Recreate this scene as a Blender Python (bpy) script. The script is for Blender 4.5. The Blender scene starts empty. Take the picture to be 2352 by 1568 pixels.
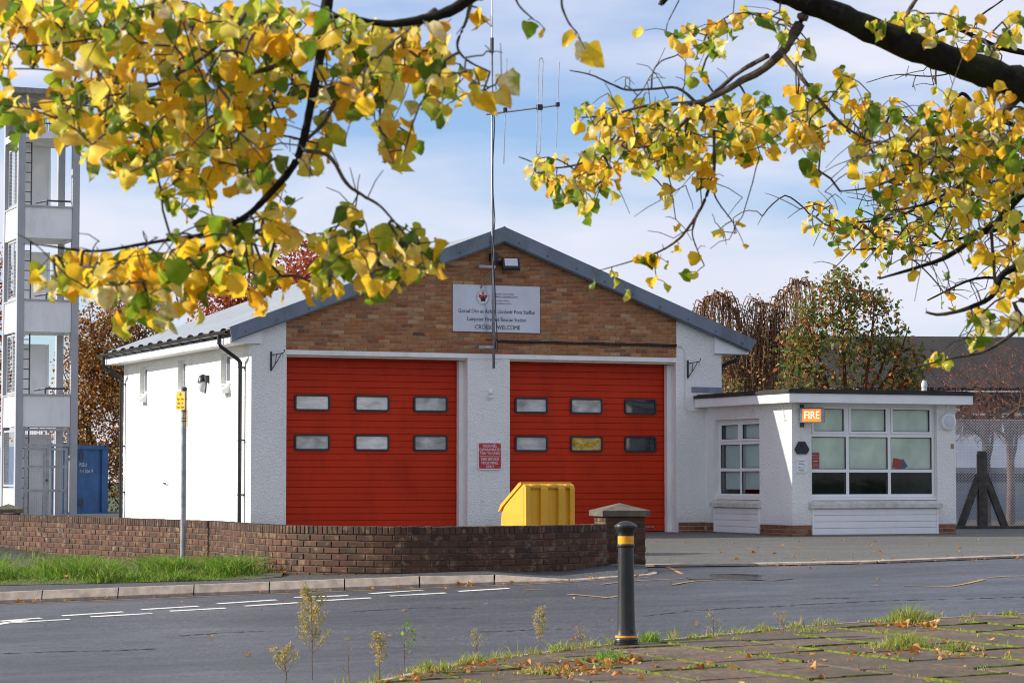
import bpy, bmesh, math, random
import numpy as np
from mathutils import Vector, Matrix
R = math.radians
SC = bpy.context.scene
COL = SC.collection
# ------------------------------------------------------------------ camera
CAM_H = 1.35
FPX, CX, CY = 5700.0, 1176.0, 784.0          # lens in units of a 2352 px wide frame
PITCH = math.atan((1098.0 - CY) / FPX)
cam_d = bpy.data.cameras.new('camera')
cam_d.sensor_width = 36.0
cam_d.lens = 36.0 * FPX / 2352.0
cam_d.clip_start = 0.1
cam_d.clip_end = 1500.0
cam_d.dof.use_dof = True
cam_d.dof.focus_distance = 44.0
cam_d.dof.aperture_fstop = 13.0
cam = bpy.data.objects.new('camera', cam_d)
COL.objects.link(cam)
cam.location = (0, 0, CAM_H)
cam.rotation_euler = (R(90) + PITCH, 0, 0)
SC.camera = cam
# ------------------------------------------------------------------ world: daylight sky with thin broken cloud
SUN_EL, SUN_AZ = R(26), R(271.5)               # azimuth clockwise from +Y: the sun stands to the left
world = bpy.data.worlds.new('World')
SC.world = world
world.use_nodes = True
wn = world.node_tree
wn.nodes.clear()
def wnode(t, **kw):
    n = wn.nodes.new(t)
    for k, v in kw.items(): setattr(n, k, v)
    return n
w_out = wnode('ShaderNodeOutputWorld'); w_bg = wnode('ShaderNodeBackground')
w_sky = wnode('ShaderNodeTexSky', sky_type='NISHITA', sun_disc=False, sun_elevation=SUN_EL, sun_rotation=SUN_AZ,
              altitude=120.0, air_density=1.0, dust_density=0.4, ozone_density=2.5)
w_tc = wnode('ShaderNodeTexCoord'); w_map = wnode('ShaderNodeMapping')
w_map.inputs['Scale'].default_value = (4.0, 4.0, 16.0)
w_map.inputs['Location'].default_value = (0.4, 0.0, 1.1)
w_no = wnode('ShaderNodeTexNoise'); w_no.inputs['Scale'].default_value = 1.0
w_no.inputs['Detail'].default_value = 5.0; w_no.inputs['Roughness'].default_value = 0.5
w_ramp = wnode('ShaderNodeValToRGB')
w_ramp.color_ramp.elements[0].position = 0.36; w_ramp.color_ramp.elements[0].color = (0.08, 0.08, 0.08, 1)
w_ramp.color_ramp.elements[1].position = 0.56; w_ramp.color_ramp.elements[1].color = (0.93, 0.93, 0.93, 1)
w_mix = wnode('ShaderNodeMixRGB'); w_mix.inputs['Color2'].default_value = (6.3, 6.75, 8.3, 1)
w_no2 = wnode('ShaderNodeTexNoise'); w_no2.inputs['Scale'].default_value = 2.3; w_no2.inputs['Detail'].default_value = 4.0
w_cl = wnode('ShaderNodeMixRGB'); w_cl.inputs['Color1'].default_value = (5.3, 5.55, 6.7, 1); w_cl.inputs['Color2'].default_value = (6.7, 6.75, 7.45, 1)
lk = wn.links.new
lk(w_tc.outputs['Generated'], w_map.inputs['Vector']); lk(w_map.outputs['Vector'], w_no.inputs['Vector'])
lk(w_map.outputs['Vector'], w_no2.inputs['Vector'])
lk(w_no.outputs['Fac'], w_ramp.inputs['Fac']); lk(w_ramp.outputs['Color'], w_mix.inputs['Fac'])
lk(w_no2.outputs['Fac'], w_cl.inputs['Fac']); lk(w_cl.outputs['Color'], w_mix.inputs['Color2'])
w_tint = wnode('ShaderNodeMixRGB', blend_type='MULTIPLY'); w_tint.inputs['Fac'].default_value = 1.0; w_tint.inputs['Color2'].default_value = (0.86, 0.98, 1.22, 1)
lk(w_sky.outputs['Color'], w_tint.inputs['Color1']); lk(w_tint.outputs['Color'], w_mix.inputs['Color1']); lk(w_mix.outputs['Color'], w_bg.inputs['Color'])
w_bg.inputs['Strength'].default_value = 0.10
lk(w_bg.outputs['Background'], w_out.inputs['Surface'])
# ------------------------------------------------------------------ sun
sun_d = bpy.data.lights.new('sun', 'SUN')
sun_d.energy = 4.8; sun_d.angle = R(0.55); sun_d.color = (1.0, 0.93, 0.82)
sun = bpy.data.objects.new('sun', sun_d); COL.objects.link(sun)
s_dir = Vector((math.sin(SUN_AZ) * math.cos(SUN_EL), math.cos(SUN_AZ) * math.cos(SUN_EL), math.sin(SUN_EL)))
sun.rotation_euler = s_dir.to_track_quat('Z', 'Y').to_euler()
sun.location = s_dir * 120
# ------------------------------------------------------------------ exposure and render settings
SC.view_settings.view_transform = 'Standard'; SC.view_settings.look = 'None'
SC.view_settings.exposure = 0.46; SC.view_settings.gamma = 1.0; SC.view_settings.use_curve_mapping = False
SC.render.engine = 'CYCLES'
SC.cycles.use_denoising = True
SC.cycles.filter_width = 1.05
SC.cycles.max_bounces = 8; SC.cycles.transparent_max_bounces = 12
SC.cycles.sample_clamp_indirect = 6.0

# ================================================================== helpers
rnd = random.Random(11)
FW = Vector((0, math.cos(PITCH), math.sin(PITCH))); UPV = Vector((0, -math.sin(PITCH), math.cos(PITCH)))
def at(x, y, Y):
    """the point at world depth Y that a survey mark (x, y) of the photograph stands for"""
    d = FW * FPX + Vector((1, 0, 0)) * (x - CX) + UPV * (CY - y)
    return Vector((0, 0, CAM_H)) + d * (Y / d.y)
PHI = R(23)
U = Vector((math.cos(PHI), math.sin(PHI), 0)); W = Vector((-math.sin(PHI), math.cos(PHI), 0))
FLOOR = 0.30
O = Vector((-4.747, 45.16, 0.0))             # front left corner of the station
def sta(a, b, z): return O + U * a + W * b + Vector((0, 0, z))
def lerp(a, b, t): return a + (b - a) * t
def interp(x, xs, ys): return float(np.interp(x, xs, ys))
TILT = 0.035                                 # the street falls to the left
def G(x, y):
    """height of road and yard: crossfall towards the station, street falling to the left"""
    z = interp(y, [0, 22, 29.5, 33, 37, 46, 60, 400], [-0.10, -0.10, 0.09, 0.10, 0.13, 0.29, 0.29, 0.2]) + TILT * (max(-25, min(25, x)) - 0.93) * interp(y, [31, 42], [1, 0])
    r4 = (((x - 2.75) / 1.9) ** 2 + ((y - 30.1) / 1.7) ** 2) ** 2          # shallow basin that holds the puddle
    return z + (0.150 - z) * math.exp(-r4) if r4 < 8 else z
def PZ(x): return TILT * (x - 0.93)          # near pavement

class MB:
    """collects faces; build() links them as one mesh object"""
    def __init__(s): s.v = []; s.f = []; s.uv = None
    def add(s, vs, fs):
        n = len(s.v); s.v += [tuple(v) for v in vs]; s.f += [tuple(n + i for i in f) for f in fs]; return s
    def box(s, x0, x1, y0, y1, z0, z1, M=None):
        vs = [Vector((x, y, z)) for z in (z0, z1) for y in (y0, y1) for x in (x0, x1)]
        if M is not None: vs = [M @ v for v in vs]
        return s.add(vs, [(0, 2, 3, 1), (4, 5, 7, 6), (0, 1, 5, 4), (1, 3, 7, 5), (3, 2, 6, 7), (2, 0, 4, 6)])
    def cbox(s, x0, x1, y0, y1, z0, z1, c=0.004, M=None):
        """box with its front (-y) edges chamfered"""
        a = [(x0, y1, z0), (x1, y1, z0), (x1, y1, z1), (x0, y1, z1)]
        b = [(x0, y0 + c, z0), (x1, y0 + c, z0), (x1, y0 + c, z1), (x0, y0 + c, z1)]
        d = [(x0 + c, y0, z0 + c), (x1 - c, y0, z0 + c), (x1 - c, y0, z1 - c), (x0 + c, y0, z1 - c)]
        vs = [Vector(p) for p in a + b + d]
        if M is not None: vs = [M @ v for v in vs]
        fs = [(0, 3, 2, 1), (8, 9, 10, 11)]
        for o in (0, 4):
            for i in range(4):
                j = (i + 1) % 4; fs.append((o + i, o + j, o + 4 + j, o + 4 + i))
        return s.add(vs, fs)
    def prism(s, pts, off, M=None):
        """polygon extruded by a vector"""
        n = len(pts); off = Vector(off)
        vs = [Vector(p) for p in pts] + [Vector(p) + off for p in pts]
        if M is not None: vs = [M @ v for v in vs]
        return s.add(vs, [tuple(range(n - 1, -1, -1)), tuple(range(n, 2 * n))] + [(i, (i + 1) % n, n + (i + 1) % n, n + i) for i in range(n)])
    def tube(s, pts, rad, n=6, cap=True):
        pts = [Vector(p) for p in pts]
        if not hasattr(rad, '__len__'): rad = [rad] * len(pts)
        base = len(s.v); up = Vector((0, 0, 1))
        for i, p in enumerate(pts):
            t = (pts[min(i + 1, len(pts) - 1)] - pts[max(i - 1, 0)])
            if t.length < 1e-9: t = Vector((0, 0, 1))
            t.normalize()
            a = t.cross(up if abs(t.z) < 0.92 else Vector((1, 0, 0))).normalized(); b = t.cross(a)
            for k in range(n):
                an = 2 * math.pi * k / n
                s.v.append(tuple(p + (a * math.cos(an) + b * math.sin(an)) * rad[i]))
        for i in range(len(pts) - 1):
            for k in range(n):
                k2 = (k + 1) % n
                s.f.append((base + i * n + k, base + i * n + k2, base + (i + 1) * n + k2, base + (i + 1) * n + k))
        if cap:
            s.f.append(tuple(base + k for k in range(n - 1, -1, -1)))
            s.f.append(tuple(base + (len(pts) - 1) * n + k for k in range(n)))
        return s
    def lathe(s, prof, n=24, M=None):
        base = len(s.v)
        for r, z in prof:
            for k in range(n):
                a = 2 * math.pi * k / n; v = Vector((r * math.cos(a), r * math.sin(a), z))
                s.v.append(tuple(M @ v if M is not None else v))
        for i in range(len(prof) - 1):
            for k in range(n):
                k2 = (k + 1) % n
                s.f.append((base + i * n + k, base + i * n + k2, base + (i + 1) * n + k2, base + (i + 1) * n + k))
        s.f.append(tuple(base + k for k in range(n - 1, -1, -1)))
        s.f.append(tuple(base + (len(prof) - 1) * n + k for k in range(n)))
        return s
    def frame(s, x0, x1, z0, z1, t, y0, y1, M=None):
        """rectangular ring in the xz plane"""
        s.box(x0, x1, y0, y1, z0, z0 + t, M); s.box(x0, x1, y0, y1, z1 - t, z1, M)
        s.box(x0, x0 + t, y0, y1, z0 + t, z1 - t, M); s.box(x1 - t, x1, y0, y1, z0 + t, z1 - t, M)
        return s
    def mesh(s, name):
        me = bpy.data.meshes.new(name); me.from_pydata(s.v, [], s.f); me.update(); return me
    def build(s, name, mat, parent=None, smooth=False, kind=None):
        me = s.mesh(name)
        if mat is not None: me.materials.append(mat)
        if smooth:
            me.polygons.foreach_set('use_smooth', [True] * len(me.polygons))
            if smooth != 'all': me.set_sharp_from_angle(angle=R(smooth if smooth is not True else 40))
        return link(name, me, parent, kind)
def link(name, data, parent=None, kind=None):
    o = bpy.data.objects.new(name, data); COL.objects.link(o)
    if parent is not None: o.parent = parent
    if kind: o['kind'] = kind
    return o
def tag(o, label, cat=None, group=None, kind=None):
    o['label'] = label
    if cat: o['category'] = cat
    if group: o['group'] = group
    if kind: o['kind'] = kind
    return o
def thing(name, label, cat, loc=(0, 0, 0), rz=0.0, group=None):
    o = bpy.data.objects.new(name, None); COL.objects.link(o)
    o.location = loc; o.rotation_euler = (0, 0, rz); o.empty_display_size = 0.2
    return tag(o, label, cat, group)
def on_station(name, label, cat, a, b, z, group=None): return thing(name, label, cat, sta(a, b, z), PHI, group)
def struct(o, label=None):
    o['kind'] = 'structure'
    if label: o['label'] = label
    return o
def shared(name, me, parent, loc, rz=0.0, kind=None, scale=None, rot=None):
    o = link(name, me, parent, kind); o.location = loc
    o.rotation_euler = rot if rot is not None else (0, 0, rz)
    if scale is not None: o.scale = scale
    return o
def lettering(body, size, loc, parent, mat, align='CENTER', off=0.0, space=1.0, sx=1.0, rot=(R(90), 0, 0), name='lettering'):
    cu = bpy.data.curves.new(name, 'FONT'); cu.body = body; cu.size = size; cu.align_x = align; cu.align_y = 'CENTER'
    cu.extrude = 0.001; cu.offset = off; cu.space_character = space; cu.resolution_u = 3
    cu.materials.append(mat)
    tmp = bpy.data.objects.new(name, cu); COL.objects.link(tmp)
    me = bpy.data.meshes.new_from_object(tmp.evaluated_get(bpy.context.evaluated_depsgraph_get()))
    bpy.data.objects.remove(tmp); me.name = name
    if not me.materials: me.materials.append(mat)
    o = link(name, me, parent); o.location = loc; o.rotation_euler = rot; o.scale = (sx, 1, 1)
    return o

# ================================================================== materials
class NT:
    def __init__(s, name):
        s.m = bpy.data.materials.new(name); s.m.use_nodes = True; s.t = s.m.node_tree; s.t.nodes.clear()
        s.out = s.n('ShaderNodeOutputMaterial')
    def n(s, t, **kw):
        x = s.t.nodes.new(t)
        for k, v in kw.items():
            if k.startswith('i_'):
                x.inputs[k[2:].replace('_', ' ')].default_value = v
            else: setattr(x, k, v)
        return x
    def l(s, a, b): s.t.links.new(a, b)
    def noise(s, vec, scale, detail=3.0, rough=0.5):
        x = s.n('ShaderNodeTexNoise'); x.inputs['Scale'].default_value = scale; x.inputs['Detail'].default_value = detail
        x.inputs['Roughness'].default_value = rough
        if vec is not None: s.l(vec, x.inputs['Vector'])
        return x.outputs['Fac']
    def ramp(s, fac, stops, interp='LINEAR'):
        x = s.n('ShaderNodeValToRGB'); r = x.color_ramp; r.interpolation = interp
        while len(r.elements) < len(stops): r.elements.new(0.5)
        for e, (p, c) in zip(r.elements, stops):
            e.position = p; e.color = (*c, 1) if len(c) == 3 else c
        s.l(fac, x.inputs['Fac']); return x.outputs['Color']
    def mix(s, fac, a, b, mode='MIX'):
        x = s.n('ShaderNodeMixRGB', blend_type=mode)
        for inp, v in (('Fac', fac), ('Color1', a), ('Color2', b)):
            if isinstance(v, (int, float)): x.inputs[inp].default_value = v
            elif isinstance(v, tuple): x.inputs[inp].default_value = (*v[:3], 1)
            else: s.l(v, x.inputs[inp])
        return x.outputs['Color']
    def math(s, op, a, b=0.0):
        x = s.n('ShaderNodeMath', operation=op)
        for i, v in enumerate((a, b)):
            if isinstance(v, (int, float)): x.inputs[i].default_value = v
            else: s.l(v, x.inputs[i])
        return x.outputs[0]
    def bump(s, h, strength, dist):
        x = s.n('ShaderNodeBump'); x.inputs['Strength'].default_value = strength; x.inputs['Distance'].default_value = dist
        s.l(h, x.inputs['Height']); return x.outputs['Normal']
    def pos(s): return s.n('ShaderNodeNewGeometry').outputs['Position']
    def obj(s): return s.n('ShaderNodeTexCoord').outputs['Object']
    def pr(s, color, rough=0.6, normal=None, metal=0.0, spec=0.5, emit=None, es=0.0):
        p = s.n('ShaderNodeBsdfPrincipled')
        for inp, v in (('Base Color', color), ('Roughness', rough), ('Metallic', metal), ('Specular IOR Level', spec)):
            if isinstance(v, (int, float)): p.inputs[inp].default_value = v
            elif isinstance(v, tuple): p.inputs[inp].default_value = (*v[:3], 1)
            else: s.l(v, p.inputs[inp])
        if normal is not None: s.l(normal, p.inputs['Normal'])
        if emit is not None:
            p.inputs['Emission Color'].default_value = (*emit, 1); p.inputs['Emission Strength'].default_value = es
        s.l(p.outputs[0], s.out.inputs['Surface']); s.p = p
        return s.m
    def stretched(s, vec, sc):
        x = s.n('ShaderNodeMapping'); x.inputs['Scale'].default_value = sc; s.l(vec, x.inputs['Vector']); return x.outputs['Vector']
    def rand(s):
        """a random number per object and per loose piece"""
        a = s.n('ShaderNodeObjectInfo').outputs['Random']; b = s.n('ShaderNodeNewGeometry').outputs['Random Per Island']
        return s.math('FRACT', s.math('ADD', a, b))

def plain(name, col, rough=0.5, var=0.12, scale=6.0, bump=0.0, bscale=60.0, metal=0.0, spec=0.5, dirt=None, bdist=0.004):
    t = NT(name); p = t.pos(); f = t.noise(p, scale, 4.0)
    lo = tuple(c * (1 - var) for c in col); hi = tuple(min(1, c * (1 + var)) for c in col)
    c = t.ramp(f, [(0.3, lo), (0.7, hi)])
    if dirt:
        d = t.noise(t.stretched(p, (1, 1, 0.35)), 2.2, 6.0, 0.65)
        c = t.mix(t.ramp(d, [(0.5, (0, 0, 0)), (0.75, (dirt[3],) * 3)]), c, dirt[:3])
    nrm = t.bump(t.noise(p, bscale, 3.0), bump, bdist) if bump else None
    return t.pr(c, rough, nrm, metal, spec)

def m_roughcast(name, col=(0.87, 0.855, 0.815)):
    t = NT(name); p = t.pos()
    v = t.n('ShaderNodeTexVoronoi', feature='F1'); v.inputs['Scale'].default_value = 34.0; v.inputs['Randomness'].default_value = 1.0
    t.l(p, v.inputs['Vector'])
    h = t.math('ADD', t.math('MULTIPLY', v.outputs['Distance'], 0.8), t.noise(p, 24.0, 4.0, 0.65))
    c = t.ramp(t.noise(p, 0.9, 5.0, 0.6), [(0.3, tuple(x * 0.93 for x in col)), (0.65, col)])
    st = t.noise(t.stretched(p, (1.6, 1.6, 0.22)), 2.0, 5.0, 0.7)
    c = t.mix(t.ramp(st, [(0.57, (0, 0, 0)), (0.8, (0.38,) * 3)]), c, (0.44, 0.43, 0.38))
    sp = t.noise(p, 26.0, 2.0, 0.5)
    c = t.mix(t.ramp(sp, [(0.70, (0, 0, 0)), (0.78, (0.5,) * 3)]), c, (0.33, 0.32, 0.28))
    # grime creeping up from the ground
    sx = t.n('ShaderNodeSeparateXYZ'); t.l(p, sx.inputs[0])
    gz = t.math('ADD', sx.outputs['Z'], t.math('MULTIPLY', t.noise(p, 3.0, 4.0), 0.5))
    c = t.mix(t.ramp(gz, [(0.62, (0.40,) * 3), (1.0, (0, 0, 0))]), c, (0.40, 0.40, 0.33))
    return t.pr(c, 0.85, t.bump(h, 0.8, 0.018), spec=0.25)

def m_brick(name, stops, rough=0.8, eff=0.0, moss=False):
    t = NT(name); p = t.pos(); c = t.ramp(t.rand(), stops)
    c = t.mix(t.ramp(t.noise(p, 42.0, 4.0, 0.6), [(0.35, (0.0,) * 3), (0.7, (0.38,) * 3)]), c, (0.085, 0.05, 0.035))
    c = t.mix(t.ramp(t.noise(p, 9.0, 3.0), [(0.55, (0, 0, 0)), (0.72, (0.30,) * 3)]), c, (0.50, 0.36, 0.20))
    if eff:
        c = t.mix(t.ramp(t.noise(p, 4.3, 6.0, 0.75), [(0.60, (0, 0, 0)), (0.74, (eff,) * 3)]), c, (0.62, 0.56, 0.48))
    if moss:
        c = t.mix(t.ramp(t.noise(p, 2.7, 5.0, 0.7), [(0.52, (0, 0, 0)), (0.70, (0.8,) * 3)]), c, (0.035, 0.03, 0.02))  # algae, made darker to carry some of the wall's shade in its colour
    return t.pr(c, rough, t.bump(t.noise(p, 90.0, 4.0, 0.65), 0.5, 0.004), spec=0.3)

def m_asphalt(name, col, rlo, rhi, blot=0.35, brown=0.0, cracks=True, grain=1.0):
    t = NT(name); p = t.pos()
    g = t.noise(p, 34.0, 4.0, 0.8)
    c = t.ramp(g, [(0.36, tuple(x * 0.35 for x in col)), (0.50, col), (0.64, tuple(min(1, x * 2.8) for x in col))])
    g2 = t.noise(t.stretched(p, (1.0, 0.16, 1.0)), 26.0, 4.0, 0.75)
    c = t.mix(1.0, c, t.ramp(g2, [(0.34, (1 - .42 * grain,) * 3), (0.5, (0.97,) * 3), (0.66, (1 + .55 * grain,) * 3)]), 'MULTIPLY')
    b = t.noise(t.stretched(p, (0.5, 0.9, 1)), 0.7, 6.0, 0.65)
    c = t.mix(t.ramp(b, [(0.35, (0, 0, 0)), (0.7, (blot,) * 3)]), c, tuple(x * 0.55 for x in col))
    if brown:
        c = t.mix(t.ramp(t.noise(p, 1.6, 6.0, 0.7), [(0.48, (0, 0, 0)), (0.7, (brown,) * 3)]), c, (0.11, 0.075, 0.045))
    wv = t.n('ShaderNodeTexVoronoi', feature='F1'); wv.inputs['Scale'].default_value = 46.0; t.l(p, wv.inputs['Vector'])
    c = t.mix(t.ramp(wv.outputs['Distance'], [(0.10, (0.75,) * 3), (0.24, (0, 0, 0))]), c, tuple(min(1, x * 4.2) for x in col))
    if cracks:
        tr1 = t.noise(t.stretched(p, (0.12, 0.9, 1)), 1.0, 3.0)
        c = t.mix(t.ramp(tr1, [(0.42, (0.5,) * 3), (0.58, (0, 0, 0))]), c, tuple(x * 0.5 for x in col), 'MIX')
        d = t.noise(t.stretched(p, (0.22, 1.0, 1)), 1.1, 7.0, 0.72)
        k = t.math('ABSOLUTE', t.math('SUBTRACT', d, 0.5))
        c = t.mix(t.ramp(k, [(0.0, (0.95,) * 3), (0.016, (0, 0, 0))]), c, (0.008, 0.008, 0.009))
    r = t.ramp(t.math('ADD', t.math('MULTIPLY', b, 0.55), t.math('MULTIPLY', g2, 0.45)), [(0.35, (rlo,) * 3), (0.65, (rhi,) * 3)])
    return t.pr(c, r, t.bump(g, 0.5, 0.010), spec=0.45)

def m_leaf(name, stops, trans=0.45, mixn=0.35, rough=0.55, veins=False, nscale=22.0):
    t = NT(name); r = t.rand(); o = t.obj()
    rr = t.math('FRACT', t.math('ADD', r, t.math('MULTIPLY', t.noise(t.pos(), nscale, 2.0), mixn)))
    c = t.ramp(rr, stops)
    if veins:
        c = t.mix(t.ramp(t.noise(t.pos(), 130.0, 3.0), [(0.55, (0, 0, 0)), (0.75, (0.45,) * 3)]), c, (0.30, 0.13, 0.03))
    d = t.n('ShaderNodeBsdfPrincipled'); d.inputs['Roughness'].default_value = rough; d.inputs['Specular IOR Level'].default_value = 0.35
    tr = t.n('ShaderNodeBsdfTranslucent'); mx = t.n('ShaderNodeMixShader'); mx.inputs['Fac'].default_value = trans
    t.l(c, d.inputs['Base Color']); t.l(c, tr.inputs['Color'])
    t.l(d.outputs[0], mx.inputs[1]); t.l(tr.outputs[0], mx.inputs[2]); t.l(mx.outputs[0], t.out.inputs['Surface'])
    return t.m

def m_bark(name, a, b, moss=None):
    t = NT(name); p = t.pos(); n = t.noise(p, 30.0, 5.0, 0.7)
    c = t.ramp(n, [(0.35, a), (0.65, b)])
    if moss: c = t.mix(t.ramp(t.noise(p, 6.0, 4.0), [(0.52, (0, 0, 0)), (0.66, (0.8,) * 3)]), c, moss)
    return t.pr(c, 0.9, t.bump(n, 0.8, 0.01), spec=0.2)

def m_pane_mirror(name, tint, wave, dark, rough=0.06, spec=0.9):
    """wavy door glazing: pale or dark reflections put into its base colour, under real gloss"""
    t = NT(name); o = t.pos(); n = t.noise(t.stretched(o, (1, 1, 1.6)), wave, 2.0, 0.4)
    c = t.ramp(t.noise(o, 3.2, 2.0), [(0.35, tuple(x * dark for x in tint)), (0.65, tint)])  # reflection tones mixed into the base colour
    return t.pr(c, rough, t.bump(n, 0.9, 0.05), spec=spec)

def m_glass(name, tint=(0.93, 0.98, 0.97)):
    t = NT(name); tr = t.n('ShaderNodeBsdfTransparent'); tr.inputs['Color'].default_value = (*tint, 1)
    gl = t.n('ShaderNodeBsdfGlossy'); gl.inputs['Roughness'].default_value = 0.03
    nr = t.bump(t.noise(t.pos(), 2.2, 2.0), 0.08, 0.01); t.l(nr, gl.inputs['Normal'])
    fr = t.n('ShaderNodeFresnel'); fr.inputs['IOR'].default_value = 1.38
    mx = t.n('ShaderNodeMixShader'); t.l(fr.outputs[0], mx.inputs['Fac'])
    t.l(tr.outputs[0], mx.inputs[1]); t.l(gl.outputs[0], mx.inputs[2]); t.l(mx.outputs[0], t.out.inputs['Surface'])
    return t.m

MT = {}
MT['roughcast'] = m_roughcast('roughcast_white')
MT['white'] = plain('white_paint', (0.84, 0.83, 0.80), 0.45, 0.05, 3.0, dirt=(0.42, 0.41, 0.36, 0.35))
MT['upvc'] = plain('white_plastic', (0.85, 0.845, 0.83), 0.3, 0.03, 3.0, dirt=(0.5, 0.49, 0.44, 0.2))
MT['cream'] = plain('cream_strip', (0.60, 0.55, 0.44), 0.6, 0.1, 8.0)
MT['sill'] = plain('sill_stone', (0.60, 0.58, 0.53), 0.8, 0.15, 9.0, 0.3, 60.0, dirt=(0.30, 0.29, 0.24, 0.5))
MT['gable_brick'] = m_brick('buff_brick', [(0.0, (0.34, 0.11, 0.036)), (0.2, (0.45, 0.18, 0.062)), (0.42, (0.38, 0.135, 0.045)), (0.62, (0.53, 0.25, 0.095)), (0.8, (0.25, 0.078, 0.03)), (0.92, (0.56, 0.33, 0.15)), (1.0, (0.15, 0.06, 0.03))])
MT['wall_brick'] = m_brick('brown_brick', [(0.0, (0.085, 0.034, 0.018)), (0.3, (0.115, 0.047, 0.025)), (0.6, (0.052, 0.023, 0.014)), (0.85, (0.135, 0.064, 0.034)), (1.0, (0.038, 0.02, 0.014))], eff=0.4, moss=True)
MT['coping_brick'] = m_brick('coping_brick', [(0.0, (0.06, 0.03, 0.02)), (0.4, (0.10, 0.052, 0.034)), (0.7, (0.035, 0.02, 0.015)), (1.0, (0.13, 0.068, 0.04))], moss=True)
MT['plinth_brick'] = m_brick('plinth_brick', [(0.0, (0.22, 0.085, 0.04)), (0.5, (0.30, 0.13, 0.055)), (1.0, (0.15, 0.06, 0.035))])
MT['mortar'] = plain('mortar', (0.46, 0.41, 0.35), 0.9, 0.2, 20.0, 0.4, 90.0)
MT['old_mortar'] = plain('old_mortar', (0.105, 0.085, 0.064), 0.95, 0.35, 12.0, 0.4, 90.0)
MT['door_red'] = plain('red_door', (0.56, 0.032, 0.005), 0.5, 0.08, 1.3, 0.15, 240.0, spec=0.18, dirt=(0.24, 0.018, 0.006, 0.45), bdist=0.002)
MT['door_gap'] = plain('door_gap', (0.05, 0.006, 0.004), 0.7)
MT['rubber'] = plain('black_rubber', (0.018, 0.018, 0.02), 0.45, 0.2)
MT['black'] = plain('black_metal', (0.012, 0.012, 0.014), 0.4, 0.2)
MT['black_pipe'] = plain('black_pipe', (0.016, 0.016, 0.018), 0.28, 0.2, dirt=(0.10, 0.10, 0.09, 0.3))
MT['roof'] = plain('roof_sheet', (0.42, 0.45, 0.47), 0.45, 0.08, 1.0, dirt=(0.25, 0.26, 0.24, 0.4))
MT['flash'] = plain('verge_flashing', (0.155, 0.19, 0.235), 0.42, 0.07, 2.0, dirt=(0.05, 0.06, 0.06, 0.75))
MT['filler'] = plain('foam_filler', (0.13, 0.06, 0.035), 0.9, 0.5, 30.0)
MT['lead'] = plain('lead_sheet', (0.20, 0.21, 0.25), 0.5, 0.2, 6.0)
MT['bitumen'] = plain('bitumen_felt', (0.022, 0.021, 0.021), 0.75, 0.4, 3.0, 0.4, 120.0, dirt=(0.03, 0.04, 0.012, 0.7))
MT['galv'] = plain('galvanised', (0.34, 0.35, 0.37), 0.42, 0.2, 9.0, metal=0.6)
MT['alu'] = plain('aluminium', (0.55, 0.54, 0.55), 0.35, 0.15, 9.0, metal=0.8)
MT['tower_grey'] = plain('tower_frame_paint', (0.40, 0.41, 0.43), 0.55, 0.06, 2.0, dirt=(0.17, 0.17, 0.17, 0.4))
MT['tower_white'] = plain('tower_panel_paint', (0.86, 0.86, 0.85), 0.6, 0.05, 1.5, 0.2, 40.0, dirt=(0.40, 0.40, 0.38, 0.35))
MT['dark_steel'] = plain('dark_steel', (0.07, 0.07, 0.08), 0.5, 0.2)
MT['concrete'] = plain('concrete', (0.27, 0.25, 0.22), 0.9, 0.25, 7.0, 0.5, 70.0, dirt=(0.08, 0.075, 0.05, 0.8))
MT['cap_stone'] = plain('cap_stone', (0.12, 0.10, 0.072), 0.9, 0.35, 9.0, 0.5, 70.0, dirt=(0.05, 0.045, 0.03, 0.85))
MT['dark_concrete'] = plain('weathered_concrete', (0.07, 0.063, 0.055), 0.95, 0.4, 8.0, 0.5, 60.0)
MT['kerb'] = plain('kerb_concrete', (0.40, 0.32, 0.25), 0.85, 0.25, 9.0, 0.6, 60.0, dirt=(0.13, 0.105, 0.08, 0.5))
MT['blue'] = plain('container_blue', (0.045, 0.14, 0.32), 0.5, 0.2, 3.0, dirt=(0.05, 0.07, 0.11, 0.5))
MT['grit'] = plain('yellow_plastic', (0.72, 0.37, 0.012), 0.5, 0.08, 2.5, 0.1, 30.0, dirt=(0.26, 0.19, 0.03, 0.55))
MT['bollard'] = plain('bollard_black', (0.016, 0.016, 0.017), 0.36, 0.3, 9.0, dirt=(0.10, 0.10, 0.09, 0.25))
MT['bollard_band'] = plain('reflective_band', (0.83, 0.36, 0.01), 0.35, 0.12, 25.0)
MT['sign_yellow'] = plain('sign_yellow', (0.83, 0.47, 0.01), 0.4, 0.05)
MT['sign_red'] = plain('sign_red', (0.50, 0.025, 0.02), 0.4, 0.08)
MT['sign_white'] = plain('sign_white', (0.80, 0.80, 0.82), 0.4, 0.03)
MT['ink'] = plain('ink', (0.02, 0.02, 0.022), 0.5, 0.1)
MT['grey_ink'] = plain('grey_ink', (0.22, 0.21, 0.20), 0.5, 0.1)
MT['ink_brown'] = plain('ink_brown', (0.22, 0.10, 0.005), 0.5, 0.1)
MT['silver_sign'] = plain('brushed_sign', (0.56, 0.58, 0.64), 0.22, 0.10, 1.6, metal=0.15, spec=0.6)
MT['blind'] = plain('roller_blind', (0.66, 0.78, 0.75), 0.8, 0.06, 2.0)
MT['wall_reflection'] = plain('wall_reflection_tint', (0.78, 0.83, 0.70), 0.8, 0.14, 3.0, 0.5, 40.0)  # tint that holds the roughcast wall mirrored in the glass
MT['room'] = plain('dark_room', (0.055, 0.05, 0.045), 0.9, 0.4, 3.0)
MT['plastic_lamp'] = plain('lamp_plastic', (0.62, 0.64, 0.66), 0.3, 0.05)
MT['road'] = m_asphalt('road_asphalt', (0.048, 0.048, 0.050), 0.27, 0.56)
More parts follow.
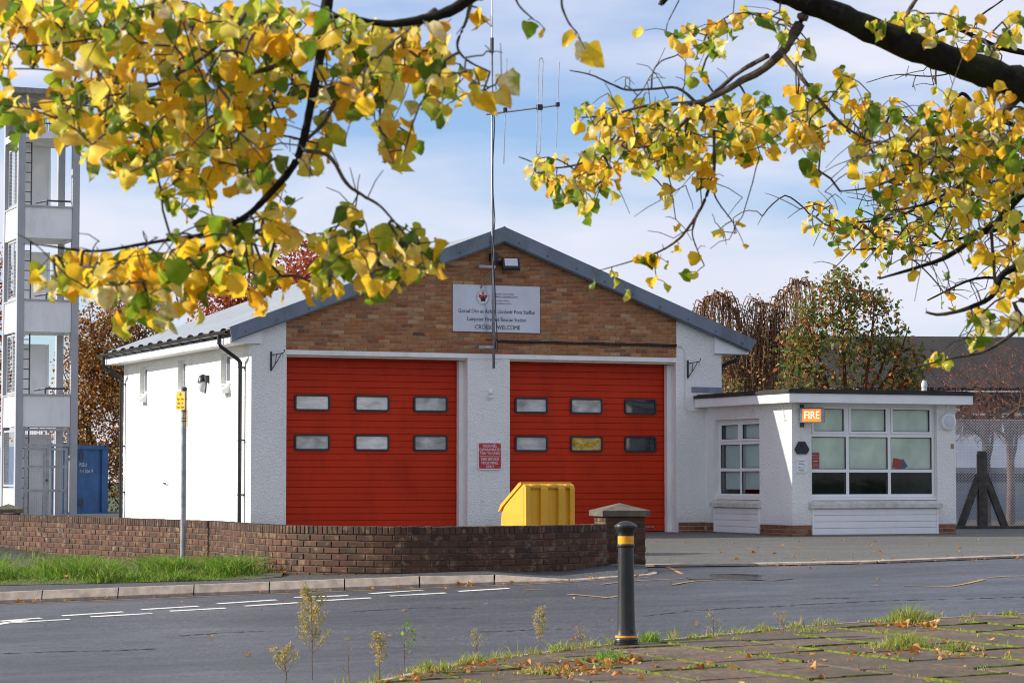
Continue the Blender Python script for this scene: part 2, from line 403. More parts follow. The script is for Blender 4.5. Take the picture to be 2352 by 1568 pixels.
MT['footway'] = m_asphalt('footway_asphalt', (0.060, 0.060, 0.058), 0.6, 0.9, 0.3, 0.0, False, 0.6)
MT['forecourt'] = m_asphalt('forecourt_asphalt', (0.105, 0.105, 0.092), 0.6, 0.9, 0.4, 0.35, False, 0.35)
MT['paint_white'] = plain('road_paint', (0.70, 0.68, 0.62), 0.7, 0.25, 30.0, 0.4, 70.0, dirt=(0.12, 0.12, 0.12, 0.85))
MT['paint_yellow'] = plain('yellow_road_paint', (0.42, 0.25, 0.09), 0.7, 0.3, 25.0, 0.4, 70.0, dirt=(0.10, 0.08, 0.06, 0.9))
t = NT('paving_slab'); _p = t.pos(); _r = t.rand()
_c = t.ramp(_r, [(0.0, (0.125, 0.078, 0.043)), (0.4, (0.155, 0.10, 0.056)), (0.7, (0.11, 0.075, 0.045)), (1.0, (0.17, 0.115, 0.068))])
_g = t.noise(t.stretched(_p, (1.0, 0.22, 1.0)), 22.0, 5.0, 0.75); _c = t.mix(1.0, _c, t.ramp(_g, [(0.33, (0.55,) * 3), (0.5, (0.95,) * 3), (0.68, (1.6,) * 3)]), 'MULTIPLY')
_c = t.mix(t.ramp(t.noise(_p, 1.5, 6.0, 0.7), [(0.42, (0, 0, 0)), (0.65, (0.7,) * 3)]), _c, (0.05, 0.045, 0.028))
_c = t.mix(t.ramp(t.noise(_p, 4.0, 6.0, 0.75), [(0.58, (0, 0, 0)), (0.72, (0.45,) * 3)]), _c, (0.11, 0.13, 0.03))
_c = t.mix(t.ramp(t.noise(_p, 60.0, 2.0), [(0.66, (0, 0, 0)), (0.72, (0.7,) * 3)]), _c, (0.30, 0.26, 0.21))
MT['slab'] = t.pr(_c, t.ramp(_g, [(0.3, (0.5,) * 3), (0.7, (0.85,) * 3)]), t.bump(t.noise(_p, 60.0, 4.0, 0.7), 0.6, 0.006), spec=0.35)
t = NT('moss'); _p = t.pos(); _c = t.ramp(t.noise(_p, 16.0, 5.0, 0.7), [(0.30, (0.055, 0.05, 0.02)), (0.45, (0.10, 0.12, 0.02)), (0.60, (0.17, 0.21, 0.03)), (0.75, (0.14, 0.10, 0.045))])
MT['moss'] = t.pr(_c, 0.95, t.bump(t.noise(_p, 120.0, 3.0), 0.9, 0.006), spec=0.1)
MT['soil'] = plain('soil', (0.075, 0.06, 0.03), 0.95, 0.5, 5.0, 0.6, 50.0)
MT['field'] = plain('ground_grass', (0.045, 0.075, 0.022), 0.95, 0.5, 0.8, 0.8, 14.0)
MT['grass'] = m_leaf('grass_blade', [(0.0, (0.06, 0.15, 0.012)), (0.35, (0.14, 0.29, 0.018)), (0.70, (0.24, 0.40, 0.035)), (0.84, (0.36, 0.43, 0.09)), (0.93, (0.46, 0.38, 0.16)), (1.0, (0.05, 0.12, 0.010))], 0.45, 0.9, nscale=2.2)
MT['dry'] = m_leaf('dry_plant', [(0.0, (0.42, 0.34, 0.12)), (0.5, (0.52, 0.44, 0.17)), (0.8, (0.36, 0.34, 0.10)), (1.0, (0.48, 0.28, 0.12))], 0.4, 0.0)
MT['tuft'] = m_leaf('tuft_blade', [(0.0, (0.17, 0.30, 0.03)), (0.45, (0.33, 0.40, 0.06)), (0.75, (0.50, 0.44, 0.14)), (1.0, (0.50, 0.32, 0.14))], 0.4, 0.0)
MT['weed'] = m_leaf('weed_leaf', [(0.0, (0.13, 0.30, 0.02)), (1.0, (0.25, 0.44, 0.04))], 0.4, 0.0)
MT['crack'] = plain('crack_tar', (0.022, 0.022, 0.023), 0.8, 0.3)
MT['stem'] = plain('weed_stem', (0.22, 0.12, 0.06), 0.9, 0.3)
MT['lime'] = m_leaf('lime_leaf', [(0.0, (0.95, 0.64, 0.04)), (0.22, (0.94, 0.58, 0.03)), (0.33, (0.87, 0.40, 0.02)), (0.42, (0.94, 0.76, 0.18)), (0.56, (0.70, 0.62, 0.05)), (0.68, (0.22, 0.34, 0.02)), (0.84, (0.07, 0.15, 0.012)), (0.90, (0.42, 0.46, 0.04)), (0.94, (0.94, 0.82, 0.50)), (1.0, (0.94, 0.64, 0.04))], 0.58, 0.22, 0.38, True)
MT['fallen'] = m_leaf('fallen_leaf', [(0.0, (0.55, 0.27, 0.05)), (0.4, (0.45, 0.16, 0.03)), (0.7, (0.62, 0.40, 0.16)), (0.9, (0.30, 0.10, 0.03)), (1.0, (0.66, 0.42, 0.04))], 0.25, 0.1)
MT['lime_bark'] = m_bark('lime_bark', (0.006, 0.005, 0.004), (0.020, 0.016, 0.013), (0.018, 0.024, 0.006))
MT['twig_bark'] = m_bark('twig_bark', (0.045, 0.033, 0.026), (0.15, 0.12, 0.095))
MT['bark'] = m_bark('tree_bark', (0.05, 0.038, 0.03), (0.12, 0.09, 0.07))
MT['red_bark'] = m_bark('red_bark', (0.10, 0.022, 0.014), (0.20, 0.05, 0.03))
MT['birch_bark'] = m_bark('birch_bark', (0.22, 0.15, 0.11), (0.50, 0.42, 0.36))
MT['bronze_twig'] = m_bark('bronze_twig', (0.12, 0.06, 0.04), (0.26, 0.15, 0.10))
MT['pink_bark'] = m_bark('pale_bark', (0.075, 0.05, 0.04), (0.18, 0.12, 0.095))
MT['maple'] = m_leaf('maple_leaf', [(0.0, (0.08, 0.12, 0.022)), (0.5, (0.15, 0.19, 0.04)), (0.70, (0.28, 0.26, 0.06)), (0.85, (0.52, 0.24, 0.06)), (0.95, (0.62, 0.18, 0.06)), (1.0, (0.70, 0.25, 0.12))], 0.4, 0.0)
MT['birch'] = m_leaf('birch_leaf', [(0.0, (0.45, 0.20, 0.07)), (0.4, (0.55, 0.32, 0.11)), (0.7, (0.36, 0.26, 0.08)), (1.0, (0.62, 0.50, 0.26))], 0.4, 0.0)
MT['copper'] = m_leaf('copper_leaf', [(0.0, (0.13, 0.045, 0.014)), (0.5, (0.36, 0.14, 0.03)), (0.8, (0.50, 0.26, 0.05)), (1.0, (0.14, 0.10, 0.02))], 0.4, 0.0)
MT['cherry'] = m_leaf('red_leaf', [(0.0, (0.42, 0.06, 0.022)), (0.5, (0.52, 0.12, 0.028)), (0.8, (0.26, 0.035, 0.02)), (1.0, (0.56, 0.22, 0.05))], 0.4, 0.0)
MT['far_roof'] = plain('dark_sheet_roof', (0.040, 0.036, 0.034), 0.85, 0.15, 0.5, spec=0.1)
MT['far_white'] = plain('far_render', (0.20, 0.20, 0.235), 0.7, 0.25, 0.7)
MT['far_glass'] = plain('far_window', (0.10, 0.12, 0.15), 0.15, 0.4, 1.0, spec=0.8)
MT['purple'] = plain('purple_band', (0.10, 0.055, 0.20), 0.6, 0.1)
MT['shed'] = plain('shed_grey', (0.22, 0.25, 0.31), 0.6, 0.1, 1.0)
MT['wire'] = plain('fence_wire', (0.50, 0.50, 0.52), 0.5, 0.1, metal=0.4)
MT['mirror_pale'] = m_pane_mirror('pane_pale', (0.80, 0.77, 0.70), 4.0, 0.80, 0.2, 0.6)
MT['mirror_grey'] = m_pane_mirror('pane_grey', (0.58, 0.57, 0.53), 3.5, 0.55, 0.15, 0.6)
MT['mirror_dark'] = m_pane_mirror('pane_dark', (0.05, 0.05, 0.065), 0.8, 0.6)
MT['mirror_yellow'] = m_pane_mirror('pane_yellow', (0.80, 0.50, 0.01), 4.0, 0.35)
MT['glass'] = m_glass('window_glass')
t = NT('puddle_water'); _g = t.n('ShaderNodeBsdfGlossy'); _g.inputs['Roughness'].default_value = 0.02; _g.inputs['Color'].default_value = (0.86, 0.87, 0.9, 1)
_d = t.n('ShaderNodeBsdfDiffuse'); _d.inputs['Color'].default_value = (0.03, 0.03, 0.03, 1); _f = t.n('ShaderNodeFresnel'); _f.inputs['IOR'].default_value = 1.45; _m = t.n('ShaderNodeMixShader')
t.l(_f.outputs[0], _m.inputs['Fac']); t.l(_d.outputs[0], _m.inputs[1]); t.l(_g.outputs[0], _m.inputs[2]); t.l(_m.outputs[0], t.out.inputs['Surface']); MT['water'] = t.m
t = NT('fire_sign_face'); MT['fire_face'] = t.pr((0.8, 0.2, 0.02), 0.4, emit=(1.0, 0.24, 0.015), es=0.75)
t = NT('fire_sign_letters'); MT['fire_letters'] = t.pr((0.9, 0.85, 0.75), 0.4, emit=(1.0, 0.88, 0.72), es=0.75)
# ================================================================== the setting: ground, road, footway, forecourt
def sheet(name, xs, ys, zf, mat, label):
    m = MB(); nx = len(xs)
    for y in ys:
        for x in xs: m.v.append((x, y, zf(x, y)))
    for j in range(len(ys) - 1):
        for i in range(nx - 1):
            a = j * nx + i; m.f.append((a, a + 1, a + nx + 1, a + nx))
    return struct(m.build(name, MT[mat], smooth='all'), label)
sheet('ground', [-600, -60, -25, 0, 25, 60, 600], [-200, 0, 22, 31, 42, 60, 800], lambda x, y: G(x, y) - 0.16, 'field', 'open ground stretching away behind the buildings')
ry = [-30, 10, 22] + [23 + i * .75 for i in range(9)] + [29.5 + .25 * i for i in range(20)] + [35 + i for i in range(8)] + [45]
sheet('road', [-60, -40, -25, -15, -8, -4, -2, 0] + [0.3 + .3 * i for i in range(20)] + [7, 9, 12, 16, 25, 40, 60], ry, lambda x, y: G(x, y), 'road', 'damp dark grey asphalt road with worn cracks')
# forecourt, right of the pier and round the station
fc = MB()
def gpix(x, y):
    """road point under a survey mark"""
    z = 0.0
    for _ in range(6):
        d = FW * FPX + Vector((1, 0, 0)) * (x - CX) + UPV * (CY - y); t = (z - CAM_H) / d.z; p = Vector((0, 0, CAM_H)) + d * t; z = G(p.x, p.y)
    return (p.x, p.y)
front = [gpix(1483, 1302), gpix(1620, 1300.5), gpix(1764, 1298.5), gpix(1900, 1296), gpix(2014, 1293.5), gpix(2180, 1287), gpix(2352, 1280), gpix(2700, 1266), (30, 52)]
back_y = 62.0
N = 28
for i in range(N + 1):
    x = lerp(front[0][0], 30, (i / N) ** 1.3); y0 = interp(x, [p[0] for p in front], [p[1] for p in front])
    for j in range(13):
        y = lerp(y0, back_y, j / 12); fc.v.append((x, y, G(x, y) + 0.012))
for i in range(N):
    for j in range(12):
        a = i * 13 + j; fc.f.append((a, a + 13, a + 14, a + 1))
struct(fc.build('forecourt', MT['forecourt'], smooth='all'), 'pale worn asphalt forecourt sloping up to the station')
yd = MB()
for i in range(15):
    x = lerp(-30, 1.75, i / 14)
    for j in range(13):
        y = lerp(33.0 if x > 0 else 37.0 - 0.0 * x, 80, j / 12)
        yd.v.append((x, max(y, interp(x, [-30, -8.5, -4.7, -3.5, -2.4, 1.3], [73, 42.4, 36.6, 34, 32.1, 33.7])), G(x, y) + 0.010))
for i in range(14):
    for j in range(12):
        a = i * 13 + j; yd.f.append((a, a + 13, a + 14, a + 1))
struct(yd.build('station_yard', MT['forecourt'], smooth='all'), 'asphalt yard behind the low brick wall')
# flush edging between road and forecourt
ed = MB()
for (x0, y0), (x1, y1) in zip(front[:-1], front[1:]):
    for k in range(4):
        a = Vector((lerp(x0, x1, k / 4), lerp(y0, y1, k / 4), 0)); b = Vector((lerp(x0, x1, (k + 1) / 4), lerp(y0, y1, (k + 1) / 4), 0))
        a.z = G(a.x, a.y); b.z = G(b.x, b.y); d = (b - a).normalized(); n = Vector((d.y, -d.x, 0)) * 0.07
        ed.add([a - n + Vector((0, 0, .01)), a + n + Vector((0, 0, .01)), b + n + Vector((0, 0, .01)), b - n + Vector((0, 0, .01)),
                a - n + Vector((0, 0, .045)), a + n + Vector((0, 0, .035)), b + n + Vector((0, 0, .035)), b - n + Vector((0, 0, .045))],
               [(4, 5, 6, 7), (0, 1, 5, 4), (1, 2, 6, 5), (2, 3, 7, 6), (3, 0, 4, 7)])
struct(ed.build('forecourt_edging', MT['kerb']), 'low concrete edging between road and forecourt')

# ---- paths that several pieces share
def catmull(pts, n=24):
    pts = [Vector((p[0], p[1], 0)) for p in pts]; pts = [pts[0] * 2 - pts[1]] + pts + [pts[-1] * 2 - pts[-2]]
    out = []
    for i in range(1, len(pts) - 2):
        p0, p1, p2, p3 = pts[i - 1:i + 3]
        for k in range(n):
            t = k / n
            out.append(0.5 * ((2 * p1) + (p2 - p0) * t + (2 * p0 - 5 * p1 + 4 * p2 - p3) * t * t + (3 * p1 - p0 - 3 * p2 + p3) * t ** 3))
    out.append(pts[-2]); return out
class Path:
    def __init__(s, pts):
        s.p = catmull(pts); s.d = [0.0]
        for a, b in zip(s.p[:-1], s.p[1:]): s.d.append(s.d[-1] + (b - a).length)
        s.L = s.d[-1]
    def at(s, d):
        return Vector((interp(d, s.d, [p.x for p in s.p]), interp(d, s.d, [p.y for p in s.p]), 0))
    def dir(s, d): return (s.at(min(d + 0.05, s.L)) - s.at(max(d - 0.05, 0))).normalized()
WALL = Path([(-10.83, 45.2), (-8.65, 41.9), (-4.8, 36.2), (-3.61, 33.5), (-3.05, 32.35), (-2.44, 31.72), (-1.8, 31.42), (-1.15, 31.34), (-0.5, 31.5), (0.3, 32.05), (1.27, 33.1)])
KERB = Path([(-15.0, 29.75), (-9.0, 30.0), (-6.2, 30.15), (-3.13, 30.35), (-1.2, 30.48), (-0.3, 30.5), (0.75, 30.42), (1.26, 30.4), (1.62, 30.75), (1.83, 31.5), (1.9, 32.7)])
def upstand(x): return interp(x, [-20, -0.35, 0.55, 3], [0.125, 0.125, 0.012, 0.008])
wallY = lambda x: interp(x, [p.x for p in WALL.p], [p.y for p in WALL.p])
def verge_z(x, y):
    """footway and verge surface behind the kerb"""
    k = interp(x, [p.x for p in KERB.p], [p.y for p in KERB.p])
    return G(x, k) + upstand(x) + max(0.0, min(9.0, y - k)) * 0.017 + 0.002
fw = MB(); cols = 15; rows = 60
for i in range(rows + 1):
    d = KERB.L * i / rows; p = KERB.at(d); n = Vector((-KERB.dir(d).y, KERB.dir(d).x, 0))
    p = p + n * 0.12
    yb = max(p.y + 0.1, wallY(p.x) - 0.02) if p.x < 1.26 else max(p.y + 0.05, 33.6)
    for j in range(cols + 1):
        y = lerp(p.y, yb, j / cols); fw.v.append((p.x, y, verge_z(p.x, y)))
for i in range(rows):
    for j in range(cols):
        a = i * (cols + 1) + j; fw.f.append((a, a + cols + 1, a + cols + 2, a + 1))
struct(fw.build('footway', MT['footway'], smooth='all'), 'narrow asphalt footway between kerb and low brick wall')
# kerb stones
kerb = struct(thing('kerb', 'row of worn concrete kerb stones', 'kerb')); del kerb['category']
d = 2.0
while d < KERB.L - 0.4:
    L = 0.915 if KERB.at(d).x < 0.6 else 0.45
    a, b = KERB.at(d), KERB.at(min(d + L - 0.014, KERB.L)); m = MB(); vs = []
    for q in (a, b):
        n = Vector((-KERB.dir(d + L / 2).y, KERB.dir(d + L / 2).x, 0)); g = G(q.x, q.y); h = upstand(q.x) + 0.004; c = h * 0.55
        for off, z in ((0, -0.06), (0.003, h * 0.28), (h * 0.62, h), (0.15, h + 0.003), (0.15, -0.06)):
            vs.append(q + n * off + Vector((0, 0, g + z)))
    m.add(vs, [(0, 1, 2, 3, 4), (9, 8, 7, 6, 5)] + [(i, i + 5, (i + 1) % 5 + 5, (i + 1) % 5) for i in range(5)])
    m.build('kerb_stone', MT['kerb'], kerb); d += L
# painted markings, each its own sheet lying on the road
marks = struct(thing('road_markings', 'worn painted road markings', 'marking')); del marks['category']
def strip(pts, wdt, name, mat, lift=0.004):
    m = MB(); P = [Vector((p[0], p[1], 0)) for p in pts]
    for i, p in enumerate(P):
        dd = (P[min(i + 1, len(P) - 1)] - P[max(i - 1, 0)]).normalized(); n = Vector((-dd.y, dd.x, 0)) * wdt / 2
        for q in (p - n, p + n): m.v.append((q.x, q.y, G(q.x, q.y) + lift))
    for i in range(len(P) - 1): m.f.append((2 * i, 2 * i + 2, 2 * i + 3, 2 * i + 1))
    return m.build(name, MT[mat], marks)
def sub(a, b, n): return [(lerp(a[0], b[0], i / n), lerp(a[1], b[1], i / n)) for i in range(n + 1)]
for (xa, ya, xb, yb) in [(-140, 1444, -40, 1434), (0, 1426.5, 95, 1419), (143, 1414, 283, 1405), (325, 1400, 455, 1392), (500, 1386.5, 635, 1377.5), (675, 1372, 800, 1367.5), (850, 1363, 972, 1355), (1053, 1357.5, 1168, 1350.5),
                         (-200, 1459, -100, 1449), (-30, 1437, 55, 1424), (20, 1430, 160, 1422), (208, 1416.5, 350, 1408.5), (390, 1403.5, 518, 1396.5), (560, 1392, 685, 1384), (727, 1380, 852, 1373), (895, 1368.5, 1024, 1361)]:
    strip(sub(gpix(xa, ya), gpix(xb, yb), 3), 0.15, 'give_way_dash', 'paint_white')
ylw = [(p.x + KERB.dir(dd).y * 0.32, p.y - KERB.dir(dd).x * 0.32) for dd in [4 + 0.5 * i for i in range(int((KERB.L - 5.6) / 0.5))] for p in [KERB.at(dd)]]
strip(ylw, 0.06, 'yellow_line', 'paint_yellow')
for pts in ([(1380, 1342), (1450, 1336), (1520, 1331), (1570, 1329)], [(1545, 1340), (1600, 1334), (1660, 1331), (1720, 1331.5), (1790, 1334)], [(1490, 1300), (1530, 1301), (1548, 1308), (1568, 1319)],
            [(1206, 1354), (1245, 1353.5)], [(1305, 1363), (1350, 1367), (1398, 1372), (1420, 1366)], [(2008, 1342), (2018, 1341.5)], [(2075, 1341), (2130, 1340.5), (2185, 1339.5), (2225, 1333), (2262, 1326)], [(2270, 1323), (2310, 1321), (2352, 1320)]):
    q = [gpix(*p) for p in pts]; strip([r for a, b in zip(q[:-1], q[1:]) for r in sub(a, b, 3)], 0.06, 'yellow_line', 'paint_yellow', 0.006)
crn = random.Random(6)
for pts in ([(1476, 1415), (1576, 1403), (1670, 1396), (1764, 1392), (1864, 1385), (2014, 1376), (2174, 1370), (2289, 1363), (2400, 1358)], [(735, 1410), (838, 1402), (938, 1397), (1000, 1395), (1090, 1397)], [(-20, 1502), (150, 1495), (275, 1493), (380, 1488)], [(1840, 1372), (1900, 1370), (1990, 1369)], [(380, 1462), (520, 1452), (640, 1449)], [(1080, 1452), (1220, 1446), (1330, 1444)]):
    q = [gpix(*p) for p in pts]; fine = [r for a, b in zip(q[:-1], q[1:]) for r in sub(a, b, 14)[:-1]]
    m = MB()
    for i, (x, y) in enumerate(fine):
        jx = crn.gauss(0, .02); w2 = crn.choice([.003, .008, .015, .03, .045]) * (1 if 2 < i < len(fine) - 3 else .3)
        for s_ in (-1, 1): yy = y + jx + s_ * w2; m.v.append((x, yy, G(x, yy) + .003))
    for i in range(len(fine) - 1): m.f.append((2 * i, 2 * i + 2, 2 * i + 3, 2 * i + 1))
    m.build('crack', MT['crack'], bpy.data.objects['road'])
# puddle in the dip beside the crossing
pu = MB(); pts = [(1575, 1327), (1610, 1319), (1690, 1318), (1760, 1321), (1822, 1329), (1760, 1333), (1690, 1330.5), (1630, 1331), (1590, 1331)]
q = catmull([gpix(*p) for p in pts] + [gpix(*pts[0])], 6)[:-1]; zz = 0.157
pu.add([(p.x, p.y, zz) for p in q], [tuple(range(len(q) - 1, -1, -1))])
struct(pu.build('puddle', MT['water']), 'still puddle mirroring the station at the road edge')

# ---- near pavement: big mossy slabs
pave = struct(thing('pavement', 'brown paving slabs with moss in the joints', 'pavement')); del pave['category']
pave.location = (0, 0, -TILT * 0.93); pave.rotation_euler = (0, -math.atan(TILT), 0)
EDGE = Path([(-3.2, 10.0), (-2.1, 14.2), (-1.05, 17.34), (-0.42, 18.92), (0.22, 19.83), (0.82, 20.52), (1.33, 20.86), (1.76, 21.23), (2.38, 21.8), (3.2, 22.28), (4.64, 22.6), (8.5, 23.2), (14, 23.6)])
edge_x = [p.x for p in EDGE.p]; edge_y = [p.y for p in EDGE.p]
def inside(x, y, mg=0.0):
    dmin, sg = 1e9, 1
    yy = interp(x, edge_x, edge_y)
    return y < yy - mg * 1.35
bed = MB(); nb = len(EDGE.p)
bed.add([(p.x, p.y, -0.012) for p in EDGE.p] + [(14, 4, -0.012), (-3.6, 4, -0.012)], [tuple(range(nb + 2))])
bed.build('moss_joint', MT['moss'], pave, kind='stuff')
AD = R(18.7); ax = Vector((math.cos(AD), math.sin(AD), 0)); bx = Vector((math.sin(AD), -math.cos(AD), 0)); org = Vector((0.786, 19.788, 0))
prnd = random.Random(4)
slab_me = []
for v in range(5):
    m = MB(); e = 0.010; l, w_ = 0.60, 0.905
    tl = [prnd.uniform(-0.004, 0.004) for _ in range(4)]
    j = [prnd.uniform(-0.006, 0.006) for _ in range(8)]
    b0 = [(0.010 + j[0], 0.010 + j[1]), (l - 0.012 + j[2], 0.010 + j[3]), (l - 0.012 + j[4], w_ - 0.012 + j[5]), (0.010 + j[6], w_ - 0.012 + j[7])]
    t0 = [(b0[0][0] + e, b0[0][1] + e), (b0[1][0] - e, b0[1][1] + e), (b0[2][0] - e, b0[2][1] - e), (b0[3][0] + e, b0[3][1] - e)]
    m.add([(x, y, -0.05) for x, y in b0] + [(x, y, -0.008) for x, y in b0] + [(x, y, tl[k]) for k, (x, y) in enumerate(t0)],
          [(3, 2, 1, 0), (8, 9, 10, 11)] + [(o + i, o + (i + 1) % 4, o + 4 + (i + 1) % 4, o + 4 + i) for o in (0, 4) for i in range(4)])
    me = m.mesh('slab'); me.materials.append(MT['slab']); slab_me.append(me)
cut = []
for i in range(-9, 18):
    for j in range(-9, 12):
        p = org + ax * (i * 0.605) + bx * (j * 0.91 + (0.455 if i % 2 else 0.0))
        c = [p, p + ax * 0.60, p + ax * 0.60 + bx * 0.905, p + bx * 0.905]
        ins = [inside(q.x, q.y, 0.10) for q in c]
        mid = (c[0] + c[2]) / 2
        if mid.y < 13.5 or mid.x > 7.5 or mid.x < -3: continue
        # local y of the slab runs along bx (a right-handed turn of ax by -90 degrees): mirror by placing from the far corner
        if all(ins):
            shared('paving_slab', prnd.choice(slab_me), pave, p + bx * 0.905, AD)
        elif any(ins) and inside(mid.x, mid.y, 0.08):
            poly = []
            for k in range(4):
                a, b = c[k], c[(k + 1) % 4]
                if inside(a.x, a.y, 0.10): poly.append(a)
                if inside(a.x, a.y, 0.10) != inside(b.x, b.y, 0.10):
                    lo, hi = 0.0, 1.0
                    for _ in range(14):
                        t_ = (lo + hi) / 2; qq = a.lerp(b, t_)
                        if inside(qq.x, qq.y, 0.10) == inside(a.x, a.y, 0.10): lo = t_
                        else: hi = t_
                    poly.append(a.lerp(b, lo))
            cc = sum(poly, Vector()) / len(poly); poly = [cc + (q - cc) * 0.97 for q in poly]
            m = MB(); m.prism([(q.x, q.y, -0.05) for q in poly[::-1]], (0, 0, 0.05)); m.build('paving_slab', MT['slab'], pave)
# pavement edge kerb
ke = MB(); vs = []
for i in range(121):
    dd = EDGE.L * i / 120; p = EDGE.at(dd); n = Vector((EDGE.dir(dd).y, -EDGE.dir(dd).x, 0))
    for off, z in ((0.0, -0.2), (0.0, -0.012), (0.02, 0.0), (0.10, 0.002), (0.10, -0.2)): vs.append(p + n * off + Vector((0, 0, z)))
ke.add(vs, [(i * 5 + k, i * 5 + k + 1, i * 5 + 6 + k, i * 5 + 5 + k) for i in range(120) for k in range(4)])
ke.build('edging', MT['kerb'], pave)

# moss ribbons swelling out of the joints
mo = MB(); mrn = random.Random(31)
def moss_run(p0, p1, wmax):
    L = (p1 - p0).length; n = max(3, int(L / 0.05)); d = (p1 - p0).normalized(); sdv = Vector((-d.y, d.x, 0)); prev = None; k0 = len(mo.v); cnt_ = 0; wv = mrn.uniform(.3, 1)
    for i in range(n + 1):
        p = p0.lerp(p1, i / n); wv = min(1, max(.05, wv + mrn.gauss(0, .22))); w2 = wmax * (0.35 + .65 * wv) * (0.3 if i in (0, n) else 1) / 2
        if not inside(p.x, p.y, .06): break
        o1, o2 = mrn.gauss(0, .006), mrn.gauss(0, .006)
        for s_, z in ((-1, -.006), (-.4, .010 * wv + .003), (.4, .010 * wv + .003), (1, -.006)): mo.v.append(tuple(p + sdv * (w2 * s_ + (o1 if s_ < 0 else o2)) + Vector((0, 0, z))))
        cnt_ += 1
    for i in range(cnt_ - 1):
        for k in range(3): a = k0 + i * 4 + k; mo.f.append((a, a + 4, a + 5, a + 1))
for i in range(-9, 18):
    for j in range(-9, 12):
        p = org + ax * (i * 0.605 - .003) + bx * (j * 0.91 + (0.455 if i % 2 else 0.0) - .003)
        if p.y < 14.5 or p.y > 24 or p.x < -2 or p.x > 7: continue
        near_ = max(0.0, min(1.0, (p.y - 15.5) / 4.0))
        if mrn.random() < .35 + .5 * near_: moss_run(p, p + bx * .91, mrn.uniform(.008, .024) + .02 * near_ * mrn.random())
        if mrn.random() < .5: moss_run(p, p + ax * .605, mrn.uniform(.010, .024))
mo.build('moss', MT['moss'], pave, smooth='all', kind='stuff')
# ================================================================== the fire station
ST = thing('fire_station', 'white roughcast fire station with brick gable and two red bay doors', 'building', O + Vector((0, 0, FLOOR)), PHI)
F = FLOOR
def rz(z): return z - F                         # heights below are surveyed from the road datum
WID, DEP = 9.65, 9.4
XR = 4.92                                       # ridge
EAVE_L, EAVE_R, ZE, ZR_ = -0.42, 10.27, 4.06, 6.08
def roof_top(x): return ZE + (ZR_ - ZE) * (x - EAVE_L) / (XR - EAVE_L) if x < XR else ZE + (ZR_ - ZE) * (EAVE_R - x) / (EAVE_R - XR)
def roof_bot(x): return roof_top(x) - 0.235
DOORS = [(0.66, 4.26), (5.10, 8.655)]
LZ0, LZ1 = 3.615, 3.70
# roughcast walls: piers on the front, the side walls and the back
T = 0.32
for x0, x1 in ((0.0, 0.66), (8.655, WID)):
    m = MB(); m.prism([(x0, 0, rz(0.1)), (x1, 0, rz(0.1)), (x1, 0, rz(roof_bot(x1) + 0.12)), (x0, 0, rz(roof_bot(x0) + 0.12))], (0, T, 0)); m.build('front_pier', MT['roughcast'], ST)
m = MB(); m.box(4.26, 5.10, 0, T, rz(0.1), rz(LZ0))
m.build('front_pier', MT['roughcast'], ST)
SW = [(1.34, 1.96), (4.45, 5.0), (7.44, 8.02)]; SZ0, SZ1 = 3.125, 3.70
m = MB(); ys = T
m.box(0, T, T, DEP, rz(0.1), rz(SZ0)); m.box(0, T, T, DEP, rz(SZ1), rz(3.95))
cuts = [T] + [v for s in SW for v in s] + [DEP]
for i in range(0, len(cuts), 2): m.box(0, T, cuts[i], cuts[i + 1], rz(SZ0), rz(SZ1))
m.build('side_wall', MT['roughcast'], ST)
m = MB(); m.box(WID - T, WID, T, DEP, rz(0.1), rz(3.95))
m.prism([(T, DEP, rz(0.1)), (WID - T, DEP, rz(0.1)), (WID - T, DEP, rz(3.95)), (XR, DEP, rz(5.9)), (T, DEP, rz(3.95))], (0, -0.3, 0))
m.build('rear_wall', MT['roughcast'], ST)
# interior back so that bays are closed behind the doors
m = MB(); m.box(0.34, WID - 0.34, 0.62, 0.70, rz(0.1), rz(3.72)); m.build('bay_lining', MT['room'], ST)
# lintel, strip under it, door linings
m = MB(); m.box(0.66, 8.655, -0.012, T, rz(LZ0), rz(LZ1)); m.build('lintel', MT['white'], ST)
for x0, x1 in DOORS:
    m = MB(); m.box(x0, x1, 0.05, 0.13, rz(3.575), rz(LZ0)); m.build('lintel_trim', MT['cream'], ST)
    m = MB(); m.box(x1 - 0.012, x1 + 0.0, 0.0, 0.34, rz(0.3), rz(LZ0 - 0.002)); m.box(x1 - 0.10, x1 - 0.013, 0.22, 0.34, rz(0.3), rz(3.57))
    m.box(x0, x0 + 0.012, 0.002, 0.34, rz(0.3), rz(LZ0 - 0.002))
    m.build('door_lining', MT['white'], ST)
# brick gable: core in mortar colour and single bricks
gx0, gx1 = 0.66, 8.655
m = MB()
m.prism([(gx0, 0.012, rz(LZ1)), (gx1, 0.012, rz(LZ1)), (gx1, 0.012, rz(roof_bot(gx1) + 0.1)), (XR, 0.012, rz(roof_bot(XR) + 0.1)), (gx0, 0.012, rz(roof_bot(gx0) + 0.1))], (0, T - 0.02, 0))
m.build('gable_core', MT['mortar'], ST)
BL, BH, CP, BP = 0.216, 0.0645, 0.0758, 0.2262
brick_me = {}
def brick_mesh(L):
    k = round(L, 3)
    if k not in brick_me:
        b = MB(); b.cbox(0, L, -0.002, 0.016, 0, BH, 0.004); me = b.mesh('brick'); me.materials.append(MT['gable_brick']); brick_me[k] = me
    return brick_me[k]
spots = []
row = 0
while True:
    z = LZ1 + 0.010 + row * CP
    if z > roof_bot(XR): break
    x = gx0 + (-(BP / 2) if row % 2 else 0.0)
    while x < gx1 - 0.02:
        a, b = max(x, gx0 + 0.002), min(x + BL, gx1 - 0.002)
        if b - a > 0.03:
            inner = b if (a + b) / 2 < XR else a
            if z < roof_bot(min(max(inner, 0), WID)): spots.append((a, b - a, z))
        x += BP
    row += 1
spots.sort(key=lambda s: s[0])
